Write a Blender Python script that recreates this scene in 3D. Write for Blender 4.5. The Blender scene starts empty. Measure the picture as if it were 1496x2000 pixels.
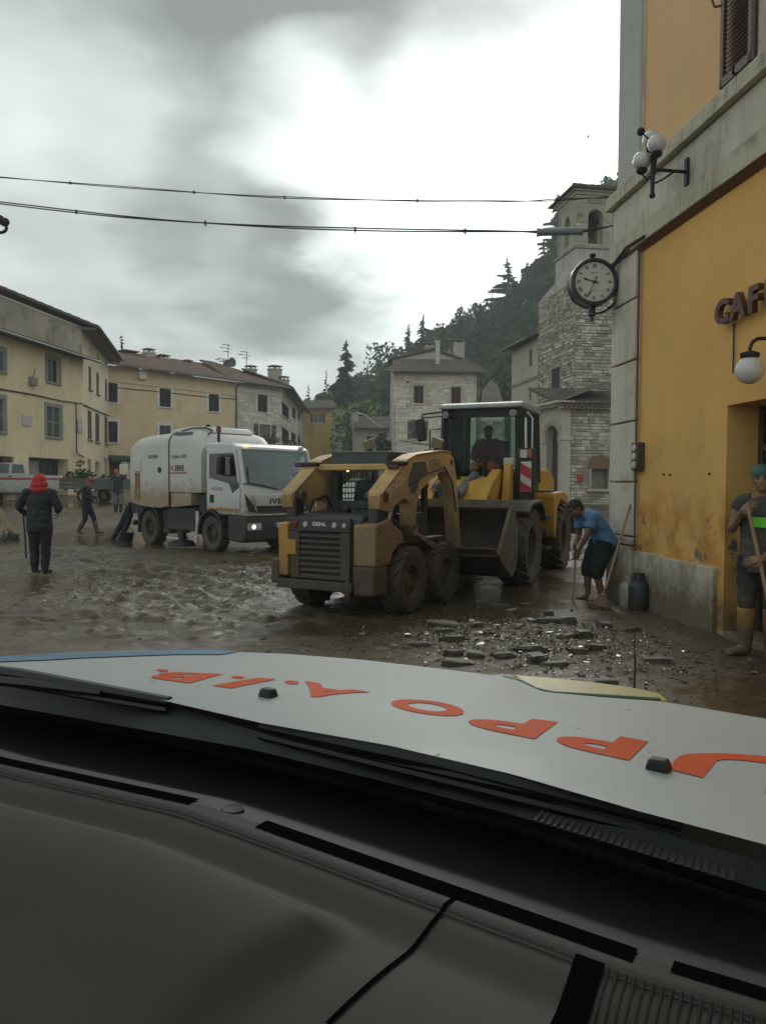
import bpy, bmesh, math, random
import numpy as np
from mathutils import Vector, Matrix, Euler, noise as mnoise
R = math.radians
random.seed(7)
S = bpy.context.scene
COL = S.collection
# ------------------------------------------------------------------ camera, sky, sun, exposure
EYE, FPX, U0, V0 = Vector((0, 0, 1.55)), 1500.0, 748.0, 1000.0
PITCH, ROLL = R(-1.95), R(0.35)
cam = bpy.data.cameras.new('camera'); camo = bpy.data.objects.new('camera', cam); COL.objects.link(camo)
cam.sensor_fit = 'VERTICAL'; cam.sensor_height = 24; cam.lens = 24 * FPX / 2000
cam.clip_start = 0.02; cam.clip_end = 3000
CM = Matrix.Rotation(R(90) + PITCH, 3, 'X') @ Matrix.Rotation(ROLL, 3, 'Z')
camo.location = EYE; camo.rotation_euler = CM.to_euler()
S.camera = camo
SUN_AZ, SUN_EL = R(9.5), R(30)
SUN = Vector((math.sin(SUN_AZ) * math.cos(SUN_EL), math.cos(SUN_AZ) * math.cos(SUN_EL), math.sin(SUN_EL)))
S.view_settings.view_transform = 'Standard'; S.view_settings.look = 'None'
S.view_settings.gamma = 1.0; S.view_settings.use_curve_mapping = False
S.view_settings.exposure = 0.85
sl = bpy.data.lights.new('sun', 'SUN'); sl.energy = 0.6; sl.angle = R(25); sl.color = (1, .96, .9)
so = bpy.data.objects.new('sun', sl); COL.objects.link(so)
so.rotation_euler = SUN.to_track_quat('Z', 'Y').to_euler()

def ray(u, v):
    d = CM @ Vector((u - U0, V0 - v, -FPX)); return d.normalized()
def P(u, v, Y):
    d = ray(u, v); return EYE + d * (Y / d.y)
def G(u, v, z=0.0):
    d = ray(u, v); return EYE + d * ((z - EYE.z) / d.z)

W = bpy.data.worlds.new('World'); S.world = W; W.use_nodes = True
nt = W.node_tree; nt.nodes.clear()
def N(t, kind, **kw):
    n = t.nodes.new(kind)
    for k, v in kw.items():
        if k.startswith('i_'):
            key = k[2:]; key = int(key) if key.isdigit() else key
            n.inputs[key].default_value = v
        else: setattr(n, k, v)
    return n
def sky():
    L = nt.links.new
    tc = N(nt, 'ShaderNodeTexCoord')
    nish = N(nt, 'ShaderNodeTexSky', sky_type='NISHITA', sun_disc=False, sun_elevation=SUN_EL, sun_rotation=SUN_AZ)
    bg1 = N(nt, 'ShaderNodeBackground', i_Strength=0.06); L(nish.outputs[0], bg1.inputs[0])
    sep = N(nt, 'ShaderNodeSeparateXYZ'); L(tc.outputs['Generated'], sep.inputs[0])
    zz = N(nt, 'ShaderNodeMath', operation='MAXIMUM'); L(sep.outputs[2], zz.inputs[0]); zz.inputs[1].default_value = 0.0
    za = N(nt, 'ShaderNodeMath', operation='ADD'); L(zz.outputs[0], za.inputs[0]); za.inputs[1].default_value = .16
    dv = N(nt, 'ShaderNodeVectorMath', operation='DIVIDE')
    cb = N(nt, 'ShaderNodeCombineXYZ'); [L(za.outputs[0], cb.inputs[i]) for i in range(3)]
    L(tc.outputs['Generated'], dv.inputs[0]); L(cb.outputs[0], dv.inputs[1])
    n1 = N(nt, 'ShaderNodeTexNoise', i_Scale=1.15, i_Detail=7.0, i_Roughness=.52, i_Distortion=.35); L(dv.outputs[0], n1.inputs[0])
    n2 = N(nt, 'ShaderNodeTexNoise', i_Scale=2.2, i_Detail=5.0, i_Roughness=.55); L(dv.outputs[0], n2.inputs[0])
    # wobble the direction so that the large cloud masses get torn edges
    wv = N(nt, 'ShaderNodeVectorMath', operation='SUBTRACT'); L(n2.outputs['Color'], wv.inputs[0]); wv.inputs[1].default_value = (.5, .5, .5)
    ws = N(nt, 'ShaderNodeVectorMath', operation='SCALE'); L(wv.outputs[0], ws.inputs[0]); ws.inputs['Scale'].default_value = .24
    wd = N(nt, 'ShaderNodeVectorMath', operation='ADD'); L(tc.outputs['Generated'], wd.inputs[0]); L(ws.outputs[0], wd.inputs[1])
    wn = N(nt, 'ShaderNodeVectorMath', operation='NORMALIZE'); L(wd.outputs[0], wn.inputs[0])
    nr = N(nt, 'ShaderNodeMapRange', i_1=.32, i_2=.68, i_3=.33, i_4=.52); L(n1.outputs[0], nr.inputs[0])  # base sky level raised all round, mainly out of view, to brighten house walls
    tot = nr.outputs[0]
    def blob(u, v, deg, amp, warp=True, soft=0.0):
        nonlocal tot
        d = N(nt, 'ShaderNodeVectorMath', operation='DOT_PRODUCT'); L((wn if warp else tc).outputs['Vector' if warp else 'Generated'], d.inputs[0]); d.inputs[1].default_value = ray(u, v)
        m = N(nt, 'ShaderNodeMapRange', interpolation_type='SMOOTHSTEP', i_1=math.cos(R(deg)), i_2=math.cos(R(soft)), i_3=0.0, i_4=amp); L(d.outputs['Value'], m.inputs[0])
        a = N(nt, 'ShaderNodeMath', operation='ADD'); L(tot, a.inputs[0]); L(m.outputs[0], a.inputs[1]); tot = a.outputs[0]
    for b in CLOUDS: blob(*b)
    # heavier cloud deck overhead, out of view, darkened to dim upward-facing surfaces
    d = N(nt, 'ShaderNodeMapRange', interpolation_type='SMOOTHSTEP', i_1=.45, i_2=.95, i_3=0.0, i_4=-.22); L(sep.outputs[2], d.inputs[0]); a = N(nt, 'ShaderNodeMath', operation='ADD'); L(tot, a.inputs[0]); L(d.outputs[0], a.inputs[1]); tot = a.outputs[0]
    mx = N(nt, 'ShaderNodeMath', operation='MAXIMUM'); L(tot, mx.inputs[0]); mx.inputs[1].default_value = .12
    cr = N(nt, 'ShaderNodeCombineColor')
    for i, t in enumerate((.945, 1.0, .975)):
        k = N(nt, 'ShaderNodeMath', operation='MULTIPLY'); L(mx.outputs[0], k.inputs[0]); k.inputs[1].default_value = t; L(k.outputs[0], cr.inputs[i])
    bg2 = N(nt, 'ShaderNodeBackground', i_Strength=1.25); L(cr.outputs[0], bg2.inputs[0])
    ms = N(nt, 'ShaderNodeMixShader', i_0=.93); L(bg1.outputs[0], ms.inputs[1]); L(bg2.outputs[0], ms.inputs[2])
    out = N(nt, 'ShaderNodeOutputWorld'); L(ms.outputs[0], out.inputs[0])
#         u    v   radius amount  -- cloud masses, bright break round the hidden sun, wide dimmer offsetting the raised sky
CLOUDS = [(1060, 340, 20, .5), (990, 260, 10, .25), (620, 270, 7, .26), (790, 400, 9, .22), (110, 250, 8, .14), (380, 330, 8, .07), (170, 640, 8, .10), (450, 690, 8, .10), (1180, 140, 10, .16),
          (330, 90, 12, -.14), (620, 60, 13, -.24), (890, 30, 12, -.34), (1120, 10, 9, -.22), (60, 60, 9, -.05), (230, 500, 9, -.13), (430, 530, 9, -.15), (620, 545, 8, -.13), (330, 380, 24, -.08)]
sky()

# ------------------------------------------------------------------ materials
MATS = {}
def mat(name, col, rough=.6, metal=0.0, var=.12, vscale=6.0, bump=0.0, bscale=30.0, mud=None, col2=None, c2=(4.0, .5, .62), island=0.0, spec=.5, coat=0.0, emit=None, streak=0.0, obj_rand=0.0, mudcol=(.075, .058, .04), mudmin=0.0):
    """Principled surface with mottled colour, optional second colour in patches, bump, drip streaks and a splash of dried mud low down."""
    if name in MATS: return MATS[name]
    m = bpy.data.materials.new(name); m.use_nodes = True; t = m.node_tree; L = t.links.new
    b = t.nodes['Principled BSDF']; b.inputs['Roughness'].default_value = rough; b.inputs['Metallic'].default_value = metal
    b.inputs['Specular IOR Level'].default_value = spec; b.inputs['Coat Weight'].default_value = coat
    tc = N(t, 'ShaderNodeTexCoord'); geo = N(t, 'ShaderNodeNewGeometry')
    n = N(t, 'ShaderNodeTexNoise', i_Scale=vscale, i_Detail=6.0, i_Roughness=.6); L(geo.outputs['Position'], n.inputs[0])
    def mixc(f, a, bb, typ='MIX'):
        x = N(t, 'ShaderNodeMix', data_type='RGBA', blend_type=typ)
        for s, idx in ((f, 0), (a, 6), (bb, 7)):
            if hasattr(s, 'links') or isinstance(s, bpy.types.NodeSocket): L(s, x.inputs[idx])
            else: x.inputs[idx].default_value = s if idx == 0 else (*s, 1)
        return x.outputs[2]
    mr = N(t, 'ShaderNodeMapRange', i_1=.3, i_2=.7, i_3=0.0, i_4=1.0); L(n.outputs[0], mr.inputs[0])
    lo = tuple(c * (1 - var) for c in col); hi = tuple(min(1, c * (1 + var)) for c in col)
    c = mixc(mr.outputs[0], lo, hi)
    if col2:
        n2 = N(t, 'ShaderNodeTexNoise', i_Scale=c2[0], i_Detail=8.0, i_Roughness=.65); L(geo.outputs['Position'], n2.inputs[0])
        r2 = N(t, 'ShaderNodeMapRange', i_1=c2[1], i_2=c2[2]); L(n2.outputs[0], r2.inputs[0])
        c = mixc(r2.outputs[0], c, col2)
    if streak:
        mp = N(t, 'ShaderNodeMapping'); mp.inputs['Scale'].default_value = (5, 5, .35); L(geo.outputs['Position'], mp.inputs[0])
        n3 = N(t, 'ShaderNodeTexNoise', i_Scale=1.6, i_Detail=7.0, i_Roughness=.7); L(mp.outputs[0], n3.inputs[0])
        r3 = N(t, 'ShaderNodeMapRange', i_1=.5, i_2=.75, i_3=0.0, i_4=streak); L(n3.outputs[0], r3.inputs[0])
        c = mixc(r3.outputs[0], c, (.045, .043, .038))
    if island or obj_rand:
        if island: src = geo.outputs['Random Per Island']; amt = island
        else: src = N(t, 'ShaderNodeObjectInfo').outputs['Random']; amt = obj_rand
        r4 = N(t, 'ShaderNodeMapRange', i_3=1 - amt, i_4=1 + amt); L(src, r4.inputs[0])
        hs = N(t, 'ShaderNodeHueSaturation'); L(c, hs.inputs['Color']); L(r4.outputs[0], hs.inputs['Value']); c = hs.outputs[0]
    ro = None
    if mud:
        z0, z1 = mud
        sp = N(t, 'ShaderNodeSeparateXYZ'); L(geo.outputs['Position'], sp.inputs[0])
        n4 = N(t, 'ShaderNodeTexNoise', i_Scale=4.5, i_Detail=10.0, i_Roughness=.78); L(geo.outputs['Position'], n4.inputs[0])
        r5 = N(t, 'ShaderNodeMapRange', i_1=z0, i_2=z1, i_3=1.0, i_4=mudmin); L(sp.outputs[2], r5.inputs[0])
        ad = N(t, 'ShaderNodeMath', operation='ADD'); L(r5.outputs[0], ad.inputs[0]); L(n4.outputs[0], ad.inputs[1])
        r6 = N(t, 'ShaderNodeMapRange', i_1=.72, i_2=1.1); L(ad.outputs[0], r6.inputs[0])
        c = mixc(r6.outputs[0], c, mudcol)
        rr = N(t, 'ShaderNodeMapRange', i_3=rough, i_4=.62); L(r6.outputs[0], rr.inputs[0]); L(rr.outputs[0], b.inputs['Roughness'])
    L(c, b.inputs['Base Color'])
    if bump:
        nb = N(t, 'ShaderNodeTexNoise', i_Scale=bscale, i_Detail=8.0, i_Roughness=.65); L(geo.outputs['Position'], nb.inputs[0])
        bp = N(t, 'ShaderNodeBump', i_Strength=min(1, bump), i_Distance=.02); L(nb.outputs[0], bp.inputs['Height']); L(bp.outputs[0], b.inputs['Normal'])
    if emit:
        b.inputs['Emission Color'].default_value = (*emit[0], 1); b.inputs['Emission Strength'].default_value = emit[1]
    MATS[name] = m
    return m
def glass(name, col=(.03, .04, .04), rough=.05):
    if name in MATS: return MATS[name]
    return mat(name, col, rough, spec=.6, var=.3, vscale=1.3)
def clear_glass(name, tint=(.75, .82, .8), refl=.12, ior=1.5):
    if name in MATS: return MATS[name]
    m = bpy.data.materials.new(name); m.use_nodes = True; t = m.node_tree; t.nodes.clear(); L = t.links.new
    tr = N(t, 'ShaderNodeBsdfTransparent'); tr.inputs[0].default_value = (*tint, 1)
    gl = N(t, 'ShaderNodeBsdfGlossy', i_Roughness=.03); gl.inputs[0].default_value = (.9, .95, .95, 1)
    fr = N(t, 'ShaderNodeFresnel', i_IOR=ior); ad = N(t, 'ShaderNodeMath', operation='ADD', i_1=refl); L(fr.outputs[0], ad.inputs[0])
    mx = N(t, 'ShaderNodeMixShader'); L(ad.outputs[0], mx.inputs[0]); L(tr.outputs[0], mx.inputs[1]); L(gl.outputs[0], mx.inputs[2])
    o = N(t, 'ShaderNodeOutputMaterial'); L(mx.outputs[0], o.inputs[0]); MATS[name] = m
    return m

MUD = (.075, .058, .04)
# ------------------------------------------------------------------ mesh helpers
class MB:
    def __init__(s): s.v, s.f, s.m = [], [], []
    def add(s, vs, fs, m=0):
        k = len(s.v); s.v += [tuple(p) for p in vs]; s.f += [tuple(i + k for i in f) for f in fs]; s.m += [m] * len(fs); return s
    def box(s, c, d, rot=None, m=0, taper=None):
        hx, hy, hz = d[0] / 2, d[1] / 2, d[2] / 2
        vs = [Vector((x * hx, y * hy, z * hz)) for z in (-1, 1) for y in (-1, 1) for x in (-1, 1)]
        if taper:
            for p in vs[4:]: p.x *= taper[0]; p.y *= taper[1]
        if rot is not None:
            M = rot if isinstance(rot, Matrix) else Euler(rot).to_matrix()
            vs = [M @ p for p in vs]
        c = Vector(c)
        return s.add([p + c for p in vs], [(0, 2, 3, 1), (4, 5, 7, 6), (0, 1, 5, 4), (2, 6, 7, 3), (0, 4, 6, 2), (1, 3, 7, 5)], m)
    def b2(s, lo, hi, m=0):
        return s.box([(a + b) / 2 for a, b in zip(lo, hi)], [abs(b - a) for a, b in zip(lo, hi)], m=m)
    def prism(s, poly, a0, a1, plane='yz', m=0):
        mk = {'yz': lambda p, a: (a, p[0], p[1]), 'xz': lambda p, a: (p[0], a, p[1]), 'xy': lambda p, a: (p[0], p[1], a)}[plane]
        n = len(poly)
        vs = [mk(p, a0) for p in poly] + [mk(p, a1) for p in poly]
        return s.add(vs, [tuple(range(n - 1, -1, -1)), tuple(range(n, 2 * n))] + [(i, (i + 1) % n, n + (i + 1) % n, n + i) for i in range(n)], m)
    def rings(s, rs, caps=True, m=0, closed=True):
        n = len(rs[0]); vs = [p for r in rs for p in r]; fs = []
        for i in range(len(rs) - 1):
            for j in range(n if closed else n - 1):
                a, b = i * n + j, i * n + (j + 1) % n; fs.append((a, b, b + n, a + n))
        if caps: fs += [tuple(range(n - 1, -1, -1)), tuple(range(len(vs) - n, len(vs)))]
        return s.add(vs, fs, m)
    def tube(s, pts, r, n=8, caps=True, m=0, up=None, flat=1.0):
        pts = [Vector(p) for p in pts]; k = len(pts)
        rr = r if isinstance(r, (list, tuple)) else [r] * k
        rs = []; u = Vector(up) if up else None
        for i in range(k):
            t = (pts[min(i + 1, k - 1)] - pts[max(i - 1, 0)]).normalized()
            if u is None:
                u = Vector((0, 0, 1)) if abs(t.z) < .9 else Vector((0, 1, 0))
            w = t.cross(u)
            if w.length < 1e-5: w = t.orthogonal()
            w.normalize(); u2 = w.cross(t).normalized()
            if not up: u = u2
            ri = rr[i]; ra, rb = ri if isinstance(ri, tuple) else (ri, ri * flat)
            rs.append([pts[i] + w * (math.cos(2 * math.pi * j / n) * ra) + u2 * (math.sin(2 * math.pi * j / n) * rb) for j in range(n)])
        return s.rings(rs, caps, m)
    def lathe(s, prof, n=20, c=(0, 0, 0), axis='z', m=0, caps=True):
        rs = []
        for r, h in prof:
            ring = []
            for j in range(n):
                a = 2 * math.pi * j / n; x, y = math.cos(a) * r, math.sin(a) * r
                p = {'z': (x, y, h), 'x': (h, x, y), 'y': (y, h, x)}[axis]
                ring.append(Vector(p) + Vector(c))
            rs.append(ring)
        return s.rings(rs, caps, m)
    def ell(s, c, r, n=12, k=8, rot=None, m=0):
        c = Vector(c); r = r if isinstance(r, (tuple, list)) else (r, r, r); rs = []
        M = Euler(rot).to_matrix() if rot else None
        for i in range(k + 1):
            a = math.pi * (i / k * .98 + .01) - math.pi / 2
            ring = []
            for j in range(n):
                b = 2 * math.pi * j / n
                p = Vector((math.cos(a) * math.cos(b) * r[0], math.cos(a) * math.sin(b) * r[1], math.sin(a) * r[2]))
                ring.append(c + (M @ p if M else p))
            rs.append(ring)
        return s.rings(rs, True, m)
    def grid(s, fn, us, vs, m=0):
        nu, nv = len(us), len(vs)
        return s.add([fn(u, v) for v in vs for u in us], [(j * nu + i, j * nu + i + 1, (j + 1) * nu + i + 1, (j + 1) * nu + i) for j in range(nv - 1) for i in range(nu - 1)], m)
    def mesh(s, name, recalc=True):
        me = bpy.data.meshes.new(name); me.from_pydata(s.v, [], s.f)
        if any(s.m): me.polygons.foreach_set('material_index', s.m)
        if recalc and len(s.f) < 60000:
            bm = bmesh.new(); bm.from_mesh(me); bmesh.ops.recalc_face_normals(bm, faces=bm.faces); bm.to_mesh(me); bm.free()
        me.update(); return me
def link(name, me, mats=(), parent=None, smooth=None, bevel=0, seg=2):
    for mm in (mats if isinstance(mats, (list, tuple)) else [mats]):
        if mm is not None: me.materials.append(mm)
    o = bpy.data.objects.new(name, me); COL.objects.link(o)
    if parent is not None: o.parent = parent
    if smooth is not None:
        me.polygons.foreach_set('use_smooth', [True] * len(me.polygons)); me.set_sharp_from_angle(angle=R(smooth))
    if bevel:
        b = o.modifiers.new('edge', 'BEVEL'); b.width = bevel; b.segments = seg; b.limit_method = 'ANGLE'; b.angle_limit = R(35); b.harden_normals = False
        if smooth is None:
            me.polygons.foreach_set('use_smooth', [True] * len(me.polygons)); me.set_sharp_from_angle(angle=R(35))
    return o
def obj(name, mb, mats, parent=None, smooth=None, bevel=0, recalc=True):
    return link(name, mb.mesh(name, recalc), mats, parent, smooth, bevel)
def tag(o, label, cat, group=None):
    o['label'] = label; o['category'] = cat; o['kind'] = 'thing'
    if group: o['group'] = group
    return o
def thing(name, label, cat, loc=(0, 0, 0), rotz=0.0, group=None):
    o = bpy.data.objects.new(name, None); COL.objects.link(o); o.location = loc; o.rotation_euler = (0, 0, rotz); o.empty_display_size = .2
    return tag(o, label, cat, group)
def structure(o): o['kind'] = 'structure'; return o
def stuff(o): o['kind'] = 'stuff'; return o
def dup(root, loc=None, rotz=None, label=None, group=None, scale=None):
    def cp(o, par):
        c = o.copy(); COL.objects.link(c); c.parent = par
        for ch in list(o.children): cp(ch, c)
        return c
    r = cp(root, None)
    if loc is not None: r.location = loc
    if rotz is not None: r.rotation_euler = (0, 0, rotz)
    if scale is not None: r.scale = (scale,) * 3
    if label: r['label'] = label
    if group: r['group'] = group
    return r
def text_mesh(s, size, extrude=.0, bold=.0, align='LEFT', sx=1.0, spc=1.0):
    c = bpy.data.curves.new('lettering', 'FONT'); c.body = s; c.size = size; c.extrude = extrude; c.offset = bold; c.align_x = align; c.align_y = 'BOTTOM_BASELINE' ; c.resolution_u = 4; c.space_character = spc
    o = bpy.data.objects.new('lettering', c); COL.objects.link(o)
    bpy.context.view_layer.update()
    me = bpy.data.meshes.new_from_object(o.evaluated_get(bpy.context.evaluated_depsgraph_get()))
    bpy.data.objects.remove(o)
    if sx != 1.0: me.transform(Matrix.Diagonal((sx, 1, 1, 1)))
    return me
def text(s, size, m, parent, origin, xd, zd, extrude=.002, bold=0.0, align='LEFT', sx=1.0, name='lettering', spc=1.0):
    """Lettering with its reading direction along xd and its up along zd, thickness towards the reader."""
    me = text_mesh(s, size, extrude, bold, align, sx, spc)
    x = Vector(xd).normalized(); y = Vector(zd).normalized(); z = x.cross(y)
    M = Matrix((x, y, z)).transposed().to_4x4(); M.translation = Vector(origin)
    me.transform(M); return link(name, me, m, parent)
def fuse(mb, voxel, name, iters=4):
    """Overlapping limbs melted into one continuous skin."""
    me = mb.mesh(name); o = bpy.data.objects.new(name, me); COL.objects.link(o)
    a = o.modifiers.new('r', 'REMESH'); a.mode = 'VOXEL'; a.voxel_size = voxel; a.use_smooth_shade = True
    b = o.modifiers.new('s', 'SMOOTH'); b.factor = .5; b.iterations = iters
    bpy.context.view_layer.update()
    r = bpy.data.meshes.new_from_object(o.evaluated_get(bpy.context.evaluated_depsgraph_get()))
    bpy.data.objects.remove(o); bpy.data.meshes.remove(me); r.name = name
    r.polygons.foreach_set('use_smooth', [True] * len(r.polygons))
    return r
def gz(x, y):
    """Height of the square: level near the car, climbing gently beyond the machines."""
    t = max(0.0, y - 19.0); t = min(t, 85.0)
    return .041 * t * min(1, t / 8.0)
# ------------------------------------------------------------------ ground, hill, air
rng = np.random.default_rng(3)
_T = rng.random((256, 256))
def vnoise(x, y):
    xi, yi = np.floor(x).astype(int), np.floor(y).astype(int); fx, fy = x - xi, y - yi
    fx = fx * fx * (3 - 2 * fx); fy = fy * fy * (3 - 2 * fy)
    a = _T[xi & 255, yi & 255]; b = _T[(xi + 1) & 255, yi & 255]; c = _T[xi & 255, (yi + 1) & 255]; d = _T[(xi + 1) & 255, (yi + 1) & 255]
    return (a * (1 - fx) + b * fx) * (1 - fy) + (c * (1 - fx) + d * fx) * fy
def fbm(x, y, o=5, g=.52):
    s = 0; a = 1; t = 0
    for i in range(o):
        s = s + a * vnoise(x + 17.3 * i, y - 9.1 * i); t += a; a *= g; x, y = x * 2.03, y * 2.03
    return s / t
def gz_np(x, y):
    t = np.clip(y - 19.0, 0, 85); return .041 * t * np.minimum(1, t / 8.0)
def blob_np(x, y, cx, cy, rx, ry): return np.exp(-(((x - cx) / rx) ** 2 + ((y - cy) / ry) ** 2))
PUDDLES = [(-5.3, 12.0, 1.3, 1.9, .05), (-3.6, 8.3, 2.4, .45, .05), (1.0, 9.1, 1.0, .45, .05), (-.3, 8.3, 1.5, .4, .045), (-7.2, 20.5, 3.5, 1.4, .05), (-2.6, 15.2, 1.3, 1.0, .04), (-7.6, 10.2, 1.5, .8, .04), (2.2, 9.9, .5, .5, .03)]
FLAT = []   # (x, y, r): places trodden level by wheels, feet and feet of walls
def mud_height(x, y):
    rough = np.clip(blob_np(x, y, -3.0, 12.5, 3.2, 4.2) * 1.25 + blob_np(x, y, -8.5, 16.0, 4.2, 2.6) * .75 + blob_np(x, y, -1.7, 9.2, 1.6, 1.3) * .8
                    + blob_np(x, y, 1.35, 7.9, 1.9, 1.25) * .75 + blob_np(x, y, -3.8, 8.2, 2.0, .8) * .25 + .14, 0, 1.2)
    wx = x + .5 * fbm(x * .9, y * .9, 3); wy = y + .5 * fbm(x * .9 + 40, y * .9, 3)
    ridg = 1 - np.abs(2 * fbm(wx * 1.5, wy * 2.1 + 7, 5) - 1)
    clod = np.clip(fbm(x * 4.6, y * 4.6, 4, .6) - .5, 0, 1)
    clod2 = np.clip(fbm(wx * 7.3 + 31, wy * 7.9, 3, .62) - .46, 0, 1)
    bil = np.abs(2 * fbm(wx * 2.7 + 5, wy * 3.3 + 11, 4, .55) - 1)
    h = rough * (.04 * (ridg - .72) + .12 * clod + .13 * clod2 + .04 * (bil - .2)) + .035 * (fbm(x * .55 + 3, y * .55, 3) - .5)
    # wheel ruts winding across the square
    for (a, b, c, d, off) in ((-7.5, 15.2, -.6, 9.3, 0), (-6.5, 16.4, 0.2, 10.4, 0), (-9, 9.4, -1.5, 8.0, 0), (-11, 20, -2.5, 12.2, 0)):
        L = math.hypot(c - a, d - b); ux, uy = (c - a) / L, (d - b) / L
        t = (x - a) * ux + (y - b) * uy; s = (x - a) * -uy + (y - b) * ux + .35 * np.sin(t * .9)
        w = np.clip(1 - np.abs(t - L / 2) / (L / 2), 0, 1) ** .5
        h = h + w * (-.08 * np.exp(-(s / .17) ** 2) + .06 * np.exp(-((np.abs(s) - .36) / .11) ** 2) + .012 * np.exp(-(s / .2) ** 2) * np.sign(np.sin(t * 26)))
    for (cx, cy, rx, ry, dp) in PUDDLES: h = h - dp * blob_np(x, y, cx, cy, rx, ry)
    for (fx, fy, fr) in FLAT:
        k = np.exp(-(((x - fx) ** 2 + (y - fy) ** 2) / fr ** 2)); h = h * (1 - k)
    lv = -.003 + .03 * (fbm(x * .35 + 9, y * .35 + 4, 2) - .5)
    h = np.where(h < lv, lv + (h - lv) * .05, h)        # standing water levels out the hollows
    near = np.clip((34 - y) / 8, 0, 1) * np.clip((y - 2) / 2, 0, 1) * np.clip((x + 16) / 3, 0, 1)
    return h * near
def make_ground():
    xs = np.unique(np.concatenate([np.arange(-300, -20, 14), np.arange(-20, -11, .35), np.arange(-11, -6, .1), np.arange(-6, 4.8, .047), np.arange(4.8, 12, .3), np.arange(12, 300, 14)]))
    ys = np.unique(np.concatenate([np.arange(-200, 2, 8), np.arange(2, 5.5, .35), np.arange(5.5, 14, .042), np.arange(14, 22, .085), np.arange(22, 36, .25), np.arange(36, 110, 2.5), np.arange(110, 420, 15)]))
    X, Y = np.meshgrid(xs, ys); Z = gz_np(X, Y) + mud_height(X, Y)
    co = np.stack([X, Y, Z], -1).reshape(-1, 3); ny, nx = X.shape
    i = (np.arange(ny - 1)[:, None] * nx + np.arange(nx - 1)[None]).ravel()
    q = np.stack([i, i + 1, i + nx + 1, i + nx], -1)
    me = bpy.data.meshes.new('mud_ground'); me.vertices.add(len(co)); me.vertices.foreach_set('co', co.ravel())
    me.loops.add(q.size); me.loops.foreach_set('vertex_index', q.ravel()); me.polygons.add(len(q)); me.polygons.foreach_set('loop_start', np.arange(0, q.size, 4)); me.polygons.foreach_set('use_smooth', np.ones(len(q), bool))
    me.update(calc_edges=True); me.validate()
    lv = -.003 + .03 * (fbm(X * .35 + 9, Y * .35 + 4, 2) - .5); w = np.clip((lv + .004 - (Z - gz_np(X, Y))) / .006, 0, 1)
    sm = np.clip(1 - (blob_np(X, Y, 1.35, 7.9, 2.2, 1.4) + blob_np(X, Y, -3, 12.3, 3.6, 4)) * 1.0, 0, 1)
    a = me.attributes.new('wet', 'FLOAT', 'POINT'); a.data.foreach_set('value', w.ravel().astype(np.float32))
    a = me.attributes.new('smear', 'FLOAT', 'POINT'); a.data.foreach_set('value', sm.ravel().astype(np.float32))
    m = bpy.data.materials.new('wet_mud'); m.use_nodes = True; t = m.node_tree; L = t.links.new; b = t.nodes['Principled BSDF']
    geo = N(t, 'ShaderNodeNewGeometry'); aw = N(t, 'ShaderNodeAttribute', attribute_name='wet'); asm = N(t, 'ShaderNodeAttribute', attribute_name='smear')
    def ns(sc, det=7.0, ro=.6):
        n = N(t, 'ShaderNodeTexNoise', i_Scale=sc, i_Detail=det, i_Roughness=ro); L(geo.outputs['Position'], n.inputs[0]); return n.outputs[0]
    def mr(s, a, b2, c, d):
        n = N(t, 'ShaderNodeMapRange', i_1=a, i_2=b2, i_3=c, i_4=d); L(s, n.inputs[0]); return n.outputs[0]
    def mixc(f, a, c):
        x = N(t, 'ShaderNodeMix', data_type='RGBA')
        for s, k in ((f, 0), (a, 6), (c, 7)):
            if isinstance(s, bpy.types.NodeSocket): L(s, x.inputs[k])
            else: x.inputs[k].default_value = (*s, 1)
        return x.outputs[2]
    c = mixc(mr(ns(.7), .35, .65, 0, 1), (.098, .077, .048), (.138, .110, .072))
    c = mixc(mr(ns(9, 8, .7), .42, .68, 0, .75), c, (.055, .042, .026))
    c = mixc(mr(ns(34, 5, .7), .6, .72, 0, .5), c, (.13, .11, .08))
    c = mixc(aw.outputs['Fac'], c, (.082, .062, .037)); L(c, b.inputs['Base Color'])
    r0 = mr(ns(2.3, 8, .65), .38, .62, .28, .62)
    inv = N(t, 'ShaderNodeMath', operation='MULTIPLY_ADD', i_1=-.86, i_2=1.0); L(aw.outputs['Fac'], inv.inputs[0])
    mm = N(t, 'ShaderNodeMath', operation='MULTIPLY'); L(r0, mm.inputs[0]); L(inv.outputs[0], mm.inputs[1]); L(mm.outputs[0], b.inputs['Roughness'])
    b.inputs['Specular IOR Level'].default_value = .3
    b1 = N(t, 'ShaderNodeBump', i_Distance=.055); L(ns(14, 8, .68), b1.inputs['Height'])
    st = N(t, 'ShaderNodeMath', operation='MULTIPLY_ADD', i_1=-.55, i_2=.8); L(asm.outputs['Fac'], st.inputs[0]); 
    st2 = N(t, 'ShaderNodeMath', operation='MULTIPLY'); L(st.outputs[0], st2.inputs[0]); L(inv.outputs[0], st2.inputs[1]); L(st2.outputs[0], b1.inputs['Strength'])
    b2 = N(t, 'ShaderNodeBump', i_Distance=.012); k2 = N(t, 'ShaderNodeMath', operation='MULTIPLY', i_1=.5); L(inv.outputs[0], k2.inputs[0]); L(k2.outputs[0], b2.inputs['Strength']); L(ns(60, 6, .7), b2.inputs['Height']); L(b1.outputs[0], b2.inputs['Normal']); L(b2.outputs[0], b.inputs['Normal'])
    o = link('mud_ground', me, m); return structure(o)
RIDGE = [(300, 905), (480, 890), (560, 870), (620, 842), (700, 806), (760, 778), (830, 735), (900, 704), (960, 668), (1010, 630), (1060, 585), (1110, 525), (1180, 440), (1300, 320), (1500, 250), (1900, 200)]
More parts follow.
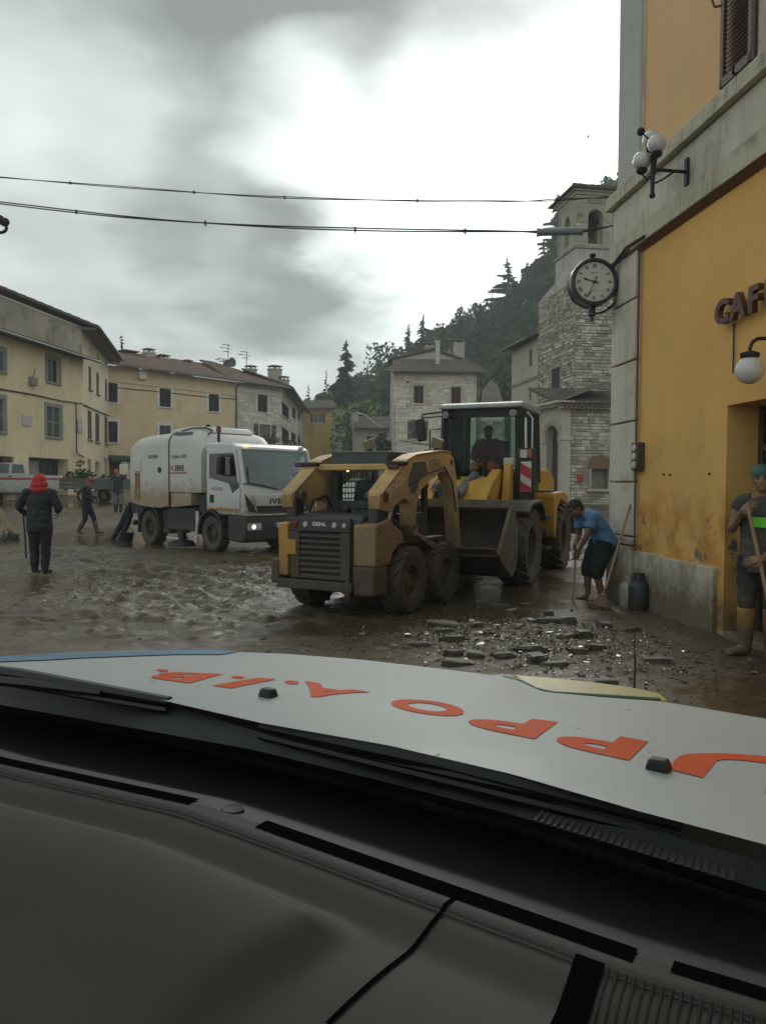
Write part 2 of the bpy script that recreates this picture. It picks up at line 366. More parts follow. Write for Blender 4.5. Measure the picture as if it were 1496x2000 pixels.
def ridge_z(x, Y=165.0):
    pts = [(P(u, v, Y).x, P(u, v, Y).z) for u, v in RIDGE]
    return float(np.interp(x, [p[0] for p in pts], [p[1] for p in pts]))
def hill_z(x, y):
    base = 3.3; t = min(1, max(0, (y - 84) / (165 - 84))); xr = x * 165 / max(y, 60)
    r = ridge_z(xr)
    if y <= 165: return base - .8 + (r - base) * (t * t * (3 - 2 * t)) ** .9
    return r - (y - 165) * .12
def make_hill():
    xs = np.linspace(-110, 260, 90); ys = np.concatenate([np.linspace(82, 165, 26), np.linspace(175, 330, 10)])
    mb = MB(); mb.grid(lambda x, y: (x, y, hill_z(x, y) + 1.2 * (float(fbm(np.array(x * .1), np.array(y * .1), 3)) - .5)), xs, ys)
    return structure(obj('hill', mb, mat('hill_floor', (.045, .05, .028), .9, var=.3, vscale=.3), smooth=60))
def leaf_cloud(mb, c, r, n, size, seed, m=0, hollow=.35, drop=0.0):
    rr = random.Random(seed)
    for _ in range(n):
        while True:
            p = Vector((rr.uniform(-1, 1), rr.uniform(-1, 1), rr.uniform(-1, 1)))
            if hollow < p.length < 1: break
        q = Vector((p.x * r[0], p.y * r[1], p.z * r[2])) + Vector(c)
        a = Vector((rr.gauss(0, 1), rr.gauss(0, 1), rr.gauss(0, 1))).normalized(); b = a.orthogonal().normalized()
        s = size * rr.uniform(.6, 1.4); t = a.cross(b)
        mb.add([q - b * s, q + t * s * .6 - a * s * .1, q + b * s, q - t * s * .6 + a * s * .15], [(0, 1, 2, 3)], m)
def broadleaf(mb, base, h, w, seed, dens=1.0, m=0, size=.4):
    rr = random.Random(seed); b = Vector(base)
    for k in range(int(7 * max(.6, dens))):
        a = rr.uniform(0, 6.28); d = rr.uniform(0, .62) * w; z = rr.uniform(.38, .9) * h
        leaf_cloud(mb, b + Vector((math.cos(a) * d, math.sin(a) * d, z)), (w * rr.uniform(.26, .42), w * rr.uniform(.26, .42), h * rr.uniform(.11, .18)), int(34 * dens), size, rr.random(), m)
def conifer_crown(mb, base, h, w, seed, m=0, levels=17, gap=0.0, droop=.25):
    rr = random.Random(seed); b = Vector(base)
    for i in range(levels * 9):
            t = (i + rr.random()) / (levels * 9); z = h * (.08 + .92 * t); L = w * (1 - t) ** .8 * (.86 + .2 * math.sin(t * levels * 3.1)) + .1
            if rr.random() < gap: continue
            a = rr.uniform(0, 6.28); L2 = L * rr.uniform(.55, 1.15); d = Vector((math.cos(a), math.sin(a), 0)); s = Vector((-d.y, d.x, 0))
            for j in range(4):
                f0, f1 = j / 4, (j + 1.3) / 4; wd = .26 * L2 * (1 - f0 * .75) + .07
                p0 = b + Vector((0, 0, z)) + d * (L2 * f0) + Vector((0, 0, -droop * L2 * f0 * f0 + rr.uniform(-.05, .05))); p1 = b + Vector((0, 0, z)) + d * (L2 * f1) + Vector((0, 0, -droop * L2 * f1 * f1 - rr.uniform(0, .1)))
                mb.add([p0 - s * wd, p1 - s * wd * .5, p1 + s * wd * .5, p0 + s * wd], [(0, 1, 2, 3)], m)
                mb.add([p0, p1, p1 + Vector((0, 0, -wd * .8)), p0 + Vector((0, 0, -wd * .9))], [(0, 1, 2, 3)], m)
LEAF = mat('leaf_dark', (.045, .088, .03), .75, var=.35, vscale=.5, island=.4, spec=.2)
LEAF2 = mat('leaf_light', (.085, .14, .04), .75, var=.3, vscale=.6, island=.35, spec=.2)
NEEDLE = mat('needle', (.03, .062, .03), .8, var=.3, vscale=.8, island=.35, spec=.2)
BARK = mat('bark', (.07, .055, .042), .9, var=.3, bump=.5)
def tree(kind, label, base, h, w, seed, group=None, **kw):
    o = thing('conifer_tree' if kind == 'fir' else 'broadleaf_tree', label, 'tree', base, 0, group)
    rr = random.Random(seed)
    tr = MB(); tr.tube([(0, 0, -.8), (.02 * h, 0, h * .3), (0, .01 * h, h * (.95 if kind == 'fir' else .62))], [h * .028, h * .02, h * .005], 8)
    if kind != 'fir':
        for k in range(5):
            a = k * 1.3; tr.tube([(0, 0, h * (.25 + .07 * k)), (math.cos(a) * w * .25, math.sin(a) * w * .25, h * (.42 + .07 * k)), (math.cos(a) * w * .5, math.sin(a) * w * .5, h * (.55 + .06 * k))], [h * .012, h * .008, h * .003], 6)
    obj('trunk', tr, BARK, o, smooth=60)
    cr = MB()
    if kind == 'fir': conifer_crown(cr, (0, 0, 0), h, w, seed, **kw)
    else: broadleaf(cr, (0, 0, 0), h, w, seed, kw.get('dens', 1.6), 0, kw.get('size', .4))
    obj('crown', cr, kw.get('mt', NEEDLE if kind == 'fir' else LEAF) if kind != 'fir' else NEEDLE, o, recalc=False)
    return o
def make_forest():
    mb = MB(); rr = random.Random(5); n = 0
    for y in [*np.arange(92, 152, 5.0), *np.arange(152, 176, 3.6)]:
        x0, x1 = -.16 * y - 4, .52 * y
        for x in np.arange(x0, x1, 4.6 if y < 150 else 4.0):
            xx, yy = x + rr.uniform(-2, 2), y + rr.uniform(-2.2, 2.2)
            z = hill_z(xx, yy); h = rr.uniform(6.5, 10.5); w = rr.uniform(2.6, 4.2)
            if yy < 128 and xx < (128 - yy) * .12 - 1: continue
            if yy > 112 and rr.random() < .22: conifer_crown(mb, (xx, yy, z - .5), h * 1.15, w * .6, rr.random(), 2, levels=9)
            else: broadleaf(mb, (xx, yy, z - 1.2), h, w, rr.random(), .9, 1 if rr.random() < .16 else 0, .62)
            n += 1
    o = stuff(obj('hillside_forest', mb, [LEAF, LEAF2, NEEDLE], recalc=False)); return o
def make_setting():
    make_ground(); make_hill(); make_forest()
    def skyl(u, vb, vt, w, kind, label, Y=163.0, **kw):
        p = P(u, vb, Y); q = P(u, vt, Y); return tree(kind, label, (p.x, p.y, min(p.z, hill_z(p.x, p.y)) - .5), q.z - min(p.z, hill_z(p.x, p.y)) + .5, w, u, 'trees standing out along the wooded hill', **kw)
    skyl(676, 775, 664, 5.0, 'fir', 'tall dark spire-shaped fir standing clear of the others at the low end of the hill', 118, levels=22)
    skyl(797, 715, 632, 3.4, 'fir', 'small pointed conifer on the skyline over the white stone house chimneys')
    skyl(826, 700, 612, 3.8, 'fir', 'taller pointed conifer beside the small one above the white stone house')
    skyl(990, 610, 498, 6.2, 'fir', 'broad open-branched fir near the top of the wooded hill', droop=.05, gap=.15, levels=12)
    skyl(1028, 600, 508, 4.6, 'fir', 'lopsided conifer just right of the broad open-branched fir', gap=.25, levels=11)
    skyl(1086, 560, 374, 7.5, 'fir', 'tallest conifer on the hill, half hidden by the stone bell tower', gap=.12, levels=20, droop=.1)
    skyl(1062, 570, 466, 5.2, 'fir', 'bushy conifer below the tallest one beside the bell tower', gap=.2, levels=12)
    skyl(752, 730, 672, 5.5, 'leaf', 'spreading feathery cedar-like tree on the low skyline beside the white stone house', dens=2.0)
    skyl(722, 745, 692, 4.0, 'leaf', 'loose leafy tree between the dark spire-shaped fir and the feathery one', dens=1.4)
    skyl(905, 690, 604, 4.2, 'leaf', 'round-headed tree rising from the middle of the wooded skyline', dens=1.8)
    skyl(880, 690, 626, 3.6, 'leaf', 'lower round tree left of the one in the middle of the wooded skyline', dens=1.5)
    skyl(945, 650, 588, 4.4, 'leaf', 'wide leafy tree on the slope below the broad open-branched fir', dens=1.8)
    skyl(855, 705, 628, 3.0, 'leaf', 'narrow leafy tree right of the pointed conifers on the skyline', dens=1.4)
    p = P(693, 880, 92); tree('leaf', 'pale green bushy tree in front of the dark hillside', (p.x, p.y, 3), 8.6, 4.0, 77, None, dens=2.6, size=.26, mt=mat('leaf_fresh', (.15, .22, .07), .75, var=.3, vscale=.6, island=.35, spec=.2))
    p = P(238, 730, 84); tree('fir', 'sparse layered conifer rising behind the tan house roof', (p.x, p.y, 3.2), P(238, 655, 84).z - 3.2, 3.6, 9, None, gap=.15, levels=15, droop=-.05)
    p = P(752, 900, 70); tree('leaf', 'dark dense bush-like tree beside the white stone house', (p.x, p.y, 2), P(752, 840, 70).z - 2, 1.5, 12, None, dens=2.4, size=.18)
FLAT += [(.3, 9.4, .7), (.84, 10.3, .7), (-1, 10.1, .7), (2.2, 12.2, .9), (3.28, 14.6, .9), (-4, 17.9, 1.0), (-6.2, 20, 1), (2.87, 10.5, .6), (3.4, 7.1, .8), (2.7, 9.6, .5), (3.0, 9.5, .7), (-6.1, 13.7, .6), (0, 0, 4)]
def make_haze():
    m = bpy.data.materials.new('thin_mist'); m.use_nodes = True; t = m.node_tree; t.nodes.clear()
    v = N(t, 'ShaderNodeVolumePrincipled'); v.inputs['Color'].default_value = (.9, .96, .97, 1); v.inputs['Density'].default_value = .0013; v.inputs['Anisotropy'].default_value = .3
    o = N(t, 'ShaderNodeOutputMaterial'); t.links.new(v.outputs[0], o.inputs['Volume'])
    mb = MB(); mb.b2((-320, -220, -1.3), (320, 440, 110)); stuff(obj('haze', mb, m))
# ------------------------------------------------------------------ houses round the square
class Facade:
    """A vertical wall plane: local x runs along it to the viewer's right, y into the building, z up."""
    def __init__(s, o, xd):
        s.o = Vector((o[0], o[1], 0)); s.x = Vector((xd[0], xd[1], 0)).normalized(); s.y = Vector((-s.x.y, s.x.x, 0)); s.rot = math.atan2(s.x.y, s.x.x)
    def at(s, u, v):
        d = ray(u, v); t = (s.o - EYE).dot(s.y) / d.dot(s.y); p = EYE + d * t
        return (p - s.o).dot(s.x), p.z
    def off(s, y): return Facade((s.o + s.y * y).to_2d(), s.x)
    def rect(s, u0, v0, u1, v1):
        um, vm = (u0 + u1) / 2, (v0 + v1) / 2
        return s.at(u0, vm)[0], s.at(um, v1)[1], s.at(u1, vm)[0], s.at(um, v0)[1]
def wall_mb(mb, x0, x1, z0, z1, depth, holes=(), reveal=.16, m=0, y0=0.0, ends=True):
    """Solid wall block x0..x1, z0..z1 whose front (y = y0) has openings with reveals."""
    xs = sorted({x0, x1, *[min(max(h[i], x0), x1) for h in holes for i in (0, 2)]}); zs = sorted({z0, z1, *[min(max(h[i], z0), z1) for h in holes for i in (1, 3)]})
    inside = lambda x, z: any(h[0] < x < h[2] and h[1] < z < h[3] for h in holes)
    for i in range(len(xs) - 1):
        for j in range(len(zs) - 1):
            if not inside((xs[i] + xs[i + 1]) / 2, (zs[j] + zs[j + 1]) / 2):
                mb.add([(xs[i], y0, zs[j]), (xs[i + 1], y0, zs[j]), (xs[i + 1], y0, zs[j + 1]), (xs[i], y0, zs[j + 1])], [(0, 1, 2, 3)], m)
    for h in holes:
        a, b, c, d = h[:4]; r = y0 + (h[4] if len(h) > 4 else reveal)
        mb.add([(a, y0, b), (c, y0, b), (c, y0, d), (a, y0, d), (a, r, b), (c, r, b), (c, r, d), (a, r, d)], [(0, 1, 5, 4), (1, 2, 6, 5), (2, 3, 7, 6), (3, 0, 4, 7), (4, 5, 6, 7)], m)
    Y = y0 + depth
    mb.add([(x0, y0, z0), (x1, y0, z0), (x1, y0, z1), (x0, y0, z1), (x0, Y, z0), (x1, Y, z0), (x1, Y, z1), (x0, Y, z1)], [(1, 5, 6, 2), (0, 3, 7, 4), (4, 7, 6, 5), (3, 2, 6, 7)], m)
TILE = mat('roof_tile', (.22, .13, .095), .9, var=.3, vscale=2.5, col2=(.12, .115, .1), c2=(1.4, .45, .6), bump=.4, island=0)
TILE_G = mat('roof_tile_grey', (.13, .105, .085), .9, var=.3, vscale=2.5, col2=(.075, .08, .06), c2=(1.2, .42, .62), bump=.4)
def roof(parent, x0, x1, z, out, depth, rise, m=TILE, hipL=0.0, hipR=0.0, pitch=.22, thick=.09, y0=0.0, name='roof', course=.45):
    """One slope of pantiles: ribs running up the slope and small steps at each course."""
    mb = MB(); n = max(4, int((x1 - x0) / (pitch / 4))); rows = max(2, int(depth / course)); st = []
    for r in range(rows):
        for e, lift in ((r / rows, .035), ((r + .999) / rows, 0.0)): st.append((e, lift))
    us = np.linspace(0, 1, n + 1)
    def fn(u, k):
        t, l = st[int(k)]; xa, xb = x0 + hipL * t, x1 - hipR * t; x = xa + (xb - xa) * u
        return (x, y0 - out + depth * t, z + rise * t + l + .06 * abs(math.sin(math.pi * (x - x0) / pitch)) ** .8)
    mb.grid(fn, us, range(len(st)))
    o = obj(name, mb, m, parent, smooth=50, recalc=False)
    s = MB(); s.add([(x0, y0 - out, z - thick), (x1, y0 - out, z - thick), (x1 - hipR, y0 - out + depth, z + rise - thick), (x0 + hipL, y0 - out + depth, z + rise - thick), (x0, y0 - out, z + .03), (x1, y0 - out, z + .03), (x1 - hipR, y0 - out + depth, z + rise + .02), (x0 + hipL, y0 - out + depth, z + rise + .02)],
              [(0, 1, 2, 3), (0, 1, 5, 4), (1, 2, 6, 5), (2, 3, 7, 6), (3, 0, 4, 7)])
    obj('eave_board', s, mat('eave_wood', (.11, .085, .065), .85, var=.25), parent if parent.parent else o)
    if not parent.parent:
        gt = MB(); gt.tube([(x0, y0 - out - .07, z - .04), (x1, y0 - out - .07, z - .06)], .065, 8); obj('gutter', gt, mat('gutter_zinc', (.16, .15, .14), .5, .4), parent, smooth=50)
    return o
DARKGLASS = glass('window_dark', (.02, .024, .025), .12)
PALEGLASS = mat('window_pale', (.16, .18, .18), .15, var=.5, vscale=1.2)
def window(parent, h, kind, frame, shut, reveal=.16, surround=None, sill=None, leafw=None, y0=0.0, arch=False, lab=None):
    """One window: frame, pane, and shutters either shut in the opening or folded back on the wall, with slats."""
    a, b, c, d = h[:4]; w, hh = c - a, d - b; f = .05; yr = y0 + reveal
    mb = MB()
    yf = yr - .05
    mb.b2((a, yf, b), (a + f, yr - .005, d)); mb.b2((c - f, yf, b), (c, yr - .005, d)); mb.b2((a + f, yf, b), (c - f, yr - .005, b + f)); mb.b2((a + f, yf, d - f), (c - f, yr - .005, d)); mb.b2(((a + c) / 2 - .025, yf, b + f), ((a + c) / 2 + .025, yr - .005, d - f))
    if kind == 'pale': mb.b2((a + f, yf + .005, b + hh * .62), (c - f, yr - .01, b + hh * .62 + .03))
    fr = obj('window', mb, frame, parent)
    p = MB(); p.b2((a + f, yr - .03, b + f), (c - f, yr - .012, d - f)); obj('pane', p, PALEGLASS if kind == 'pale' else DARKGLASS, fr)
    if surround:
        sm, sw, so = surround; q = MB(); ya, yb = y0 - so, y0 + .01
        q.b2((a - sw, ya, b), (a, yb, d)); q.b2((c, ya, b), (c + sw, yb, d)); q.b2((a - sw, ya, d), (c + sw, yb, d + sw)); obj('surround', q, sm, fr)
    if sill:
        q = MB(); q.b2((a - .14, y0 - .1, b - .09), (c + .14, y0 + .04, b - .002)); obj('sill', q, sill, fr, bevel=.01)
    def leaf(xa, xb, yy, th=.035):
        q = MB(); e = .05
        q.b2((xa, yy, b), (xa + e, yy + th, d)); q.b2((xb - e, yy, b), (xb, yy + th, d))
        for z in (b, (b + d) / 2 - .03, d - .06): q.b2((xa + e, yy, z), (xb - e, yy + th, z + .06))
        o = obj('shutter', q, shut, fr)
        n = int((hh - .2) / .085)
        for k in range(n): q.box(((xa + xb) / 2, yy + th / 2, b + .1 + (k + .5) * (hh - .2) / n), (xb - xa - 2 * e, .012, .075), rot=(.75, 0, 0))
        o.data = q.mesh('shutter'); o.data.materials.append(shut)
    if kind in ('shut', 'half'):
        leaf(a + .01, (a + c) / 2 - .006, y0 + .03)
        if kind == 'shut': leaf((a + c) / 2 + .006, c - .01, y0 + .03)
    elif kind == 'open' or kind == 'pale':
        lw = leafw or w / 2; leaf(a - lw - .02, a - .02, y0 - .05); leaf(c + .02, c + lw + .02, y0 - .05)
    return fr
def stones(parent, x0, x1, z0, z1, m, course=.2, wide=.42, seed=1, holes=(), y0=0.0, single=0, proud=.035, name='stone'):
    """Courses of uneven stones standing proud of the wall; the largest SINGLE of them as parts, the others joined in one part."""
    rr = random.Random(seed); z = z0; L = []
    while z < z1 - .04:
        h = min(course * rr.uniform(.7, 1.35), z1 - z); x = x0 - rr.uniform(0, wide * .5)
        while x < x1:
            w = wide * rr.uniform(.45, 1.7); a, b = max(x, x0), min(x + w, x1); x += w
            if b - a < .08: continue
            if any(q[0] - .02 < b and a < q[2] + .02 and q[1] - .02 < z + h and z < q[3] + .02 for q in holes): continue
            L.append((a + .012, b - .012, z + .01, z + h - .01, proud * rr.uniform(.2, 1.3), rr))
        z += h
    L.sort(key=lambda s: -(s[1] - s[0]) * (s[3] - s[2])); rest = MB()
    def one(mb, s):
        a, b, c, d, p, r = s; j = lambda k: r.uniform(-k, k); t = .018
        f = [(a + t + j(.01), y0 - p + j(.008), c + t + j(.008)), (b - t + j(.01), y0 - p + j(.008), c + t + j(.008)), (b - t + j(.01), y0 - p + j(.008), d - t + j(.008)), (a + t + j(.01), y0 - p + j(.008), d - t + j(.008))]
        k = [(a, y0 + .004, c), (b, y0 + .004, c), (b, y0 + .004, d), (a, y0 + .004, d)]
        mb.add(f + k, [(0, 1, 2, 3), (4, 5, 1, 0), (5, 6, 2, 1), (6, 7, 3, 2), (7, 4, 0, 3)])
    for s in L[:single]:
        q = MB(); one(q, s); obj(name, q, m[0], parent, recalc=False)
    for s in L[single:]: one(rest, s)
    if rest.v: stuff(obj('small_' + name if single else name, rest, m[1], parent, recalc=False))
def chimney(parent, x, y, z0, z1, w, m, cap=TILE, pots=0):
    mb = MB(); mb.b2((x - w / 2, y - w / 2, z0), (x + w / 2, y + w / 2, z1)); mb.b2((x - w / 2 - .06, y - w / 2 - .06, z1 - .1), (x + w / 2 + .06, y + w / 2 + .06, z1 + .03))
    for sx in (-1, 1):
        for sy in (-1, 1): mb.box((x + sx * w * .36, y + sy * w * .36, z1 + .14), (.1, .1, .24))
    o = obj('chimney', mb, m, parent)
    c = MB(); c.box((x, y, z1 + .3), (w * 1.25, w * 1.25, .09), taper=(.7, .7)); obj('chimney_cap', c, cap, o)
    return o
def antenna(parent, x, y, z, h, dish=True):
    mt = mat('aerial_metal', (.12, .12, .12), .5, .6); mb = MB(); mb.tube([(x, y, z), (x, y, z + h)], .035, 6)
    for k, (zz, L) in enumerate(((.95, .7), (.8, 1.0), (.66, .5))): mb.tube([(x - L, y, z + h * zz), (x + L * .5, y, z + h * zz)], .025, 5); mb.tube([(x - L * .6, y - .3, z + h * zz), (x - L * .6, y + .3, z + h * zz)], .02, 5)
    o = obj('antenna', mb, mt, parent, smooth=40)
    if dish:
        d = MB(); d.lathe([(.02, .14), (.25, .1), (.42, 0), (.44, .0), (.26, .13), (.02, .18)], 16, (x + .35, y - .15, z + .45), 'y'); obj('satellite_dish', d, mt, parent, smooth=40)
CREAM = mat('cream_plaster', (.76, .63, .41), .92, var=.07, vscale=.5, col2=(.60, .48, .31), c2=(.8, .52, .7), streak=.25, bump=.25, bscale=8)
CREAM2 = mat('pale_cream_plaster', (.68, .58, .41), .92, var=.08, vscale=.5, col2=(.56, .48, .36), c2=(.7, .5, .7), streak=.3, bump=.25, bscale=8)
TAN = mat('tan_plaster', (.72, .565, .36), .92, var=.08, vscale=.35, col2=(.58, .46, .29), c2=(.5, .5, .7), streak=.22, bump=.2, bscale=8)
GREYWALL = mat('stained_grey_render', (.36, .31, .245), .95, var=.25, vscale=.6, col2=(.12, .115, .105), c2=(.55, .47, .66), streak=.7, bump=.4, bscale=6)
STONE_W = mat('pale_stone', (.66, .61, .52), .92, var=.15, vscale=3, bump=.5, obj_rand=.2)
STONE_WI = mat('pale_stone_joined', (.66, .61, .52), .92, var=.15, vscale=3, bump=.5, island=.2)
MORTAR_W = mat('pale_mortar', (.48, .44, .375), .95, var=.15, vscale=2, bump=.4)
STONE_C = mat('church_stone', (.43, .395, .325), .94, var=.22, vscale=2.5, bump=.6, obj_rand=.45)
STONE_CI = mat('church_stone_joined', (.43, .395, .325), .94, var=.22, vscale=2.5, bump=.6, island=.45)
MORTAR_C = mat('church_mortar', (.27, .25, .205), .95, var=.25, vscale=1.5, bump=.5)
LEADGREY = mat('grey_surround', (.26, .26, .22), .9, var=.15)
BLUESHUT = mat('grey_blue_shutter', (.22, .25, .245), .7, var=.12)
DARKSHUT = mat('dark_brown_shutter', (.045, .036, .036), .75, var=.2)
REDSHUT = mat('red_brown_shutter', (.12, .05, .038), .75, var=.2)
TANSHUT = mat('tan_shutter', (.17, .16, .14), .8, var=.15)
WHITETRIM = mat('white_trim', (.70, .67, .61), .85, var=.1)
WOODF = mat('window_wood', (.12, .09, .07), .7, var=.2)
BRICK = mat('chimney_brick', (.23, .115, .085), .9, var=.3, vscale=8)
PALECH = mat('chimney_plaster', (.42, .39, .33), .9, var=.2)
def cable(parent, pts, r, name='cable', m=None):
    mb = MB(); mb.tube(pts, r, 5); return obj(name, mb, m or mat('black_cable', (.03, .03, .03), .6), parent, smooth=60)
def beam_roof_verge(parent, pts, r=.09): return cable(parent, pts, r, 'verge_tiles', TILE_G)
def left_house():
    F = Facade((-17.96, 36.0), (.145, 1)); h = thing('cream_house', 'cream house with grey louvred shutters and a low tiled eave nearest on the side street', 'house', F.o, F.rot)
    xe = F.at(163, 800)[0]; z = 8.5; x0 = -9.0
    wins = [('top', (-16, 683, 9, 724), 'shut'), ('top', (93, 702, 116, 747), 'half'), ('mid', (-16, 777, 9, 843), 'shut'), ('mid', (92, 795, 119, 854), 'shut')]
    holes = [F.rect(*w[1]) for w in wins]; doors = [F.rect(-40, 890, 29, 946), F.rect(57, 895, 134, 952)]
    zb = gz(0, 36) - .3
    mb = MB(); wall_mb(mb, x0, xe, zb, z, 9, holes + [(d[0], zb, d[2], d[3], .7) for d in doors]); obj('wall', mb, CREAM, h)
    for w, q in zip(wins, holes): window(h, q, w[2], LEADGREY, BLUESHUT, surround=(LEADGREY, .2, .03), sill=LEADGREY)
    for k, d in enumerate(doors):
        q = MB(); zt = d[3]; n = 5
        for i in range(n + 1): x = d[0] + (d[2] - d[0]) * i / n; q.b2((x - .04, .6, zb), (x + .04, .68, zt))
        q.b2((d[0], .6, zt - .1), (d[2], .68, zt)); fr = obj('shopfront', q, mat('shop_frame', (.1, .1, .095), .6), h)
        g = MB(); g.b2((d[0], .64, zb), (d[2], .66, zt - .1)); obj('pane', g, DARKGLASS, fr)
        if k:
            g = MB(); g.b2((d[0] + .25, .55, zt - 1.5), (d[0] + 1.7, .58, zt - .15)); obj('poster', g, mat('pale_poster', (.3, .33, .31), .6), fr)
    q = F.rect(43, 811, 62, 832); mb = MB(); mb.b2((q[0], -.05, q[1]), (q[2], .0, q[3])); obj('plaque', mb, mat('plaque_stone', (.5, .46, .43), .6), h, bevel=.01)
    roof(h, x0, xe + .5, z, .75, 8.0, 2.1, TILE_G)
    zc = F.at(100, 752)[1]; pts = [F.at(0, 760), F.at(60, 770), F.at(120, 783), F.at(161, 788)]
    cable(h, [(p[0], -.05, p[1]) for p in pts], .035)
    p = F.at(148, 786); q = F.at(149, 885); cable(h, [(p[0], -.05, p[1]), (q[0], -.05, q[1]), (q[0] + .8, -.05, q[1] - .2)], .03)
    q = F.at(150, 832); mb = MB(); mb.b2((q[0] - .0, -.12, q[1] - .3), (q[0] + .45, 0, q[1] + .35)); obj('meter_cabinet', mb, mat('meter_white', (.5, .5, .46), .6), h)
    q = F.at(62, 745); mb = MB(); mb.b2((q[0] - .25, -.2, q[1] - .2), (q[0] + .25, 0, q[1] + .2)); mb.tube([(q[0], -.1, q[1] + .2), (q[0] - .2, -.35, q[1] + .6)], .03, 5); obj('junction_box', mb, LEADGREY, h)
def gable_house():
    a = Vector((-16.9, 43.35)); F = Facade(a, (-.22, 1)); h = thing('gabled_house', 'taller pale house with a stained grey gable wall and narrow red-brown windows', 'house', F.o, F.rot)
    L = 10.6; z = 10.35; zb = gz(0, 44) - .3
    w3 = [(174, 716, 179, 760), (189, 728, 194, 769), (206, 740, 210, 778)]; w2 = [(172, 802, 180, 858), (187, 808, 195, 863), (205, 815, 211, 867)]; w1 = [(172, 897, 179, 950), (187, 902, 195, 948), (205, 895, 211, 945)]
    small = [(175, 679, 178, 690), (190, 691, 193, 702), (206, 704, 209, 714)]
    holes = [F.rect(*q) for q in w3 + w2]; dh = [F.rect(*q) for q in w1]; sh = [F.rect(*q) for q in small]
    mb = MB(); wall_mb(mb, 0.0, L, zb, z, 14, holes + sh + [(d[0], d[1], d[2], d[3], .3) for d in dh])
    rise = 2.75; mb.prism([(0, z), (14, z + .01), (7.5, z + rise)], .01, L - .01, 'yz'); obj('wall', mb, CREAM2, h)
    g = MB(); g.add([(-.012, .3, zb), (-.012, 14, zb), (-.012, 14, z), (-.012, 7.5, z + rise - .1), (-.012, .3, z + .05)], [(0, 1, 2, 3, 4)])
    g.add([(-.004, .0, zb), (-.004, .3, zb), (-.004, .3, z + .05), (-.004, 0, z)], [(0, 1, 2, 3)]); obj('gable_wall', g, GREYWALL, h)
    for q in holes[:3]: window(h, q, 'shut', REDSHUT, REDSHUT, sill=LEADGREY)
    for q in holes[3:]: window(h, q, 'shut', WOODF, TANSHUT, sill=LEADGREY)
    for q in sh: window(h, q, 'glass', WOODF, REDSHUT)
    for q in dh:
        m2 = MB(); m2.b2((q[0], .2, q[1]), (q[2], .28, q[3])); obj('door', m2, WOODF, h)
    roof(h, -.4, L + .9, z, .9, 8.4, rise + .45, TILE_G)
    br = MB(); br.b2((-.38, -.75, z - .22), (L + .8, -.02, z - .08)); obj('soffit', br, mat('eave_wood', (.11, .085, .065), .85), h)
    p = [F.at(163, 790), F.at(185, 800), F.at(212, 812)]; cable(h, [(q[0], -.05, q[1]) for q in p], .04)
def tan_house():
    F = Facade((-20.3, 57.0), (.86, 1)); h = thing('tan_house', 'long tan plastered house with dark closed shutters behind the white sweeper truck', 'house', F.o, F.rot)
    L = F.at(463, 800)[0]; z = 10.35; zb = 1.2
    W = [((212, 748, 230, 786), 'shut', DARKSHUT), ((312, 759, 334, 795), 'shut', DARKSHUT), ((408, 770, 428, 804), 'shut', DARKSHUT), ((212, 823, 230, 864), 'shut', DARKSHUT), ((312, 831, 334, 866), 'shut', TANSHUT), ((400, 838, 440, 870), 'shut', WOODF)]
    holes = [F.rect(*w[0]) for w in W]; g = F.rect(214, 893, 243, 950)
    mb = MB(); wall_mb(mb, -3, L, zb, z, 10, holes + [(g[0], zb, g[2], g[3], .5)]); obj('wall', mb, TAN, h)
    for w, q in zip(W, holes): window(h, q, w[1], WHITETRIM, w[2], surround=(WHITETRIM, .24, .03), sill=WHITETRIM)
    mb = MB(); mb.b2((g[0], .35, zb), (g[2], .45, g[3])); obj('door', mb, mat('red_wood_door', (.1, .05, .04), .7), h)
    mb = MB(); mb.prism([(0, g[3] + .15), (-1.0, g[3] - .2), (-1.0, g[3] - .4), (0, g[3] - .05)], g[0] - .3, g[2] + .5, 'yz'); obj('awning', mb, mat('green_awning', (.03, .075, .05), .8), h)
    a = F.at(215, 742); b = F.at(462, 766); mb = MB(); mb.b2((-3, -.09, a[1] - .1), (L, 0, a[1] + .12)); obj('string_course', mb, TAN, h)
    roof(h, -3, L + 1, z, .8, 7.0, 2.3, TILE)
    for u, vt, w, m in ((250, 686, 1.3, BRICK), (291, 682, .75, PALECH), (299, 694, .6, PALECH), (318, 694, .9, PALECH), (350, 706, .65, PALECH), (366, 704, .7, PALECH)):
        y = 5.4; x, zz = F.off(y).at(u, vt); chimney(h, x, y, z + .8, zz - .3, w, m, BRICK if m is BRICK else TILE)
    mb = MB(); mb.tube([(L - .15, -.12, zb), (L - .15, -.12, z - .6), (L - .15, -.7, z - .05)], .06, 8); obj('downpipe', mb, mat('gutter_zinc', (.16, .15, .14), .5, .4), h, smooth=50)
    p = [F.at(215, 756), F.at(300, 764), F.at(400, 775), F.at(462, 780)]; cable(h, [(q[0], -.04, q[1]) for q in p], .03)
    q = F.at(275, 732); mb = MB(); mb.b2((q[0] - .3, -.35, q[1] - .35), (q[0] + .35, 0, q[1] + .35)); obj('wall_unit', mb, WHITETRIM, h, bevel=.02)
    return F
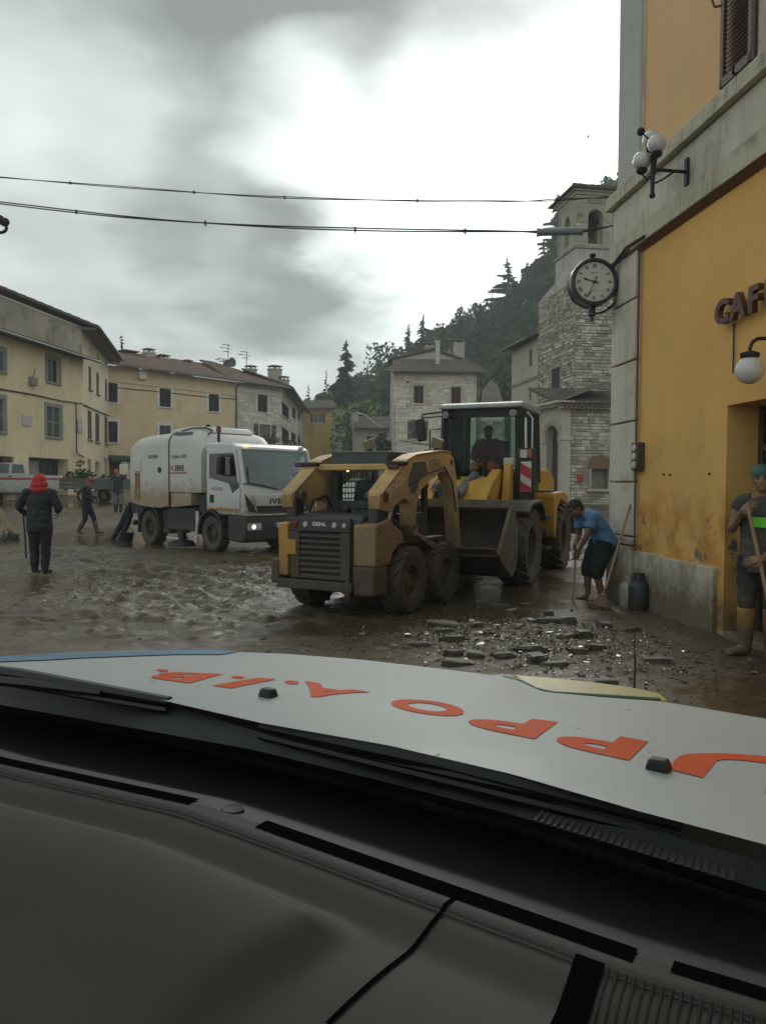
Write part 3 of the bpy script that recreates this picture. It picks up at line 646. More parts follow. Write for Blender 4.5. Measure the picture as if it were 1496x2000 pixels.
def stone_front_house(F):
    L0 = F.at(463, 800)[0]; L1 = F.at(551, 800)[0]; L = L1 - L0
    o = F.o + F.x * L0; h = thing('stone_fronted_house', 'pale stone house with a hipped roof at the end of the tan house', 'house', (o.x, o.y, 0), F.rot)
    FF = Facade((o.x, o.y), F.x); z = 10.35; zb = 1.5
    W = [((503, 771, 523, 805), 'glass'), ((507, 829, 528, 868), 'open')]
    holes = [FF.rect(*w[0]) for w in W]
    mb = MB(); wall_mb(mb, 0.01, L, zb, z, 7, holes); obj('wall', mb, MORTAR_W, h)
    stones(h, .02, L, zb + 1.6, z - .35, (STONE_W, STONE_WI), .26, .6, 4, holes)
    window(h, holes[0], 'glass', DARKSHUT, DARKSHUT, surround=(WHITETRIM, .22, .05), sill=WHITETRIM)
    window(h, holes[1], 'pale', WOODF, DARKSHUT, surround=(WHITETRIM, .15, .05), sill=WHITETRIM)
    mb = MB(); mb.b2((-.02, -.09, z - .75), (L + .02, 0, z - .55)); obj('string_course', mb, STONE_W, h)
    roof(h, -1.2, L + .7, z, .8, 6.5, 2.5, TILE, hipL=1.5, hipR=4.2)
    # long flank running up the lane
    w2 = Vector((L, 0, 0)); side = Facade((o + F.x * L).to_2d(), (-.03, 1)); a = side.rot - F.rot
    e = thing('lane_house', 'narrow stone house flank with dark shutters receding up the lane', 'house', (side.o.x, side.o.y, 0), side.rot)
    SL = 26; wins = [(551, 790, 564, 816), (571, 797, 577, 818), (582, 802, 586, 820), (551, 838, 564, 868), (569, 846, 578, 868), (582, 850, 586, 868)]
    holes = [side.rect(*q) for q in wins]; holes = [q for q in holes if q[2] < SL]
    mb = MB(); wall_mb(mb, .05, SL, zb, z + .1, 6, holes); obj('wall', mb, MORTAR_W, e); stones(e, .06, SL, 6.0, z, (STONE_W, STONE_WI), .3, .7, 6, holes)
    for q in holes: window(e, q, 'shut', WOODF, DARKSHUT, sill=WHITETRIM)
    roof(e, -.3, SL, z + .1, .9, 4.5, 1.6, TILE_G)
    for (u, vt, w, y) in ((292 + 198, 716, .8, 3.5), (537, 716, .95, 3.0), (555, 737, .7, 2.2), (484, 732, .6, 3.0)):
        x, zz = FF.off(y).at(u, vt); chimney(h, x, y, z + .3, zz - .25, w, PALECH)
    for u, vt, vb, y, ds in ((446, 672, 708, 4.6, True), (482, 686, 718, 3.6, False), (437, 700, 712, 4.4, True)):
        OF = FF.off(y); x, zt = OF.at(u, vt); zz = OF.at(u, vb)[1]; antenna(h, x, y, zz - .4, zt - zz + .4, ds)
def yellow_house():
    Y = 97; p0, p1 = P(592, 850, Y), P(651, 850, Y - 1.0); F = Facade((p0.x, p0.y), (p1.x - p0.x, p1.y - p0.y)); h = thing('yellow_house', 'small yellow house with one open-shuttered window at the end of the lane', 'house', F.o, F.rot)
    L = (p1 - p0).to_2d().length; z = F.at(620, 798)[1]; zb = 2.5; q = F.rect(612, 808, 630, 826)
    mb = MB(); wall_mb(mb, 0, L, zb, z, 6, [q]); obj('wall', mb, mat('yellow_plaster', (.66, .47, .17), .9, var=.1, vscale=.5, streak=.35, col2=(.4, .3, .13), c2=(.5, .5, .7)), h)
    window(h, q, 'pale', WHITETRIM, mat('orange_shutter', (.22, .11, .05), .8), leafw=.38, sill=WHITETRIM)
    s = F.at(620, 846)[1]; mb = MB(); mb.b2((0, -.08, s - .1), (L, 0, s + .1)); obj('string_course', mb, mat('yellow_plaster', (.5, .36, .13)), h)
    mb = MB(); mb.b2((L, .02, zb), (L + .02, 6, z)); obj('side_render', mb, PALECH, h)
    mb = MB(); mb.tube([(L - .1, -.1, zb), (L - .1, -.1, z)], .07, 6); obj('downpipe', mb, PALECH, h)
    roof(h, -1.2, L + .9, z, .8, 5, 1.5, TILE_G, hipL=.5, hipR=2.4)
def low_house():
    Y = 84; p0, p1 = P(690, 860, Y), P(770, 860, Y); F = Facade((p0.x, p0.y), (1, .05)); h = thing('low_house', 'low pale outbuilding with a tiled roof beside the white stone house', 'house', F.o, F.rot)
    L = (p1 - p0).length; z = F.at(720, 836)[1]; zb = 2.2; q = F.rect(716, 852, 728, 884)
    mb = MB(); wall_mb(mb, 0, L, zb, z, 6, [(q[0], zb, q[2], q[3], .4)]); obj('wall', mb, PALECH, h)
    mb = MB(); mb.b2((q[0], .3, zb), (q[2], .38, q[3])); obj('door', mb, mat('red_wood_door', (.1, .05, .04), .7), h)
    roof(h, -.4, L, z, .7, 4, 1.5, TILE_G)
    x, zz = F.at(694, 806); chimney(h, x, 1.5, z, zz, .7, PALECH)
    # street lamp in front of it
    p = P(690, 880, 80); l = thing('street_lamp', 'curved single-arm street lamp reaching over the low outbuilding roof', 'street lamp', (p.x, p.y, gz(0, 80)))
    zt = P(692, 806, 80).z - gz(0, 80); mb = MB(); mb.tube([(0, 0, 0), (0, 0, zt - .4), (.25, 0, zt), (1.2, 0, zt - .25), (2.5, 0, zt - 1.3)], [.1, .08, .07, .06, .05], 8); obj('pole', mb, mat('galvanised', (.4, .42, .42), .4, .5), l, smooth=40)
    mb = MB(); mb.box((2.75, 0, zt - 1.42), (.7, .28, .14), rot=(0, .5, 0)); obj('lamp_head', mb, mat('galvanised', (.4, .42, .42), .4, .5), l, bevel=.03)
def white_stone_house():
    Y = 66; p0, p1 = P(767, 800, Y), P(934, 800, Y); F = Facade((p0.x, p0.y), (1, .02)); h = thing('white_stone_house', 'white stone house with red-brown shutters and a hipped roof behind the wheel loader', 'house', F.o, F.rot)
    L = (p1 - p0).length; z = F.at(850, 727)[1]; zb = 1.5
    W = [((808, 753, 827, 788), 'shut'), ((881, 756, 900, 789), 'shut'), ((806, 821, 825, 857), 'glassopen'), ((875, 824, 892, 857), 'shut')]
    holes = [F.rect(*w[0]) for w in W]
    mb = MB(); wall_mb(mb, 0, L, zb, z, 8, holes); obj('wall', mb, MORTAR_W, h)
    stones(h, .01, L - .01, zb + 1.5, z - .15, (STONE_W, STONE_WI), .21, .55, 8, holes, single=120)
    for k, (w, q) in enumerate(zip(W, holes)):
        window(h, q, 'open' if w[1] == 'glassopen' else 'shut', WOODF, REDSHUT, sill=STONE_W, leafw=.42)
    for u, v in ((797, 747), (796, 795)):
        x, zz = F.at(u, v); mb = MB(); mb.b2((x - .1, -.03, zz - .1), (x + .1, .02, zz + .1)); obj('vent_hole', mb, DARKSHUT, h)
    mb = MB(); x, zz = F.at(771, 790); mb.tube([(x, -.12, zb), (x, -.12, zz)], .05, 6); obj('drainpipe', mb, PALECH, h, smooth=40)
    mb = MB(); x, zz = F.at(932, 740); mb.tube([(x, -.12, zb), (x, -.12, z)], .06, 6); obj('drainpipe', mb, mat('dark_pipe', (.06, .05, .045), .6), h, smooth=40)
    a, b, c = F.at(780, 860), F.at(830, 868), F.at(930, 872); cable(h, [(q[0], -.1, q[1]) for q in (a, b, c)], .03)
    roof(h, -.75, L + .75, z, .75, 4.0, 1.6, TILE_G, hipL=1.4, hipR=1.6)
    # taller rear block with its own gable
    y = 4.0; zt = F.at(850, 683)[1] * 1.05; ze = F.at(850, 703)[1] * 1.05
    g = MB(); g.prism([(0.1, zb), (L - .2, zb), (L - .2, ze - .3), (L * .52, zt), (.1, ze)], y, y + 5, 'xz'); obj('rear_wall', g, MORTAR_W, h)
    stones(h, .3, L - .5, z + 1.2, ze - .4, (STONE_W, STONE_WI), .22, .5, 9, y0=y)
    mb = MB(); mb.tube([(-.2, y - .1, ze + .05), (L * .52, y - .1, zt + .1), (L + .1, y - .1, ze - .25)], .16, 6); mb.prism([(-.3, ze), (L * .52, zt + .05), (L + .1, ze - .3), (L + .1, ze - .15), (L * .52, zt + .2), (-.3, ze + .15)], y - .2, y + 5.2, 'xz'); obj('rear_roof', mb, TILE_G, h)
    for u, vt, w, yy in ((838, 672, .75, 5.0), (872, 683, .6, 5.2), (896, 666, .95, 6)):
        x, zz = F.off(yy).at(u, vt); chimney(h, x, yy, ze - .6, zz - .25, w, PALECH)
    x, zz = F.at(858, 662); mb = MB(); mb.tube([(x, 1.5, z + .4), (x, 1.5, zz)], .2, 10); mb.tube([(x, 1.5, zz), (x, 1.5, zz + .12)], .27, 10); obj('flue_pipe', mb, mat('galvanised', (.4, .42, .42), .4, .5), h, smooth=40)
def arch_poly(x0, x1, z0, zs, n=10):
    r = (x1 - x0) / 2; c = (x0 + x1) / 2
    return [(x0, z0), (x1, z0), (x1, zs)] + [(c + r * math.cos(math.pi * k / n), zs + r * math.sin(math.pi * k / n)) for k in range(1, n)] + [(x0, zs)]
def arch_wall(mb, x0, x1, z0, z1, arches, thick, m=0, y0=0.0):
    """A wall slab with round-headed openings cut right through."""
    bm = bmesh.new(); cuts = [arch_poly(*a) for a in arches]
    xs = [x0]
    # build by vertical strips so that openings are true holes
    lines = sorted({x0, x1, *[round(p[0], 5) for c in cuts for p in c]})
    for i in range(len(lines) - 1):
        a, b = lines[i], lines[i + 1]; mid = (a + b) / 2; segs = [(z0, z0, z1, z1)]
        for (ax0, ax1, az0, azs, *_), c in zip(arches, cuts):
            if ax0 - 1e-4 <= a and b <= ax1 + 1e-4:
                r = (ax1 - ax0) / 2; cx = (ax0 + ax1) / 2; top = lambda x: azs + math.sqrt(max(0, r * r - (x - cx) ** 2))
                new = []
                for (l0, r0, l1, r1) in segs:
                    if l1 > az0 + 1e-4 and l0 < top(mid):
                        if l0 < az0: new.append((l0, r0, az0, az0))
                        new.append((top(a), top(b), l1, r1))
                    else: new.append((l0, r0, l1, r1))
                segs = new
        for (l0, r0, l1, r1) in segs:
            mb.add([(a, y0, l0), (b, y0, r0), (b, y0, r1), (a, y0, l1), (a, y0 + thick, l0), (b, y0 + thick, r0), (b, y0 + thick, r1), (a, y0 + thick, l1)], [(0, 1, 2, 3), (4, 7, 6, 5), (0, 4, 5, 1), (3, 2, 6, 7), (0, 3, 7, 4), (1, 5, 6, 2)], m)
    bm.free()
def church():
    c0 = P(1121, 800, 40); A = Facade((c0.x, c0.y), (1, .165)); h = thing('stone_church', 'rough grey stone church with a square bell tower and an arched porch', 'church', A.o, A.rot)
    # local frame: x along the face turned to the square, y into the church; the flank runs along +y at x = 0
    zb = .3; z1 = A.at(1121, 545)[1]; xr = 4.2; yf = 5.2
    win = None
    mb = MB(); mb.b2((0, 0, zb), (xr, yf, z1)); obj('wall', mb, MORTAR_C, h)
    stones(h, 0.0, xr, 5.0, z1, (STONE_C, STONE_CI), .15, .36, 11, single=110, proud=.05)
    # flank stones: built on their own little frame
    fl = bpy.data.objects.new('flank', None); COL.objects.link(fl); fl.parent = h; fl.rotation_euler = (0, 0, R(-90)); fl.location = (0, yf, 0)
    B = Facade((A.o + A.y * yf).to_2d(), -A.y)
    q = B.rect(1078, 720, 1092, 768)
    stones(fl, 0, yf, 5.0, z1, (STONE_C, STONE_CI), .15, .36, 12, holes=[q], single=110, proud=.05)
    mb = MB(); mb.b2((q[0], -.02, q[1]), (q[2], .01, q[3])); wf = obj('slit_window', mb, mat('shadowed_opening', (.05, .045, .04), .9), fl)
    mb = MB(); mb.b2((q[0] - .25, -.07, q[3]), (q[2] + .25, .01, q[3] + .28)); mb.b2((q[0] - .12, -.05, q[1]), (q[0], .01, q[3])); obj('lintel', mb, STONE_C, fl)
    # lower part of the bell tower, plastered
    z2 = A.at(1125, 482)[1] + .2; ox, oy, bw, bd = .35, .9, 2.35, 2.5
    mb = MB(); mb.prism([(oy, z1 - .3), (yf, z1 - .3), (yf, z1 + .1), (oy, z1 + .9)], .02, xr - .02, 'yz'); mb.b2((ox - .08, oy - .1, z1 - 1), (ox + bw + .1, oy + bd + .1, z2)); obj('tower_base', mb, mat('tower_plaster', (.45, .435, .39), .92, var=.2, vscale=.8, streak=.35, bump=.4), h)
    mb = MB(); mb.b2((ox - .16, oy - .18, z2), (ox + bw + .18, oy + bd + .18, z2 + .16)); obj('string_course', mb, STONE_C, h, bevel=.02)
    # belfry: four arcaded walls, open inside
    z3 = z2 + .16; z4 = A.at(1125, 378)[1] + .2; t = .42
    bel = bpy.data.objects.new('belfry', None); COL.objects.link(bel); bel.parent = h
    f = MB(); ac = ox + bw * .46
    arch_wall(f, ox, ox + bw, z3, z4, [(ac - .42, ac + .42, z3 + .15, z4 - 1.0)], t, y0=oy)
    obj('belfry_wall', f, STONE_C, bel); f = MB(); arch_wall(f, ox, ox + bw, z3, z4, [(ac - .42, ac + .42, z3 + .15, z4 - 1.0)], t, y0=oy + bd - t); obj('belfry_wall', f, STONE_C, bel)
    g = MB(); arch_wall(g, t, bd - t, z3, z4, [(bd / 2 - .36, bd / 2 + .36, z3 + .3, z4 - 1.0)], t)
    for xx, nm in ((ox, 0), (ox + bw - t, 1)):
        me = g.mesh('belfry_side'); me.transform(Matrix.Translation((xx + t, oy, 0)) @ Matrix.Rotation(R(90), 4, 'Z')); link('belfry_side', me, STONE_C, bel)
    stones(bel, ox + .02, ox + bw - .02, z3, z4, (STONE_C, STONE_CI), .26, .5, 21, holes=[(ac - .5, z3, ac + .5, z4 - .5)], y0=oy, single=24)
    mb = MB()
    mb.lathe([(.02, .62), (.12, .6), (.2, .5), (.24, .25), (.34, .02), (.36, 0), (.3, 0), (.2, .3), (.02, .5)], 18, (ac, oy + bd / 2, z3 + 1.0)); mb.box((ac, oy + bd / 2, z3 + 1.72), (bw - .9, .12, .14)); obj('bell', mb, mat('bronze', (.12, .1, .06), .45, .8), bel, smooth=40)
    mb = MB(); cx, cy = ox + bw / 2, oy + bd / 2
    for k, (o, a, b) in enumerate(((.02, 0, .12), (.12, .12, .26), (.24, .26, .36))): mb.box((cx, cy, z4 + (a + b) / 2), (bw + 2 * o, bd + 2 * o, b - a))
    obj('belfry_cornice', mb, STONE_C, bel, bevel=.015)
    mb = MB(); zr = z4 + .36; e = .45
    mb.add([(ox - e, oy - e, zr), (ox + bw + e, oy - e, zr), (ox + bw + e, oy + bd + e, zr), (ox - e, oy + bd + e, zr), (cx, cy, zr + .75), (ox - e, oy - e, zr + .07), (ox + bw + e, oy - e, zr + .07), (ox + bw + e, oy + bd + e, zr + .07), (ox - e, oy + bd + e, zr + .07)],
           [(0, 1, 2, 3), (0, 1, 6, 5), (1, 2, 7, 6), (2, 3, 8, 7), (3, 0, 5, 8), (5, 6, 4), (6, 7, 4), (7, 8, 4), (8, 5, 4)])
    for i in range(9): mb.tube([(ox - e + .05 + i * (bw + 2 * e) / 9, oy - e - .03, zr + .1), (cx + (i - 4) * .05, cy - .1, zr + .74)], .06, 5)
    obj('belfry_roof', mb, TILE_G, bel)
    # porch: lower walls and its tiled apron
    p0 = P(1096, 900, 36.6); C = Facade((p0.x, p0.y), (1, .165)); pc = bpy.data.objects.new('porch', None); COL.objects.link(pc); pc.parent = h
    rel = p0.to_2d() - A.o.to_2d(); px, py = rel.dot(A.x.to_2d()), rel.dot(A.y.to_2d()); pc.location = (px, py, 0)
    ze = C.at(1150, 795)[1]; xr2 = 6.0; nq = C.rect(1153, 915, 1187, 955)
    mb = MB(); wall_mb(mb, 0, xr2, zb, ze, .5, [(nq[0], nq[1], nq[2], nq[3], .35)]); obj('porch_wall', mb, MORTAR_C, pc)
    stones(pc, .45, xr2, zb, ze - .05, (STONE_C, STONE_CI), .155, .38, 31, holes=[(nq[0] - .1, nq[1] - .1, nq[2] + .1, nq[3] + .5)], single=80)
    mb = MB(); mb.b2((-.05, -.09, zb), (.42, .03, ze)); mb.b2((-.12, -.14, ze - 1.6), (.5, .03, ze - 1.45)); obj('corner_pilaster', mb, mat('dressed_stone', (.48, .44, .37), .9, var=.15, bump=.3), pc, bevel=.015)
    mb = MB(); mb.prism(arch_poly(nq[0] - .12, nq[2] + .12, nq[3] - .02, nq[3] + .1, 8), -.08, .02, 'xz'); nb = obj('niche_arch', mb, mat('terracotta_arch', (.2, .12, .08), .9), pc)
    mb = MB(); mb.b2((nq[0] - .25, -.15, nq[1] - .12), (nq[2] + .25, .02, nq[1])); mb.b2((nq[0] - .08, -.06, nq[1]), (nq[0], .02, nq[3])); mb.b2((nq[2], -.06, nq[1]), (nq[2] + .08, .02, nq[3])); obj('niche_frame', mb, mat('dressed_stone', (.36, .33, .28)), pc)
    q = C.rect(1126, 926, 1136, 942); mb = MB(); mb.b2((q[0], -.16, q[1]), (q[2], -.02, q[3])); obj('post_box', mb, mat('red_box', (.35, .04, .035), .5), pc, bevel=.02)
    roof(pc, -.35, xr2, ze + .05, .55, 4.2, 1.25, TILE_G, name='porch_roof')
    mb = MB()
    for i in range(30): mb.b2((-.2 + i * .21, -.45, ze - .12), (-.1 + i * .21, -.0, ze + .0))
    stuff(obj('dentil', mb, STONE_C, pc))
    D = Facade(p0.to_2d() - Vector((-.29, .957)) * -3.4, (.29, -.957)); dw = bpy.data.objects.new('arch_front', None); COL.objects.link(dw); dw.parent = h
    rel = D.o.to_2d() - A.o.to_2d(); dw.location = (rel.dot(A.x.to_2d()), rel.dot(A.y.to_2d()), 0); dw.rotation_euler = (0, 0, D.rot - A.rot)
    ar = D.rect(1066, 832, 1090, 962); rr = (ar[2] - ar[0]) / 2
    f = MB(); arch_wall(f, 0, 3.4, zb, ze, [(ar[0], ar[2], zb, ar[3] - rr)], .5); obj('arch_wall', f, mat('dressed_stone', (.36, .33, .28)), dw)
    mb = MB(); mb.b2((ar[0] - .1, .35, zb), (ar[2] + .1, .42, ar[3])); obj('church_door', mb, mat('church_door_wood', (.055, .04, .032), .7, var=.3), dw)
    for k in range(11):
        a = math.pi * k / 10; s = MB(); c = (ar[0] + ar[2]) / 2; s.box((c + math.cos(a) * (rr + .17), -.02, ar[3] - rr + math.sin(a) * (rr + .17)), (.3, .12, .42), rot=(0, -a, 0)); obj('voussoir', s, mat('dressed_stone', (.36, .33, .28)), dw, bevel=.01)
    mb = MB(); mb.b2((-.1, -.3, ze), (3.5, .6, ze + .12)); mb.b2((-.1, -.45, ze + .12), (3.6, .6, ze + .26)); obj('porch_cornice', mb, STONE_C, dw, bevel=.01)
    f = MB(); f.add([(0, 0, ze + .26), (3.4, 0, ze + .26), (3.4, 3, ze + 1.4), (0, 3, ze + 1.4)], [(0, 1, 2, 3)]); obj('porch_roof', f, TILE_G, dw)
def side_chapel_house():
    F = Facade((8.2, 49.6), (.165, -1)); h = thing('plain_cream_house', 'plain cream house with two slit windows squeezed behind the church tower', 'house', F.o, F.rot)
    z = F.at(1035, 664)[1]; L = 4.6; W = [(1033, 683, 1039, 716), (1033, 762, 1037, 782)]; holes = [F.rect(*q) for q in W]
    mb = MB(); wall_mb(mb, 0, L, .8, z, 5, holes); obj('wall', mb, mat('grey_cream_render', (.46, .43, .35), .93, var=.12, vscale=.6, streak=.4), h)
    for q in holes: window(h, q, 'shut', WOODF, TANSHUT)
    s = F.at(1033, 742)[1]; mb = MB(); mb.b2((0, -.07, s - .08), (L, 0, s + .08)); obj('string_course', mb, LEADGREY, h)
    roof(h, -.7, L, z, .5, 4, 1.2, TILE_G)
def rock_ruin():
    p = P(955, 800, 74); h = thing('ruined_wall', 'broken stub of old stone wall between the white stone house and the church', 'wall', (p.x, p.y, 2.4))
    zt = P(955, 741, 74).z - 2.4; mb = MB(); mb.prism([(-1, 0), (1.6, 0), (1.5, zt * .7), (.9, zt * .92), (.2, zt), (-.5, zt * .9), (-.9, zt * .6)], 0, 1.2, 'xz'); obj('rubble_core', mb, MORTAR_C, h, bevel=.1)
    stones(h, -.85, 1.3, .2, zt * .68, (STONE_C, STONE_CI), .35, .6, 41)
def make_houses():
    left_house(); gable_house(); F = tan_house(); stone_front_house(F); yellow_house(); low_house(); white_stone_house(); church(); side_chapel_house(); rock_ruin()
# ------------------------------------------------------------------ ochre café building on the near corner
OCHRE = mat('ochre_plaster', (.76, .44, .135), .9, var=.08, vscale=.9, col2=(.66, .41, .15), c2=(.7, .48, .7), streak=.10, bump=.25, bscale=5)
ORANGE = mat('faded_orange_plaster', (.78, .475, .26), .92, var=.07, vscale=.6, col2=(.69, .48, .22), c2=(.5, .45, .7), bump=.2, bscale=5)
LIME = mat('limestone', (.56, .515, .40), .9, var=.1, vscale=2.2, col2=(.27, .25, .2), c2=(2.2, .50, .70), streak=.5, bump=.7, bscale=14, mud=(-.15, .85), mudcol=(.17, .14, .095))
LIME2 = mat('limestone_clean', (.60, .565, .46), .9, var=.09, vscale=1.5, col2=(.33, .31, .26), c2=(1.6, .52, .75), streak=.3, bump=.4, bscale=14, mud=(-.3, .8), mudcol=(.17, .14, .095))
GREYPIL = mat('grey_pilaster', (.47, .48, .44), .92, var=.08, vscale=.8, streak=.15, bump=.2)
def stain_plaster():
    """Ochre plaster with flaked orange undercoat and grey scars along the flood line."""
    m = MATS['ochre_plaster']; t = m.node_tree; L = t.links.new; b = t.nodes['Principled BSDF']; src = b.inputs['Base Color'].links[0].from_socket
    geo = N(t, 'ShaderNodeNewGeometry'); sp = N(t, 'ShaderNodeSeparateXYZ'); L(geo.outputs['Position'], sp.inputs[0])
    def band(z0, z1, z2, z3, sc, lo, hi, col, src, amt=1.0):
        r = N(t, 'ShaderNodeMapRange', i_1=z0, i_2=z1); L(sp.outputs[2], r.inputs[0]); q = N(t, 'ShaderNodeMapRange', i_1=z2, i_2=z3, i_3=1.0, i_4=0.0); L(sp.outputs[2], q.inputs[0])
        n = N(t, 'ShaderNodeTexNoise', i_Scale=sc, i_Detail=7.0, i_Roughness=.6); L(geo.outputs['Position'], n.inputs[0]); k = N(t, 'ShaderNodeMapRange', i_1=lo, i_2=hi, i_4=amt); L(n.outputs[0], k.inputs[0])
        a = N(t, 'ShaderNodeMath', operation='MULTIPLY'); L(r.outputs[0], a.inputs[0]); L(q.outputs[0], a.inputs[1]); c = N(t, 'ShaderNodeMath', operation='MULTIPLY'); L(a.outputs[0], c.inputs[0]); L(k.outputs[0], c.inputs[1])
        x = N(t, 'ShaderNodeMix', data_type='RGBA'); L(c.outputs[0], x.inputs[0]); L(src, x.inputs[6]); x.inputs[7].default_value = (*col, 1); return x.outputs[2]
    s = band(.3, .8, 1.15, 1.6, 2.6, .42, .60, (.46, .20, .035), src, .8)
    s = band(.4, .9, 1.1, 1.3, 3.6, .58, .62, (.14, .13, .11), s)
    s = band(.9, 1.3, 1.9, 2.6, 1.1, .5, .75, (.38, .2, .06), s, .6)
    s = band(-.2, -.1, .3, .7, 1.6, .3, .6, (.06, .045, .03), s)
    L(s, b.inputs['Base Color'])
stain_plaster()
CF = Facade((3.34, 10.06), (.0995, -.995))
def cafe_building():
    h = thing('cafe_building', 'ochre corner building with limestone bands, stone quoins and a dark café doorway', 'building', CF.o, CF.rot)
    dx0, dx1, dz = 2.10, 3.35, 2.40; X1 = 16.0; top = 12.5
    wx0, wx1, wz = 2.62, 3.75, 5.64
    mb = MB(); wall_mb(mb, -.76, X1, -.4, 4.66, 9, [(dx0, -.4, dx1, dz, .42)]); obj('wall', mb, OCHRE, h)
    mb = MB(); wall_mb(mb, -.76, X1, 4.665, top, 9, [(wx0, wz, wx1, wz + 1.9, .2)]); obj('upper_wall', mb, ORANGE, h)
    # plinth slabs with open joints
    xs = [.0, .62, 1.28, 1.98]
    for a, b in zip(xs[:-1], xs[1:]):
        s = MB(); s.b2((a + .006, -.055, -.3), (b - .006, .01, .72 - .012 * (a > .5))); obj('plinth_slab', s, LIME, h, bevel=.012)
    for a, b in ((3.5, 4.6), (4.62, 5.9), (5.92, 7.2)):
        s = MB(); s.b2((a, -.055, -.3), (b, .01, .72)); obj('plinth_slab', s, LIME, h, bevel=.012)
    # rusticated corner blocks
    zs = [-.3, .78, .9, 1.62, 2.42, 3.22, 4.02, 4.64]
    for k, (a, b) in enumerate(zip(zs[:-1], zs[1:])):
        p = .10 if k in (0, 1) else .075; s = MB()
        s.b2((-.76 - p * .6, -p, a + .012), (-.02, .012, b - .012)); s.b2((-.76 - p * .6, .0, a + .012), (-.7, .7, b - .012)); obj('corner_stone', s, LIME2 if k > 1 else LIME, h, bevel=.014)
    # limestone cornice: three stepped courses of blocks
    for (z0, z1, p, jit, pitch, m) in ((4.66, 4.93, .10, 0, .92, LIME), (4.93, 5.40, .075, .4, 1.25, LIME2), (5.40, 5.585, .16, .2, 1.05, LIME)):
        x = -.82; k = 0
        while x < 8:
            w = pitch * (1 + .25 * math.sin(k * 2.3 + jit * 9)); s = MB(); s.b2((max(x, -.82 - p * .5) + (.004 if k else -p * .5), -p + .004 * math.sin(k * 5), z0 + .004), (x + w - .004, .012, z1 - .004)); obj('cornice_block', s, m, h, bevel=.01); x += w; k += 1
        s = MB(); s.b2((-.82 - p, .0, z0 + .004), (-.7, 6, z1 - .004)); obj('cornice_return', s, m, h, bevel=.01)
    s = MB(); s.prism([(-.012, 4.60), (-.1, 4.655), (.0, 4.655)], -.02, 8, 'yz'); obj('cornice_drip', s, mat('rust_edge', (.15, .08, .04), .9), h)
    # upper pilaster strip
    s = MB(); s.b2((-.72, -.06, 5.59), (-.02, .01, top)); s.b2((-.78, -.0, 5.59), (-.7, 3, top)); obj('upper_pilaster', s, GREYPIL, h, bevel=.01)
    s = MB(); s.b2((-.05, -.035, 5.6), (.0, .01, top)); obj('pilaster_edge', s, LIME2, h)
    # shutter folded back beside the upper window
    s = MB(); a, b, z0, z1 = 1.98, 2.55, 5.66, 7.6
    for q in ((a, a + .06, z0, z1), (b - .06, b, z0, z1), (a, b, z0, z0 + .09), (a, b, 6.6, 6.7), (a, b, z1 - .08, z1)): s.b2((q[0], -.10, q[2]), (q[1], -.055, q[3]))
    wsh = obj('shutter', s, mat('shutter_paint', (.17, .13, .125), .55, var=.1), h, bevel=.006)
    q = MB(); sl_me = None
    for k in range(38):
        z = z0 + .12 + k * .047
        if 6.57 < z < 6.72: continue
        if sl_me is None:
            s = MB(); s.box((0, 0, 0), (b - a - .12, .058, .008), rot=(.95, 0, 0)); sl_me = s.mesh('slat'); o = link('slat', sl_me, mat('slat_paint', (.075, .06, .06), .6, var=.15), wsh)
        else: o = bpy.data.objects.new('slat', sl_me); COL.objects.link(o); o.parent = wsh
        o.location = ((a + b) / 2, -.078, z)
    s = MB(); s.tube([(a + .02, -.1, 6.5), (a - .04, -.14, 6.52), (a - .06, -.16, 6.6)], .012, 6); obj('shutter_catch', s, mat('iron', (.05, .05, .05), .6, .5), h, smooth=50); s = MB(); s.tube([(b - .2, -.06, 5.62), (b - .2, -.16, 5.63), (b - .14, -.19, 5.68)], .014, 6); obj('shutter_catch', s, mat('iron', (.05, .05, .05), .6, .5), h, smooth=50)
    s = MB(); s.b2((wx0 - .06, -.04, wz), (wx0 + .14, .19, 7.54)); s.b2((wx1 - .14, -.04, wz), (wx1 + .06, .19, 7.54)); obj('window_surround', s, LIME, h, bevel=.01)
    s = MB(); s.b2((wx0 + .14, .02, wz), (wx0 + .24, .1, 7.54)); s.b2((wx1 - .24, .02, wz), (wx1 - .14, .1, 7.54)); s.b2((wx0 + .24, .02, wz), (wx1 - .24, .1, wz + .1)); wf = obj('window', s, mat('red_window_paint', (.2, .07, .04), .6), h)
    s = MB(); s.b2((wx0 + .24, .06, wz + .1), (wx1 - .24, .075, 7.54)); obj('pane', s, DARKGLASS, wf)
    # doorway: glazed shopfront deep in the reveal, step
    s = MB(); f = .07
    for q in ((dx0, dx0 + f, -.2, dz), (dx1 - f, dx1, -.2, dz), (dx0 + f, dx1 - f, dz - f, dz), (dx0 + f, dx1 - f, 1.93, 2.0), (2.72, 2.79, -.2, 1.93)): s.b2((q[0], .34, q[2]), (q[1], .41, q[3]))
    dr = obj('door', s, mat('door_bronze', (.06, .05, .042), .5, .2), h, bevel=.006)
    s = MB(); s.b2((dx0 + f, .37, 0), (dx1 - f, .38, dz - f)); obj('pane', s, DARKGLASS, dr)
    s = MB(); s.b2((dx0 + .02, -.02, -.2), (dx1 - .02, .34, .07)); obj('doorstep', s, LIME, h, bevel=.015)
    # nameplate with three bell plates, nail holes and a dangling wire
    s = MB(); s.b2((-.02, -.1, 1.77), (.17, .0, 2.13)); nb = obj('bell_panel', s, mat('bell_bronze', (.075, .065, .055), .5, .3), h, bevel=.008)
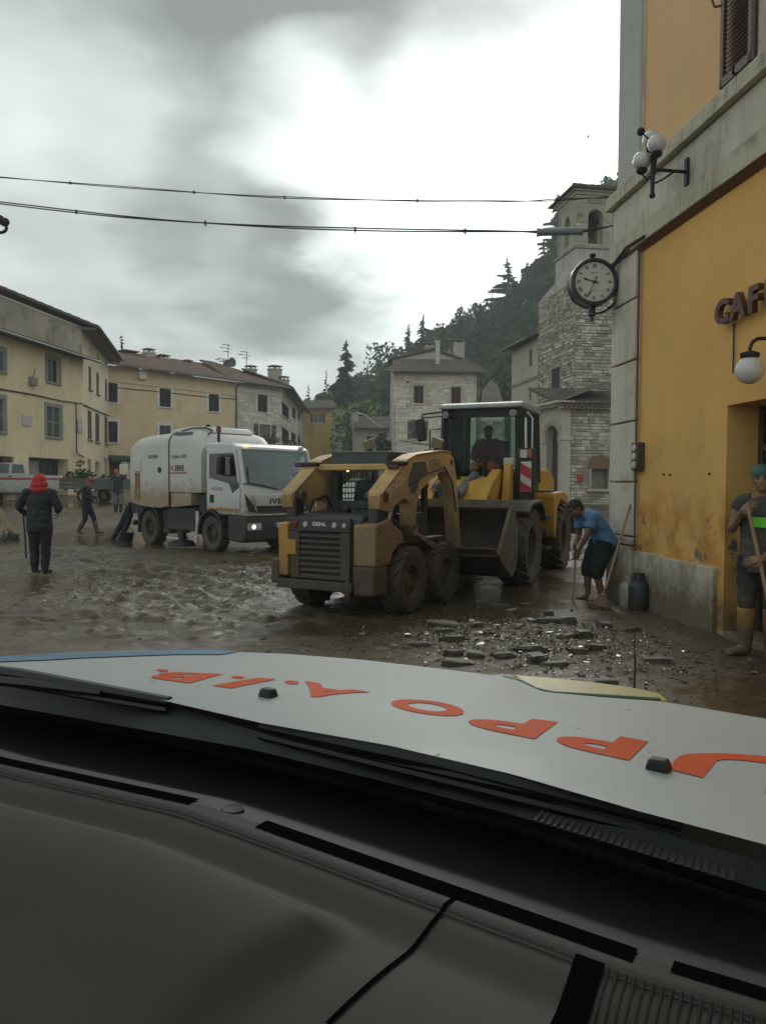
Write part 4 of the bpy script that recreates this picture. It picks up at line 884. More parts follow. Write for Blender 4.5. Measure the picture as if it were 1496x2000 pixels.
    for k in range(3):
        s = MB(); s.lathe([(.001, -.118), (.036, -.118), (.042, -.106), (.042, -.09)], 16, (.075, 0, 0), 'y'); me = s.mesh('bell_plate'); me.transform(Matrix.Translation((0, 0, 1.84 + .11 * k)) @ Matrix.Diagonal((1, 1, 1.15, 1))); link('bell_plate', me, mat('white_enamel', (.62, .6, .55), .4), nb, smooth=50)
    for x, z in ((.72, 1.71), (.88, 1.70), (1.78, 1.70)):
        s = MB(); s.lathe([(.012, -.02), (.012, .0)], 8, (x, 0, z), 'y'); obj('anchor_bolt', s, mat('iron', (.05, .05, .05)), h)
    cable(h, [(2.22, -.02, 3.22), (2.225, -.02, 2.9), (2.22, -.02, 2.72)], .009)
    cable(h, [(-.7, -.1, 4.4), (-.66, -.12, 4.62), (-.2, -.13, 4.72), (.3, -.12, 4.70)], .02); cable(h, [(-.72, -.1, 4.34), (-.62, -.13, 4.58), (-.1, -.14, 4.66)], .014)
    p = MB(); p.tube([(0.015, -.05, .72), (.015, -.05, 3.2), (.012, -.05, 4.6)], .011, 6); obj('conduit', p, mat('rust_pipe', (.1, .07, .05), .8), h)
    # letters CAFFÈ standing off the wall
    sg = thing('cafe_sign', 'dark red-brown raised letters of the café sign over the doorway', 'sign', CF.o, CF.rot)
    x = 2.02
    for ch, w in (('C', .29), ('A', .31), ('F', .27), ('F', .27), ('È', .28)):
        text(ch, .33, mat('sign_brown', (.10, .04, .032), .5, var=.15), sg, (x, -.09, 3.235), (1, 0, 0), (0, 0, 1), extrude=.03, bold=.014, name='letter', sx=1.12)
        s = MB(); s.tube([(x + .1, -.06, 3.34), (x + .1, .0, 3.34)], .01, 6); obj('standoff', s, mat('iron', (.05, .05, .05)), sg); x += w
WHITEGLOBE = mat('opal_globe', (.62, .60, .60), .25, var=.03, coat=.3)
IRON = mat('wrought_iron', (.022, .03, .032), .5, .3, var=.2)
def wall_fittings():
    # single globe beside the door
    o = CF.o + CF.x * 2.95; g = P(1463, 722, 7.12); l = thing('globe_lamp', 'single white globe lamp on a swan-neck bracket beside the doorway', 'lamp', (g.x, g.y, g.z))
    m = MB(); m.ell((0, 0, -.005), .128, 24, 16); obj('globe', m, WHITEGLOBE, l, smooth=80)
    m = MB(); m.lathe([(.075, .11), (.085, .125), (.085, .15), (.05, .165), (.02, .17)], 18); obj('lamp_collar', m, IRON, l, smooth=40)
    nx, ny = CF.y.x, CF.y.y; w = (CF.o - Vector((g.x, g.y, 0))).dot(CF.y)
    m = MB(); m.tube([(0, 0, .16), (0, 0, .2), (nx * .02, ny * .02, .25), (nx * .07, ny * .07, .285), (nx * .14, ny * .14, .29), (nx * w, ny * w, .27)], .018, 8); obj('arm', m, IRON, l, smooth=60)
    m = MB(); m.box((nx * (w - .01), ny * (w - .01), .27), (.02, .1, .24), rot=(0, 0, math.atan2(ny, nx))); obj('wall_plate', m, IRON, l, bevel=.004)
    # three-globe bracket lamp high on the cornice
    a = P(1340, 336, 8.72); b = P(1274, 331, 8.55); l = thing('bracket_lamp', 'iron bracket lamp with three white globes on the limestone cornice', 'lamp', a)
    d = Vector(b) - Vector(a)
    m = MB(); m.box((0, 0, 0), (.03, .06, .3), rot=(0, 0, CF.rot + R(90))); m.tube([(0, 0, 0), d], .02, 8); m.tube([d + Vector((0, 0, -.26)), d + Vector((0, 0, .3))], .024, 8); m.ell(d + Vector((0, 0, -.28)), .035, 8, 6); m.tube([d * .35 + Vector((0, 0, 0)), d * .7 + Vector((0, 0, -.1)), d + Vector((0, 0, -.16))], .012, 6); obj('bracket', m, IRON, l, smooth=50)
    for (u, v, yy) in ((1282, 281, 8.45), (1253, 314, 8.62), (1272, 272, 8.8)):
        c = Vector(P(u, v, yy)) - Vector(a); m = MB(); m.ell((0, 0, 0), .098, 20, 14); g = obj('globe', m, WHITEGLOBE, l, smooth=80); g.location = c
        m = MB(); m.lathe([(.05, -.085), (.062, -.1), (.055, -.13), (.02, -.15)], 14, c); m.tube([c + Vector((0, 0, -.14)), (c + d) * .5 + Vector((0, 0, -.16)), d + Vector((0, 0, -.05))], .012, 6); obj('lamp_arm', m, IRON, l, smooth=50)
    c = Vector(P(1251, 257, 8.62)) - Vector(a); m = MB(); m.ell(c, .045, 12, 8); m.tube([c, d + Vector((0, 0, .28))], .01, 6); obj('finial', m, IRON, l, smooth=60)
    # double-faced street clock on its scrolled bracket
    c = P(1156, 554, 10.72); l = thing('street_clock', 'round iron street clock with roman numerals hung from the corner pilaster', 'clock', c, CF.rot)
    # local x runs towards the camera along the wall, y into the wall; dial faces +x
    l.rotation_euler = (0, 0, CF.rot + R(90) - R(4)); r = .268   # now local -y faces the camera, x points into the wall
    m = MB(); m.lathe([(r, -.11), (r + .02, -.125), (r + .05, -.12), (r + .055, -.09), (r + .045, -.06), (r + .045, .1), (r + .05, .125), (r, .12), (r, -.11)], 56, (0, 0, 0), 'y', caps=False); obj('case', m, mat('clock_iron', (.035, .05, .055), .35, .3), l, smooth=40)
    m = MB(); m.lathe([(.001, -.098), (r + .003, -.098), (r + .003, -.09), (.001, -.09)], 56, (0, 0, 0), 'y'); df = obj('dial', m, mat('clock_dial', (.60, .60, .55), .5, var=.03), l)
    m = MB(); m.lathe([(.001, .1), (r + .003, .1), (r + .003, .09), (.001, .09)], 40, (0, 0, 0), 'y'); obj('dial', m, mat('clock_dial', (.6, .6, .55)), l)
    black = mat('clock_black', (.025, .027, .03), .5)
    for k, s in enumerate(('XII', 'I', 'II', 'III', 'IV', 'V', 'VI', 'VII', 'VIII', 'IX', 'X', 'XI')):
        a = R(30 * k); up = Vector((math.sin(a), 0, math.cos(a))); xd = Vector((math.cos(a), 0, -math.sin(a)))
        text(s, .066, black, df, up * .195 + Vector((0, -.1, 0)), xd, up, extrude=.001, align='CENTER', sx=.8, bold=.0015, name='numeral')
    text('ROSINI', .026, mat('clock_grey', (.16, .16, .16), .6), df, (0, -.1, .115), (1, 0, 0), (0, 0, 1), extrude=.0008, align='CENTER', name='inscription')
    text('QUARTZ', .018, mat('clock_grey', (.16, .16, .16)), df, (.0, -.1, -.125), (1, 0, 0), (0, 0, 1), extrude=.0008, align='CENTER', name='inscription')
    def hand(nm, ang, L, w, yy):
        a = R(ang); u = Vector((math.sin(a), 0, math.cos(a))); s = Vector((math.cos(a), 0, -math.sin(a))); m = MB(); q = []
        for t, ww in ((-.2, w * .5), (0, w), (.62, w * .55), (.72, w * 1.7), (.84, w * 1.3), (1, .001)): q.append((u * (L * t), s * ww))
        f = [p + e for p, e in q] + [p - e for p, e in reversed(q)]; n = len(f)
        m.add([(v.x, yy, v.z) for v in f] + [(v.x, yy + .003, v.z) for v in f], [tuple(range(n)), tuple(range(2 * n - 1, n - 1, -1))] + [(i, (i + 1) % n, n + (i + 1) % n, n + i) for i in range(n)])
        b = u * (-.26 * L); m.lathe([(.001, yy), (.014, yy), (.014, yy + .003), (.001, yy + .003)], 10, (b.x, 0, b.z), 'y'); obj(nm, m, black, l)
    hand('hour_hand', 286, .165, .009, -.107); hand('minute_hand', 203, .225, .006, -.111)
    m = MB(); m.lathe([(.001, -.118), (.02, -.116), (.02, -.1)], 14, (0, 0, 0), 'y'); obj('hand_boss', m, black, l)
    m = MB(); R2 = r + .055; m2 = MB()
    m2.lathe([(.001, R2 + .1), (.04, R2 + .085), (.05, R2 + .06), (.03, R2 + .035), (.035, R2 - .005)], 14, (0, 0, 0), 'z'); obj('finial', m2, mat('clock_iron', (.035, .05, .055)), l, smooth=50); m.lathe([(.05, -R2 + .01), (.045, -R2 - .05), (.06, -R2 - .07), (.05, -R2 - .12), (.025, -R2 - .13), (.025, -R2 - .19), (.001, -R2 - .2)], 14, (0, 0, 0), 'z')
    pts = [(.02, 0, -R2 - .09)] + [(math.cos(a) * (R2 + .09), 0, math.sin(a) * (R2 + .09)) for a in np.linspace(R(-75), R(5), 14)]
    m.tube(pts, .018, 8); m.tube([(p[0] * .96, p[1], p[2] * .96) for p in pts[4:]], .009, 6); m.tube([(R2 - .02, 0, .02), (R2 + .12, 0, .0)], .02, 8); m.tube([(R2 + .06, 0, .12), (R2 + .02, 0, .2), (R2 + .1, 0, .24), (R2 + .15, 0, .15)], .012, 6)
    obj('bracket', m, mat('clock_iron', (.035, .05, .055)), l, smooth=50)
    m = MB(); m.box((R2 + .15, .0, -.0), (.07, .16, .2)); obj('wall_mount', m, mat('clock_iron', (.035, .05, .055)), l, bevel=.01)
def wires():
    bk = P(1208, 440, 10.85); a0 = Vector((-9.5, 14.4, 0)); pl = thing('lamp_post', 'dark ornate lamp post whose scrolled arm reaches in at the left edge', 'street lamp', (a0.x, a0.y, 0))
    z2 = P(-160, 392, 14.2).z
    m = MB(); m.tube([(0, 0, -.2), (0, 0, 1.0), (0, 0, 7.6)], [.11, .08, .05], 10); m.lathe([(.2, -.2), (.2, .3), (.12, .45), (.09, .9)], 14); obj('pole', m, IRON, pl, smooth=50)
    e = P(4, 428, 14.2) - a0; m = MB(); pts = [(0, 0, 5.9), (e.x * .4, e.y, e.z + .35), (e.x * .8, e.y, e.z + .25), (e.x + .0, e.y, e.z - .02), (e.x + .06, e.y, e.z - .1)]; m.tube(pts, [.05, .06, .075, .08, .05], 8)
    c = Vector((e.x - .03, e.y, e.z - .16)); m.tube([c + Vector((math.cos(a) * .12, 0, math.sin(a) * .085)) for a in np.linspace(R(70), R(-200), 14)], .03, 8); m.lathe([(.001, .08), (.05, .05), (.07, 0), (.04, -.06), (.001, -.08)], 10, (e.x + .08, e.y, e.z - .05), 'z')
    obj('arm', m, IRON, pl, smooth=50)
    blk = mat('weathered_cable', (.045, .05, .05), .7)
    def span(nm, label, ps, Y0, Y1, r, twist):
        pw = [Vector(P(u, v, Y0 + (Y1 - Y0) * (u - ps[0][0]) / (ps[-1][0] - ps[0][0]))) for u, v in ps]
        t = thing(nm, label, 'cable', pw[0]); o = pw[0]
        # smooth the way points into a hanging curve
        us = np.linspace(0, len(pw) - 1, 90); C = []
        for s in us:
            i = min(int(s), len(pw) - 2); f = s - i; p0, p1, p2, p3 = pw[max(i - 1, 0)], pw[i], pw[i + 1], pw[min(i + 2, len(pw) - 1)]
            C.append(.5 * ((2 * p1) + (p2 - p0) * f + (2 * p0 - 5 * p1 + 4 * p2 - p3) * f * f + (3 * p1 - p0 - 3 * p2 + p3) * f ** 3) - o)
        for k in range(2):
            m = MB(); m.tube([c + Vector((0, 0, math.sin(i * twist + k * 3.14) * r * 1.6)) for i, c in enumerate(C)], r, 6); obj('strand', m, blk, t, smooth=60)
        m = MB(); rr = random.Random(int(r * 1e5))
        for i in range(8, 60, 11):
            i = i + rr.randint(-2, 2); m.box(C[i], (.03, .03, r * 6)); 
            if rr.random() < .5: m.tube([C[i], C[i] + Vector((.0, 0, -.07))], .006, 5)
        stuff(obj('cable_tie', m, blk, t)); return t, o, C
    span('upper_cable', 'thinner twisted cable, the upper of the two across the sky', [(-160, 330), (0, 346), (250, 366), (500, 383), (750, 391), (1000, 393), (1092, 390), (1212, 384)], 14.2, 11.0, .007, .19)
    t, o, C = span('lower_cable', 'thicker bundled cable with a grey sleeve, the lower of the two across the sky', [(-160, 376), (0, 396), (250, 424), (500, 441), (750, 449), (1000, 452), (1060, 453), (1140, 451), (1208, 438)], 14.2, 10.85, .011, .11)
    m = MB(); p, q = P(1050, 454, 11.2) - o, P(1139, 451, 11.05) - o; m.tube([p, q], .052, 10); m.tube([p - (q - p) * .02, p + (q - p) * .03], .06, 10); obj('insulating_sleeve', m, mat('sleeve_grey', (.2, .23, .23), .5), t, smooth=40)
    a = Vector(P(1206, 455, 10.86)); b = thing('cable_bracket', 'small iron bracket and grey box holding the cables on the building corner', 'bracket', a)
    m = MB(); m.tube([(-.06, 0, -.3), (-.06, 0, .55)], .012, 6); m.tube([(-.06, 0, .12), (.2, .05, .14)], .012, 6); m.tube([(-.06, 0, .45), (.25, .05, .42)], .01, 6); obj('bracket_rod', m, IRON, b)
    m = MB(); m.box((.06, -.03, .02), (.12, .1, .16)); obj('terminal_box', m, mat('sleeve_grey', (.2, .23, .23)), b, bevel=.01)
def base_things():
    # gas bottles against the plinth
    def bottle(u, v, Yd, hh, rad, m, label):
        p = G(u, v); l = thing('gas_bottle', label, 'gas bottle', (p.x, p.y, 0), .3)
        k = MB(); k.lathe([(rad * .8, 0), (rad * .85, .02), (rad, .05), (rad, hh * .62), (rad * .93, hh * .7), (rad * .6, hh * .79), (rad * .2, hh * .82)], 24); obj('body', k, m, l, smooth=40)
        k = MB(); k.lathe([(rad * .55, hh * .76), (rad * .55, hh), (rad * .5, hh), (rad * .5, hh * .76)], 20, caps=False); obj('collar', k, m, l, smooth=40)
        k = MB(); k.tube([(0, 0, hh * .8), (0, 0, hh * .93)], .02, 8); k.tube([(-.04, 0, hh * .92), (.05, 0, hh * .92)], .014, 8); obj('valve', k, mat('brass', (.16, .12, .05), .5, .8), l, smooth=40)
        k = MB(); k.lathe([(rad * .82, -.02), (rad * .82, .03), (rad * .76, .03)], 20); obj('foot_ring', k, m, l, smooth=40)
    bottle(1246, 1192, 9.6, .47, .125, mat('bottle_blue', (.045, .055, .07), .45, .3, var=.3, mud=(.0, .25)), 'dark blue gas bottle with a carrying collar, nearer the plinth')
    bottle(1226, 1188, 9.8, .43, .115, mat('bottle_grey', (.28, .27, .24), .5, .2, var=.25, mud=(-.1, .1)), 'dull grey gas bottle standing behind the dark blue one')
# ------------------------------------------------------------------ machines
RUBBER = mat('muddy_rubber', (.03, .028, .026), .8, var=.3, mud=(-.1, 1.9), bump=.5, mudmin=.25, mudcol=(.065, .052, .038))
def wheel(parent, c, r, w, rim_m, lugs=20, tread='lug', side=1, m=RUBBER, rim_r=.55, name='wheel'):
    """Tyre with raised lugs, rim and hub; axle along local x, SIDE = which x the outer face points to."""
    e = bpy.data.objects.new(name, None); COL.objects.link(e); e.parent = parent; e.location = c
    mb = MB(); h = w / 2; rr = r * rim_r
    mb.lathe([(rr, -h * .8), (r * .8, -h), (r * .90, -h * .96), (r * .945, -h * .74), (r * .95, 0), (r * .945, h * .74), (r * .90, h * .96), (r * .8, h), (rr, h * .8)], 40, (0, 0, 0), 'x', caps=False)
    o = obj('tyre', mb, m, e, smooth=50)
    mb = MB()
    for k in range(lugs):
        for s in (-1, 1):
            a = 2 * math.pi * (k + (.25 if s > 0 else -.25)) / lugs; n = 4; P0 = []
            for j in range(n + 1):
                t = j / n; x = s * (h * 1.0 - t * h * .92); aa = a + (t * .85 * 2 * math.pi / lugs if tread == 'lug' else 0); ro = r * (.96 if j == 0 else 1.0); P0.append((x, aa, ro))
            th = .42 * math.pi / lugs
            vs = []
            for x, aa, ro in P0:
                for da, rad in ((-th, ro), (th, ro), (th, r * .86), (-th, r * .86)): vs.append((x, math.cos(aa + da) * rad, math.sin(aa + da) * rad))
            fs = [(4 * j + i, 4 * j + (i + 1) % 4, 4 * j + 4 + (i + 1) % 4, 4 * j + 4 + i) for j in range(n) for i in range(4)] + [(0, 1, 2, 3), (4 * n, 4 * n + 1, 4 * n + 2, 4 * n + 3)]
            mb.add(vs, fs)
    stuff(obj('tread_lug', mb, m, e, smooth=30))
    mb = MB(); s = side
    mb.lathe([(rr * 1.02, s * h * .78), (rr * .98, s * h * .86), (rr * .9, s * h * .8), (rr * .85, s * h * .35), (rr * .45, s * h * .3), (rr * .4, s * h * .5), (rr * .15, s * h * .55), (.001, s * h * .55)], 30, (0, 0, 0), 'x', caps=False)
    mb.lathe([(rr, -s * h * .6), (rr * .2, -s * h * .5), (.001, -s * h * .5)], 24, (0, 0, 0), 'x', caps=False); obj('rim', mb, rim_m, e, smooth=40)
    mb = MB()
    for k in range(8): a = k * math.pi / 4; mb.lathe([(.001, s * h * .62), (r * .035, s * h * .6), (r * .035, s * h * .3)], 6, (0, math.cos(a) * rr * .62, math.sin(a) * rr * .62), 'x')
    stuff(obj('wheel_nut', mb, rim_m, e)); return e
YEL = mat('machine_yellow', (.60, .38, .13), .5, var=.14, vscale=3, mud=(.3, 2.0), col2=(.50, .36, .21), c2=(2.5, .46, .64), mudmin=.10, mudcol=(.24, .165, .09), bump=.15)
YEL2 = mat('clean_yellow', (.48, .27, .02), .45, var=.08, mud=(-.3, 1.3), mudcol=(.16, .12, .06))
CHAR = mat('charcoal_panel', (.035, .042, .045), .45, var=.2, mud=(.1, 1.5), vscale=4, mudmin=.05)
BLK = mat('black_plastic', (.018, .02, .021), .55, var=.2)
STEEL = mat('cylinder_chrome', (.5, .52, .52), .25, .9)
MUDSTEEL = mat('muddy_steel', (.06, .052, .043), .6, .1, var=.3, vscale=2.5, col2=(.085, .068, .048), c2=(2.2, .42, .6), bump=.6, bscale=9)
CABGLASS = clear_glass('cab_glass', (.82, .90, .87), .0, 1.2)
def skid_steer():
    th = math.atan2(-.487, .873); o = thing('skid_steer_loader', 'muddy yellow skid steer loader seen from behind in the middle of the square', 'skid steer', (-.07, 10.10, 0), th); o.scale = (.89, .95, 1.0)
    rim = mat('skid_rim', (.075, .06, .042), .7, var=.3, mud=(-.1, 2))
    for x in (-.74, .74):
        for y in (-.52, .55): wheel(o, (x, y, .405), .415, .30, rim, 15, side=1 if x > 0 else -1, rim_r=.52)
    # chassis
    mb = MB(); mb.b2((-.56, -1.1, .3), (.56, 1.0, .86)); obj('chassis', mb, mat('chassis_dark', (.05, .045, .035), .7, mud=(.2, 1.2)), o, bevel=.03)
    # engine bonnet and rear door
    mb = MB(); mb.prism([(-1.28, .42), (-1.27, 1.14), (-1.2, 1.2), (-.45, 1.26), (-.45, .42)], -.53, .53, 'yz'); obj('engine_cover', mb, CHAR, o, bevel=.03)
    mb = MB(); mb.b2((-.55, -1.33, 1.0), (.40, -1.26, 1.17)); mb.b2((-.55, -1.34, .44), (-.40, -1.27, 1.0)); mb.b2((.25, -1.35, .44), (.40, -1.27, 1.0)); mb.b2((-.40, -1.33, .44), (.25, -1.27, .50)); rd = obj('rear_door', mb, CHAR, o, bevel=.015)
    me = None
    for k in range(7):
        s = MB(); s.box((-.075, -1.315, .55 + k * .068), (.65, .05, .018), rot=(.75, 0, 0)); s.box((-.075, -1.30, .55 + k * .068 - .02), (.65, .02, .03)); obj('grille_slat', s, CHAR, rd, bevel=.004)
    mb = MB(); mb.b2((-.4, -1.285, .48), (.25, -1.275, 1.0)); obj('radiator', mb, BLK, rd)
    for x, m, r, nm in ((-.47, mat('tail_red', (.16, .01, .012), .35), .045, 'tail_light'), (-.30, mat('lamp_lens', (.5, .5, .47), .2), .038, 'work_light'), (.16, mat('lamp_lens', (.5, .5, .47)), .038, 'work_light'), (.31, mat('lamp_lens', (.5, .5, .47)), .032, 'work_light')):
        s = MB(); s.lathe([(.001, -1.352), (r * .8, -1.35), (r, -1.335), (r, -1.3)], 20, (x, 0, 1.085), 'y'); obj(nm, s, m, o, smooth=40)
    text('GEHL', .062, mat('white_letter', (.62, .62, .6), .5), o, (-.19, -1.333, 1.075), (1, 0, 0), (0, 0, 1), extrude=.002, bold=.002, sx=1.45)
    # rear yellow corner posts, bumper, corner blocks
    mb = MB(); mb.prism([(-1.34, .46), (-1.35, 1.09), (-1.05, 1.12), (-.98, .46)], -.74, -.58, 'yz'); obj('rear_corner', mb, mat('ochre_yellow', (.46, .25, .04), .5, var=.1, mud=(-.2, 1.2), mudcol=(.2, .13, .06)), o, bevel=.02)
    mb = MB(); mb.b2((-.6, -1.36, .72), (-.44, -1.28, .90)); obj('door_latch', mb, MATS['ochre_yellow'], o, bevel=.01)
    mb = MB(); mb.prism([(-1.30, .62), (-1.30, 1.10), (-1.0, 1.16), (-.62, 1.0), (-.52, .86), (-.7, .84), (-.86, .76), (-.93, .62)], .42, .76, 'yz'); obj('side_cover', mb, YEL, o, bevel=.025)
    mb = MB(); mb.b2((.44, -1.34, .28), (.76, -.98, .62)); obj('corner_weight', mb, mat('muddy_block', (.09, .072, .048), .8, var=.2, bump=.5), o, bevel=.03)
    mb = MB(); mb.b2((-.86, -1.36, .36), (-.72, -1.05, .66)); obj('corner_weight', mb, mat('muddy_block', (.09, .072, .048)), o, bevel=.03)
    mb = MB(); mb.b2((-.72, -1.4, .32), (.46, -1.30, .43)); mb.tube([(.4, -1.38, .22), (.4, -1.38, .46)], .035, 8); obj('bumper', mb, MUDSTEEL, o, bevel=.015)
    # left flank cover
    mb = MB(); mb.prism([(-1.0, .5), (-1.0, 1.05), (-.6, 1.0), (-.5, .86), (-.86, .76), (-.93, .5)], -.74, -.58, 'yz'); obj('side_cover', mb, YEL, o, bevel=.02)
    # uprights that carry the arms
    for s in (-1, 1):
        mb = MB(); mb.b2((s * .57, -1.2, 1.05), (s * .73, -.98, 1.40)); obj('arm_tower', mb, CHAR, o, bevel=.03)
        mb = MB(); mb.tube([(s * .80, -1.1, 1.42), (s * .5, -1.1, 1.42)], .06, 14); obj('pivot_pin', mb, MUDSTEEL, o, smooth=40)
    # loader arms: upper boom, front knee, drop leg, with a strut under the middle
    for s in (-1, 1):
        xa, xb = s * .60, s * .78
        mb = MB(); mb.prism([(-1.22, 1.28), (-1.24, 1.44), (-1.12, 1.53), (-.55, 1.86), (-.30, 1.93), (.55, 2.01), (.78, 2.0), (.93, 1.93), (1.02, 1.7), (1.18, .95), (1.30, .5), (1.12, .5), (1.02, .85), (.93, 1.30), (.82, 1.6), (.68, 1.74), (.50, 1.74), (.2, 1.64), (-.12, 1.5), (-.24, 1.32), (-.27, 1.12), (-.17, .96), (-.29, .92), (-.42, 1.06), (-.44, 1.34), (-.6, 1.4), (-1.05, 1.24)], xa, xb, 'yz')
        a = obj('lift_arm', mb, YEL, o, bevel=.012)
        mb = MB(); mb.prism([(-1.2, 1.475), (-.56, 1.872), (-.30, 1.945), (.55, 2.03), (.78, 2.018), (.78, 2.004), (.55, 2.014), (-.30, 1.934), (-.55, 1.862), (-1.2, 1.462)], s * .58, s * .80, 'yz'); obj('arm_cap', mb, YEL, a)
        mb = MB(); mb.tube([(s * .69, -.25, .96), (s * .69, .58, .72)], .035, 8, flat=1.5); mb.tube([(s * .74, -.2, .95), (s * .74, .62, .62)], .022, 8); obj('control_link', mb, mat('link_redbrown', (.16, .09, .065), .6, var=.25), o, smooth=50)
        mb = MB(); mb.b2((s * .60, -.25, .835), (s * .72, .72, .885)); obj('fender_rail', mb, MUDSTEEL, o, bevel=.008)
        mb = MB(); mb.tube([(s * .64, -.66, 1.34), (s * .64, -.78, 1.12)], .022, 8); obj('lift_rod', mb, STEEL, o, smooth=50)
        mb = MB(); mb.tube([(s * .64, -.76, 1.14), (s * .64, -.95, .72)], .042, 10); obj('lift_cylinder', mb, YEL, o, smooth=50)
        if s > 0:
            u = Vector((0, .64, .345)).normalized()
            text('DI NOLO', .17, mat('faded_letter', (.80, .72, .58), .7), a, (.783, -1.02, 1.40), u, Vector((0, -u.z, u.y)), extrude=.001, sx=.75)
            u = Vector((0, .85, .08)).normalized(); text('GEHL', .17, mat('faded_grey_letter', (.2, .18, .145), .7), a, (.783, .12, 1.76), u, Vector((0, -u.z, u.y)), extrude=.001, sx=.9, bold=.004)
            mb = MB(); mb.prism([(-.5, 1.62), (-.36, 1.84), (-.02, 1.86), (.06, 1.72), (-.2, 1.62), (-.3, 1.45), (-.42, 1.46)], .781, .787, 'yz'); obj('grey_decal', mb, mat('decal_grey', (.10, .10, .085), .6), a)
    mb = MB(); mb.tube([(.52, -.95, 1.2), (.56, -.8, 1.36), (.55, -.5, 1.42), (.56, -.3, 1.2)], .016, 6); mb.tube([(.5, -.98, 1.2), (.53, -.84, 1.32), (.52, -.55, 1.36), (.54, -.32, 1.1)], .014, 6); mb.tube([(-.52, -.95, 1.2), (-.56, -.8, 1.36), (-.55, -.5, 1.42), (-.56, -.3, 1.2)], .016, 6); stuff(obj('hose', mb, BLK, o, smooth=60))
    for (y, z) in ((-1.22, .70), (-1.22, 1.02), (-.75, .92), (-1.05, .66), (-.62, .9)):
        mb = MB(); mb.lathe([(.001, .775), (.016, .772), (.018, .76)], 8, (0, y, z), 'x'); obj('bolt', mb, MUDSTEEL, o)
    for (y, z) in ((-1.12, 1.40), (.84, 1.88), (-.33, 1.04), (1.16, .62)):
        mb = MB(); mb.lathe([(.001, .80), (.035, .797), (.042, .78)], 12, (0, y, z), 'x'); obj('arm_pin', mb, MUDSTEEL, o)
    mb = MB(); mb.tube([(.785, -.5, 1.56), (.79, .1, 1.72), (.79, .6, 1.80), (.79, .86, 1.6), (.79, 1.0, 1.2)], .012, 6); obj('arm_hose', mb, BLK, o, smooth=60)
    mb = MB(); mb.b2((-.6, -.66, 1.74), (.6, -.56, 1.82)); obj('cross_tube', mb, YEL, o, bevel=.015)
    # cab (roll cage): roof, rear window, posts, mesh sides
    mb = MB(); mb.prism([(-.52, 1.80), (-.5, 1.95), (-.4, 1.985), (.65, 1.985), (.7, 1.93), (.7, 1.88), (-.45, 1.88)], -.46, .46, 'yz'); obj('cab_roof', mb, CHAR, o, bevel=.015)
    mb = MB(); mb.b2((-.47, -.5, 1.78), (.47, -.42, 1.98)); mb.b2((-.47, -.5, 1.26), (-.38, -.42, 1.8)); mb.b2((.38, -.5, 1.26), (.47, -.42, 1.8)); mb.b2((-.38, -.5, 1.26), (.38, -.42, 1.36)); obj('rear_frame', mb, CHAR, o, bevel=.012)
    mb = MB(); mb.b2((-.38, -.47, 1.36), (.38, -.46, 1.78)); obj('rear_window', mb, CABGLASS, o)
    for s in (-1, 1):
        mb = MB(); mb.b2((s * .40, .58, .86), (s * .47, .68, 1.9)); mb.b2((s * .40, -.42, .86), (s * .47, .58, 1.2)); mb.b2((s * .41, -.42, 1.2), (s * .46, -.3, 1.88)); obj('cab_post', mb, CHAR, o, bevel=.01)
        mb = MB()
        for k in range(11): mb.b2((s * .43, -.28 + k * .08, 1.2), (s * .437, -.265 + k * .08, 1.88))
        for k in range(9): mb.b2((s * .438, -.3, 1.22 + k * .075), (s * .444, .58, 1.235 + k * .075))
        stuff(obj('mesh_screen', mb, BLK, o))
    mb = MB(); mb.b2((-.28, -.25, .86), (.28, .25, 1.05)); mb.prism([(-.3, 1.0), (-.25, 1.62), (-.14, 1.62), (-.16, 1.0)], -.24, .24, 'yz'); obj('seat', mb, BLK, o, bevel=.04)
    # exhaust, filler cap, tail lamps on outriggers, front work lamps
    mb = MB(); mb.prism([(-.98, 1.2), (-1.0, 1.27), (-.93, 1.31), (-.88, 1.24), (-.86, 1.2)], .05, .13, 'yz'); obj('exhaust', mb, BLK, o, bevel=.01)
    for x in (-.12, -.02): s = MB(); s.lathe([(.02, 1.2), (.02, 1.255), (.001, 1.26)], 10, (x, -.95, 0), 'z'); obj('filler_cap', s, BLK, o)
    for s in (-1, 1):
        mb = MB(); mb.b2((s * .56, -.74, 1.80), (s * .84, -.60, 1.845)); obj('lamp_bracket', mb, BLK, o, bevel=.01)
        mb = MB(); mb.b2((s * .80 - (.17 if s < 0 else .0), -.70, 1.785), (s * .80 + (.0 if s < 0 else .0) + (.12 if s > 0 else 0), -.62, 1.845)) if s < 0 else mb.b2((.62, -.80, 1.755), (.78, -.74, 1.80)); obj('tail_light', mb, mat('dull_red_lens', (.09, .018, .02), .3), o, bevel=.01)
        mb = MB(); mb.box((s * .60, .72, 2.13), (.17, .10, .15), rot=(.25, .35 * s, .25)); obj('work_lamp', mb, mat('lamp_case', (.2, .18, .14), .6), o, bevel=.015)
        mb = MB(); mb.b2((s * .56, .68, 1.98), (s * .66, .76, 2.07)); obj('lamp_foot', mb, BLK, o)
    mb = MB(); mb.ell((-.2, -.49, 1.745), .018, 10, 8); obj('interior_light', mb, mat('amber_glow', (.9, .5, .15), .4, emit=((1, .55, .2), 3)), o)
    mb = MB(); mb.b2((-.75, 1.12, .12), (.75, 1.2, .75)); obj('attachment_plate', mb, MUDSTEEL, o, bevel=.02)
def box_tube(mb, a, b, w, h, m=0): mb.tube([a, b], [(w / 2 * 1.414, h / 2 * 1.414)] * 2, 4, m=m)
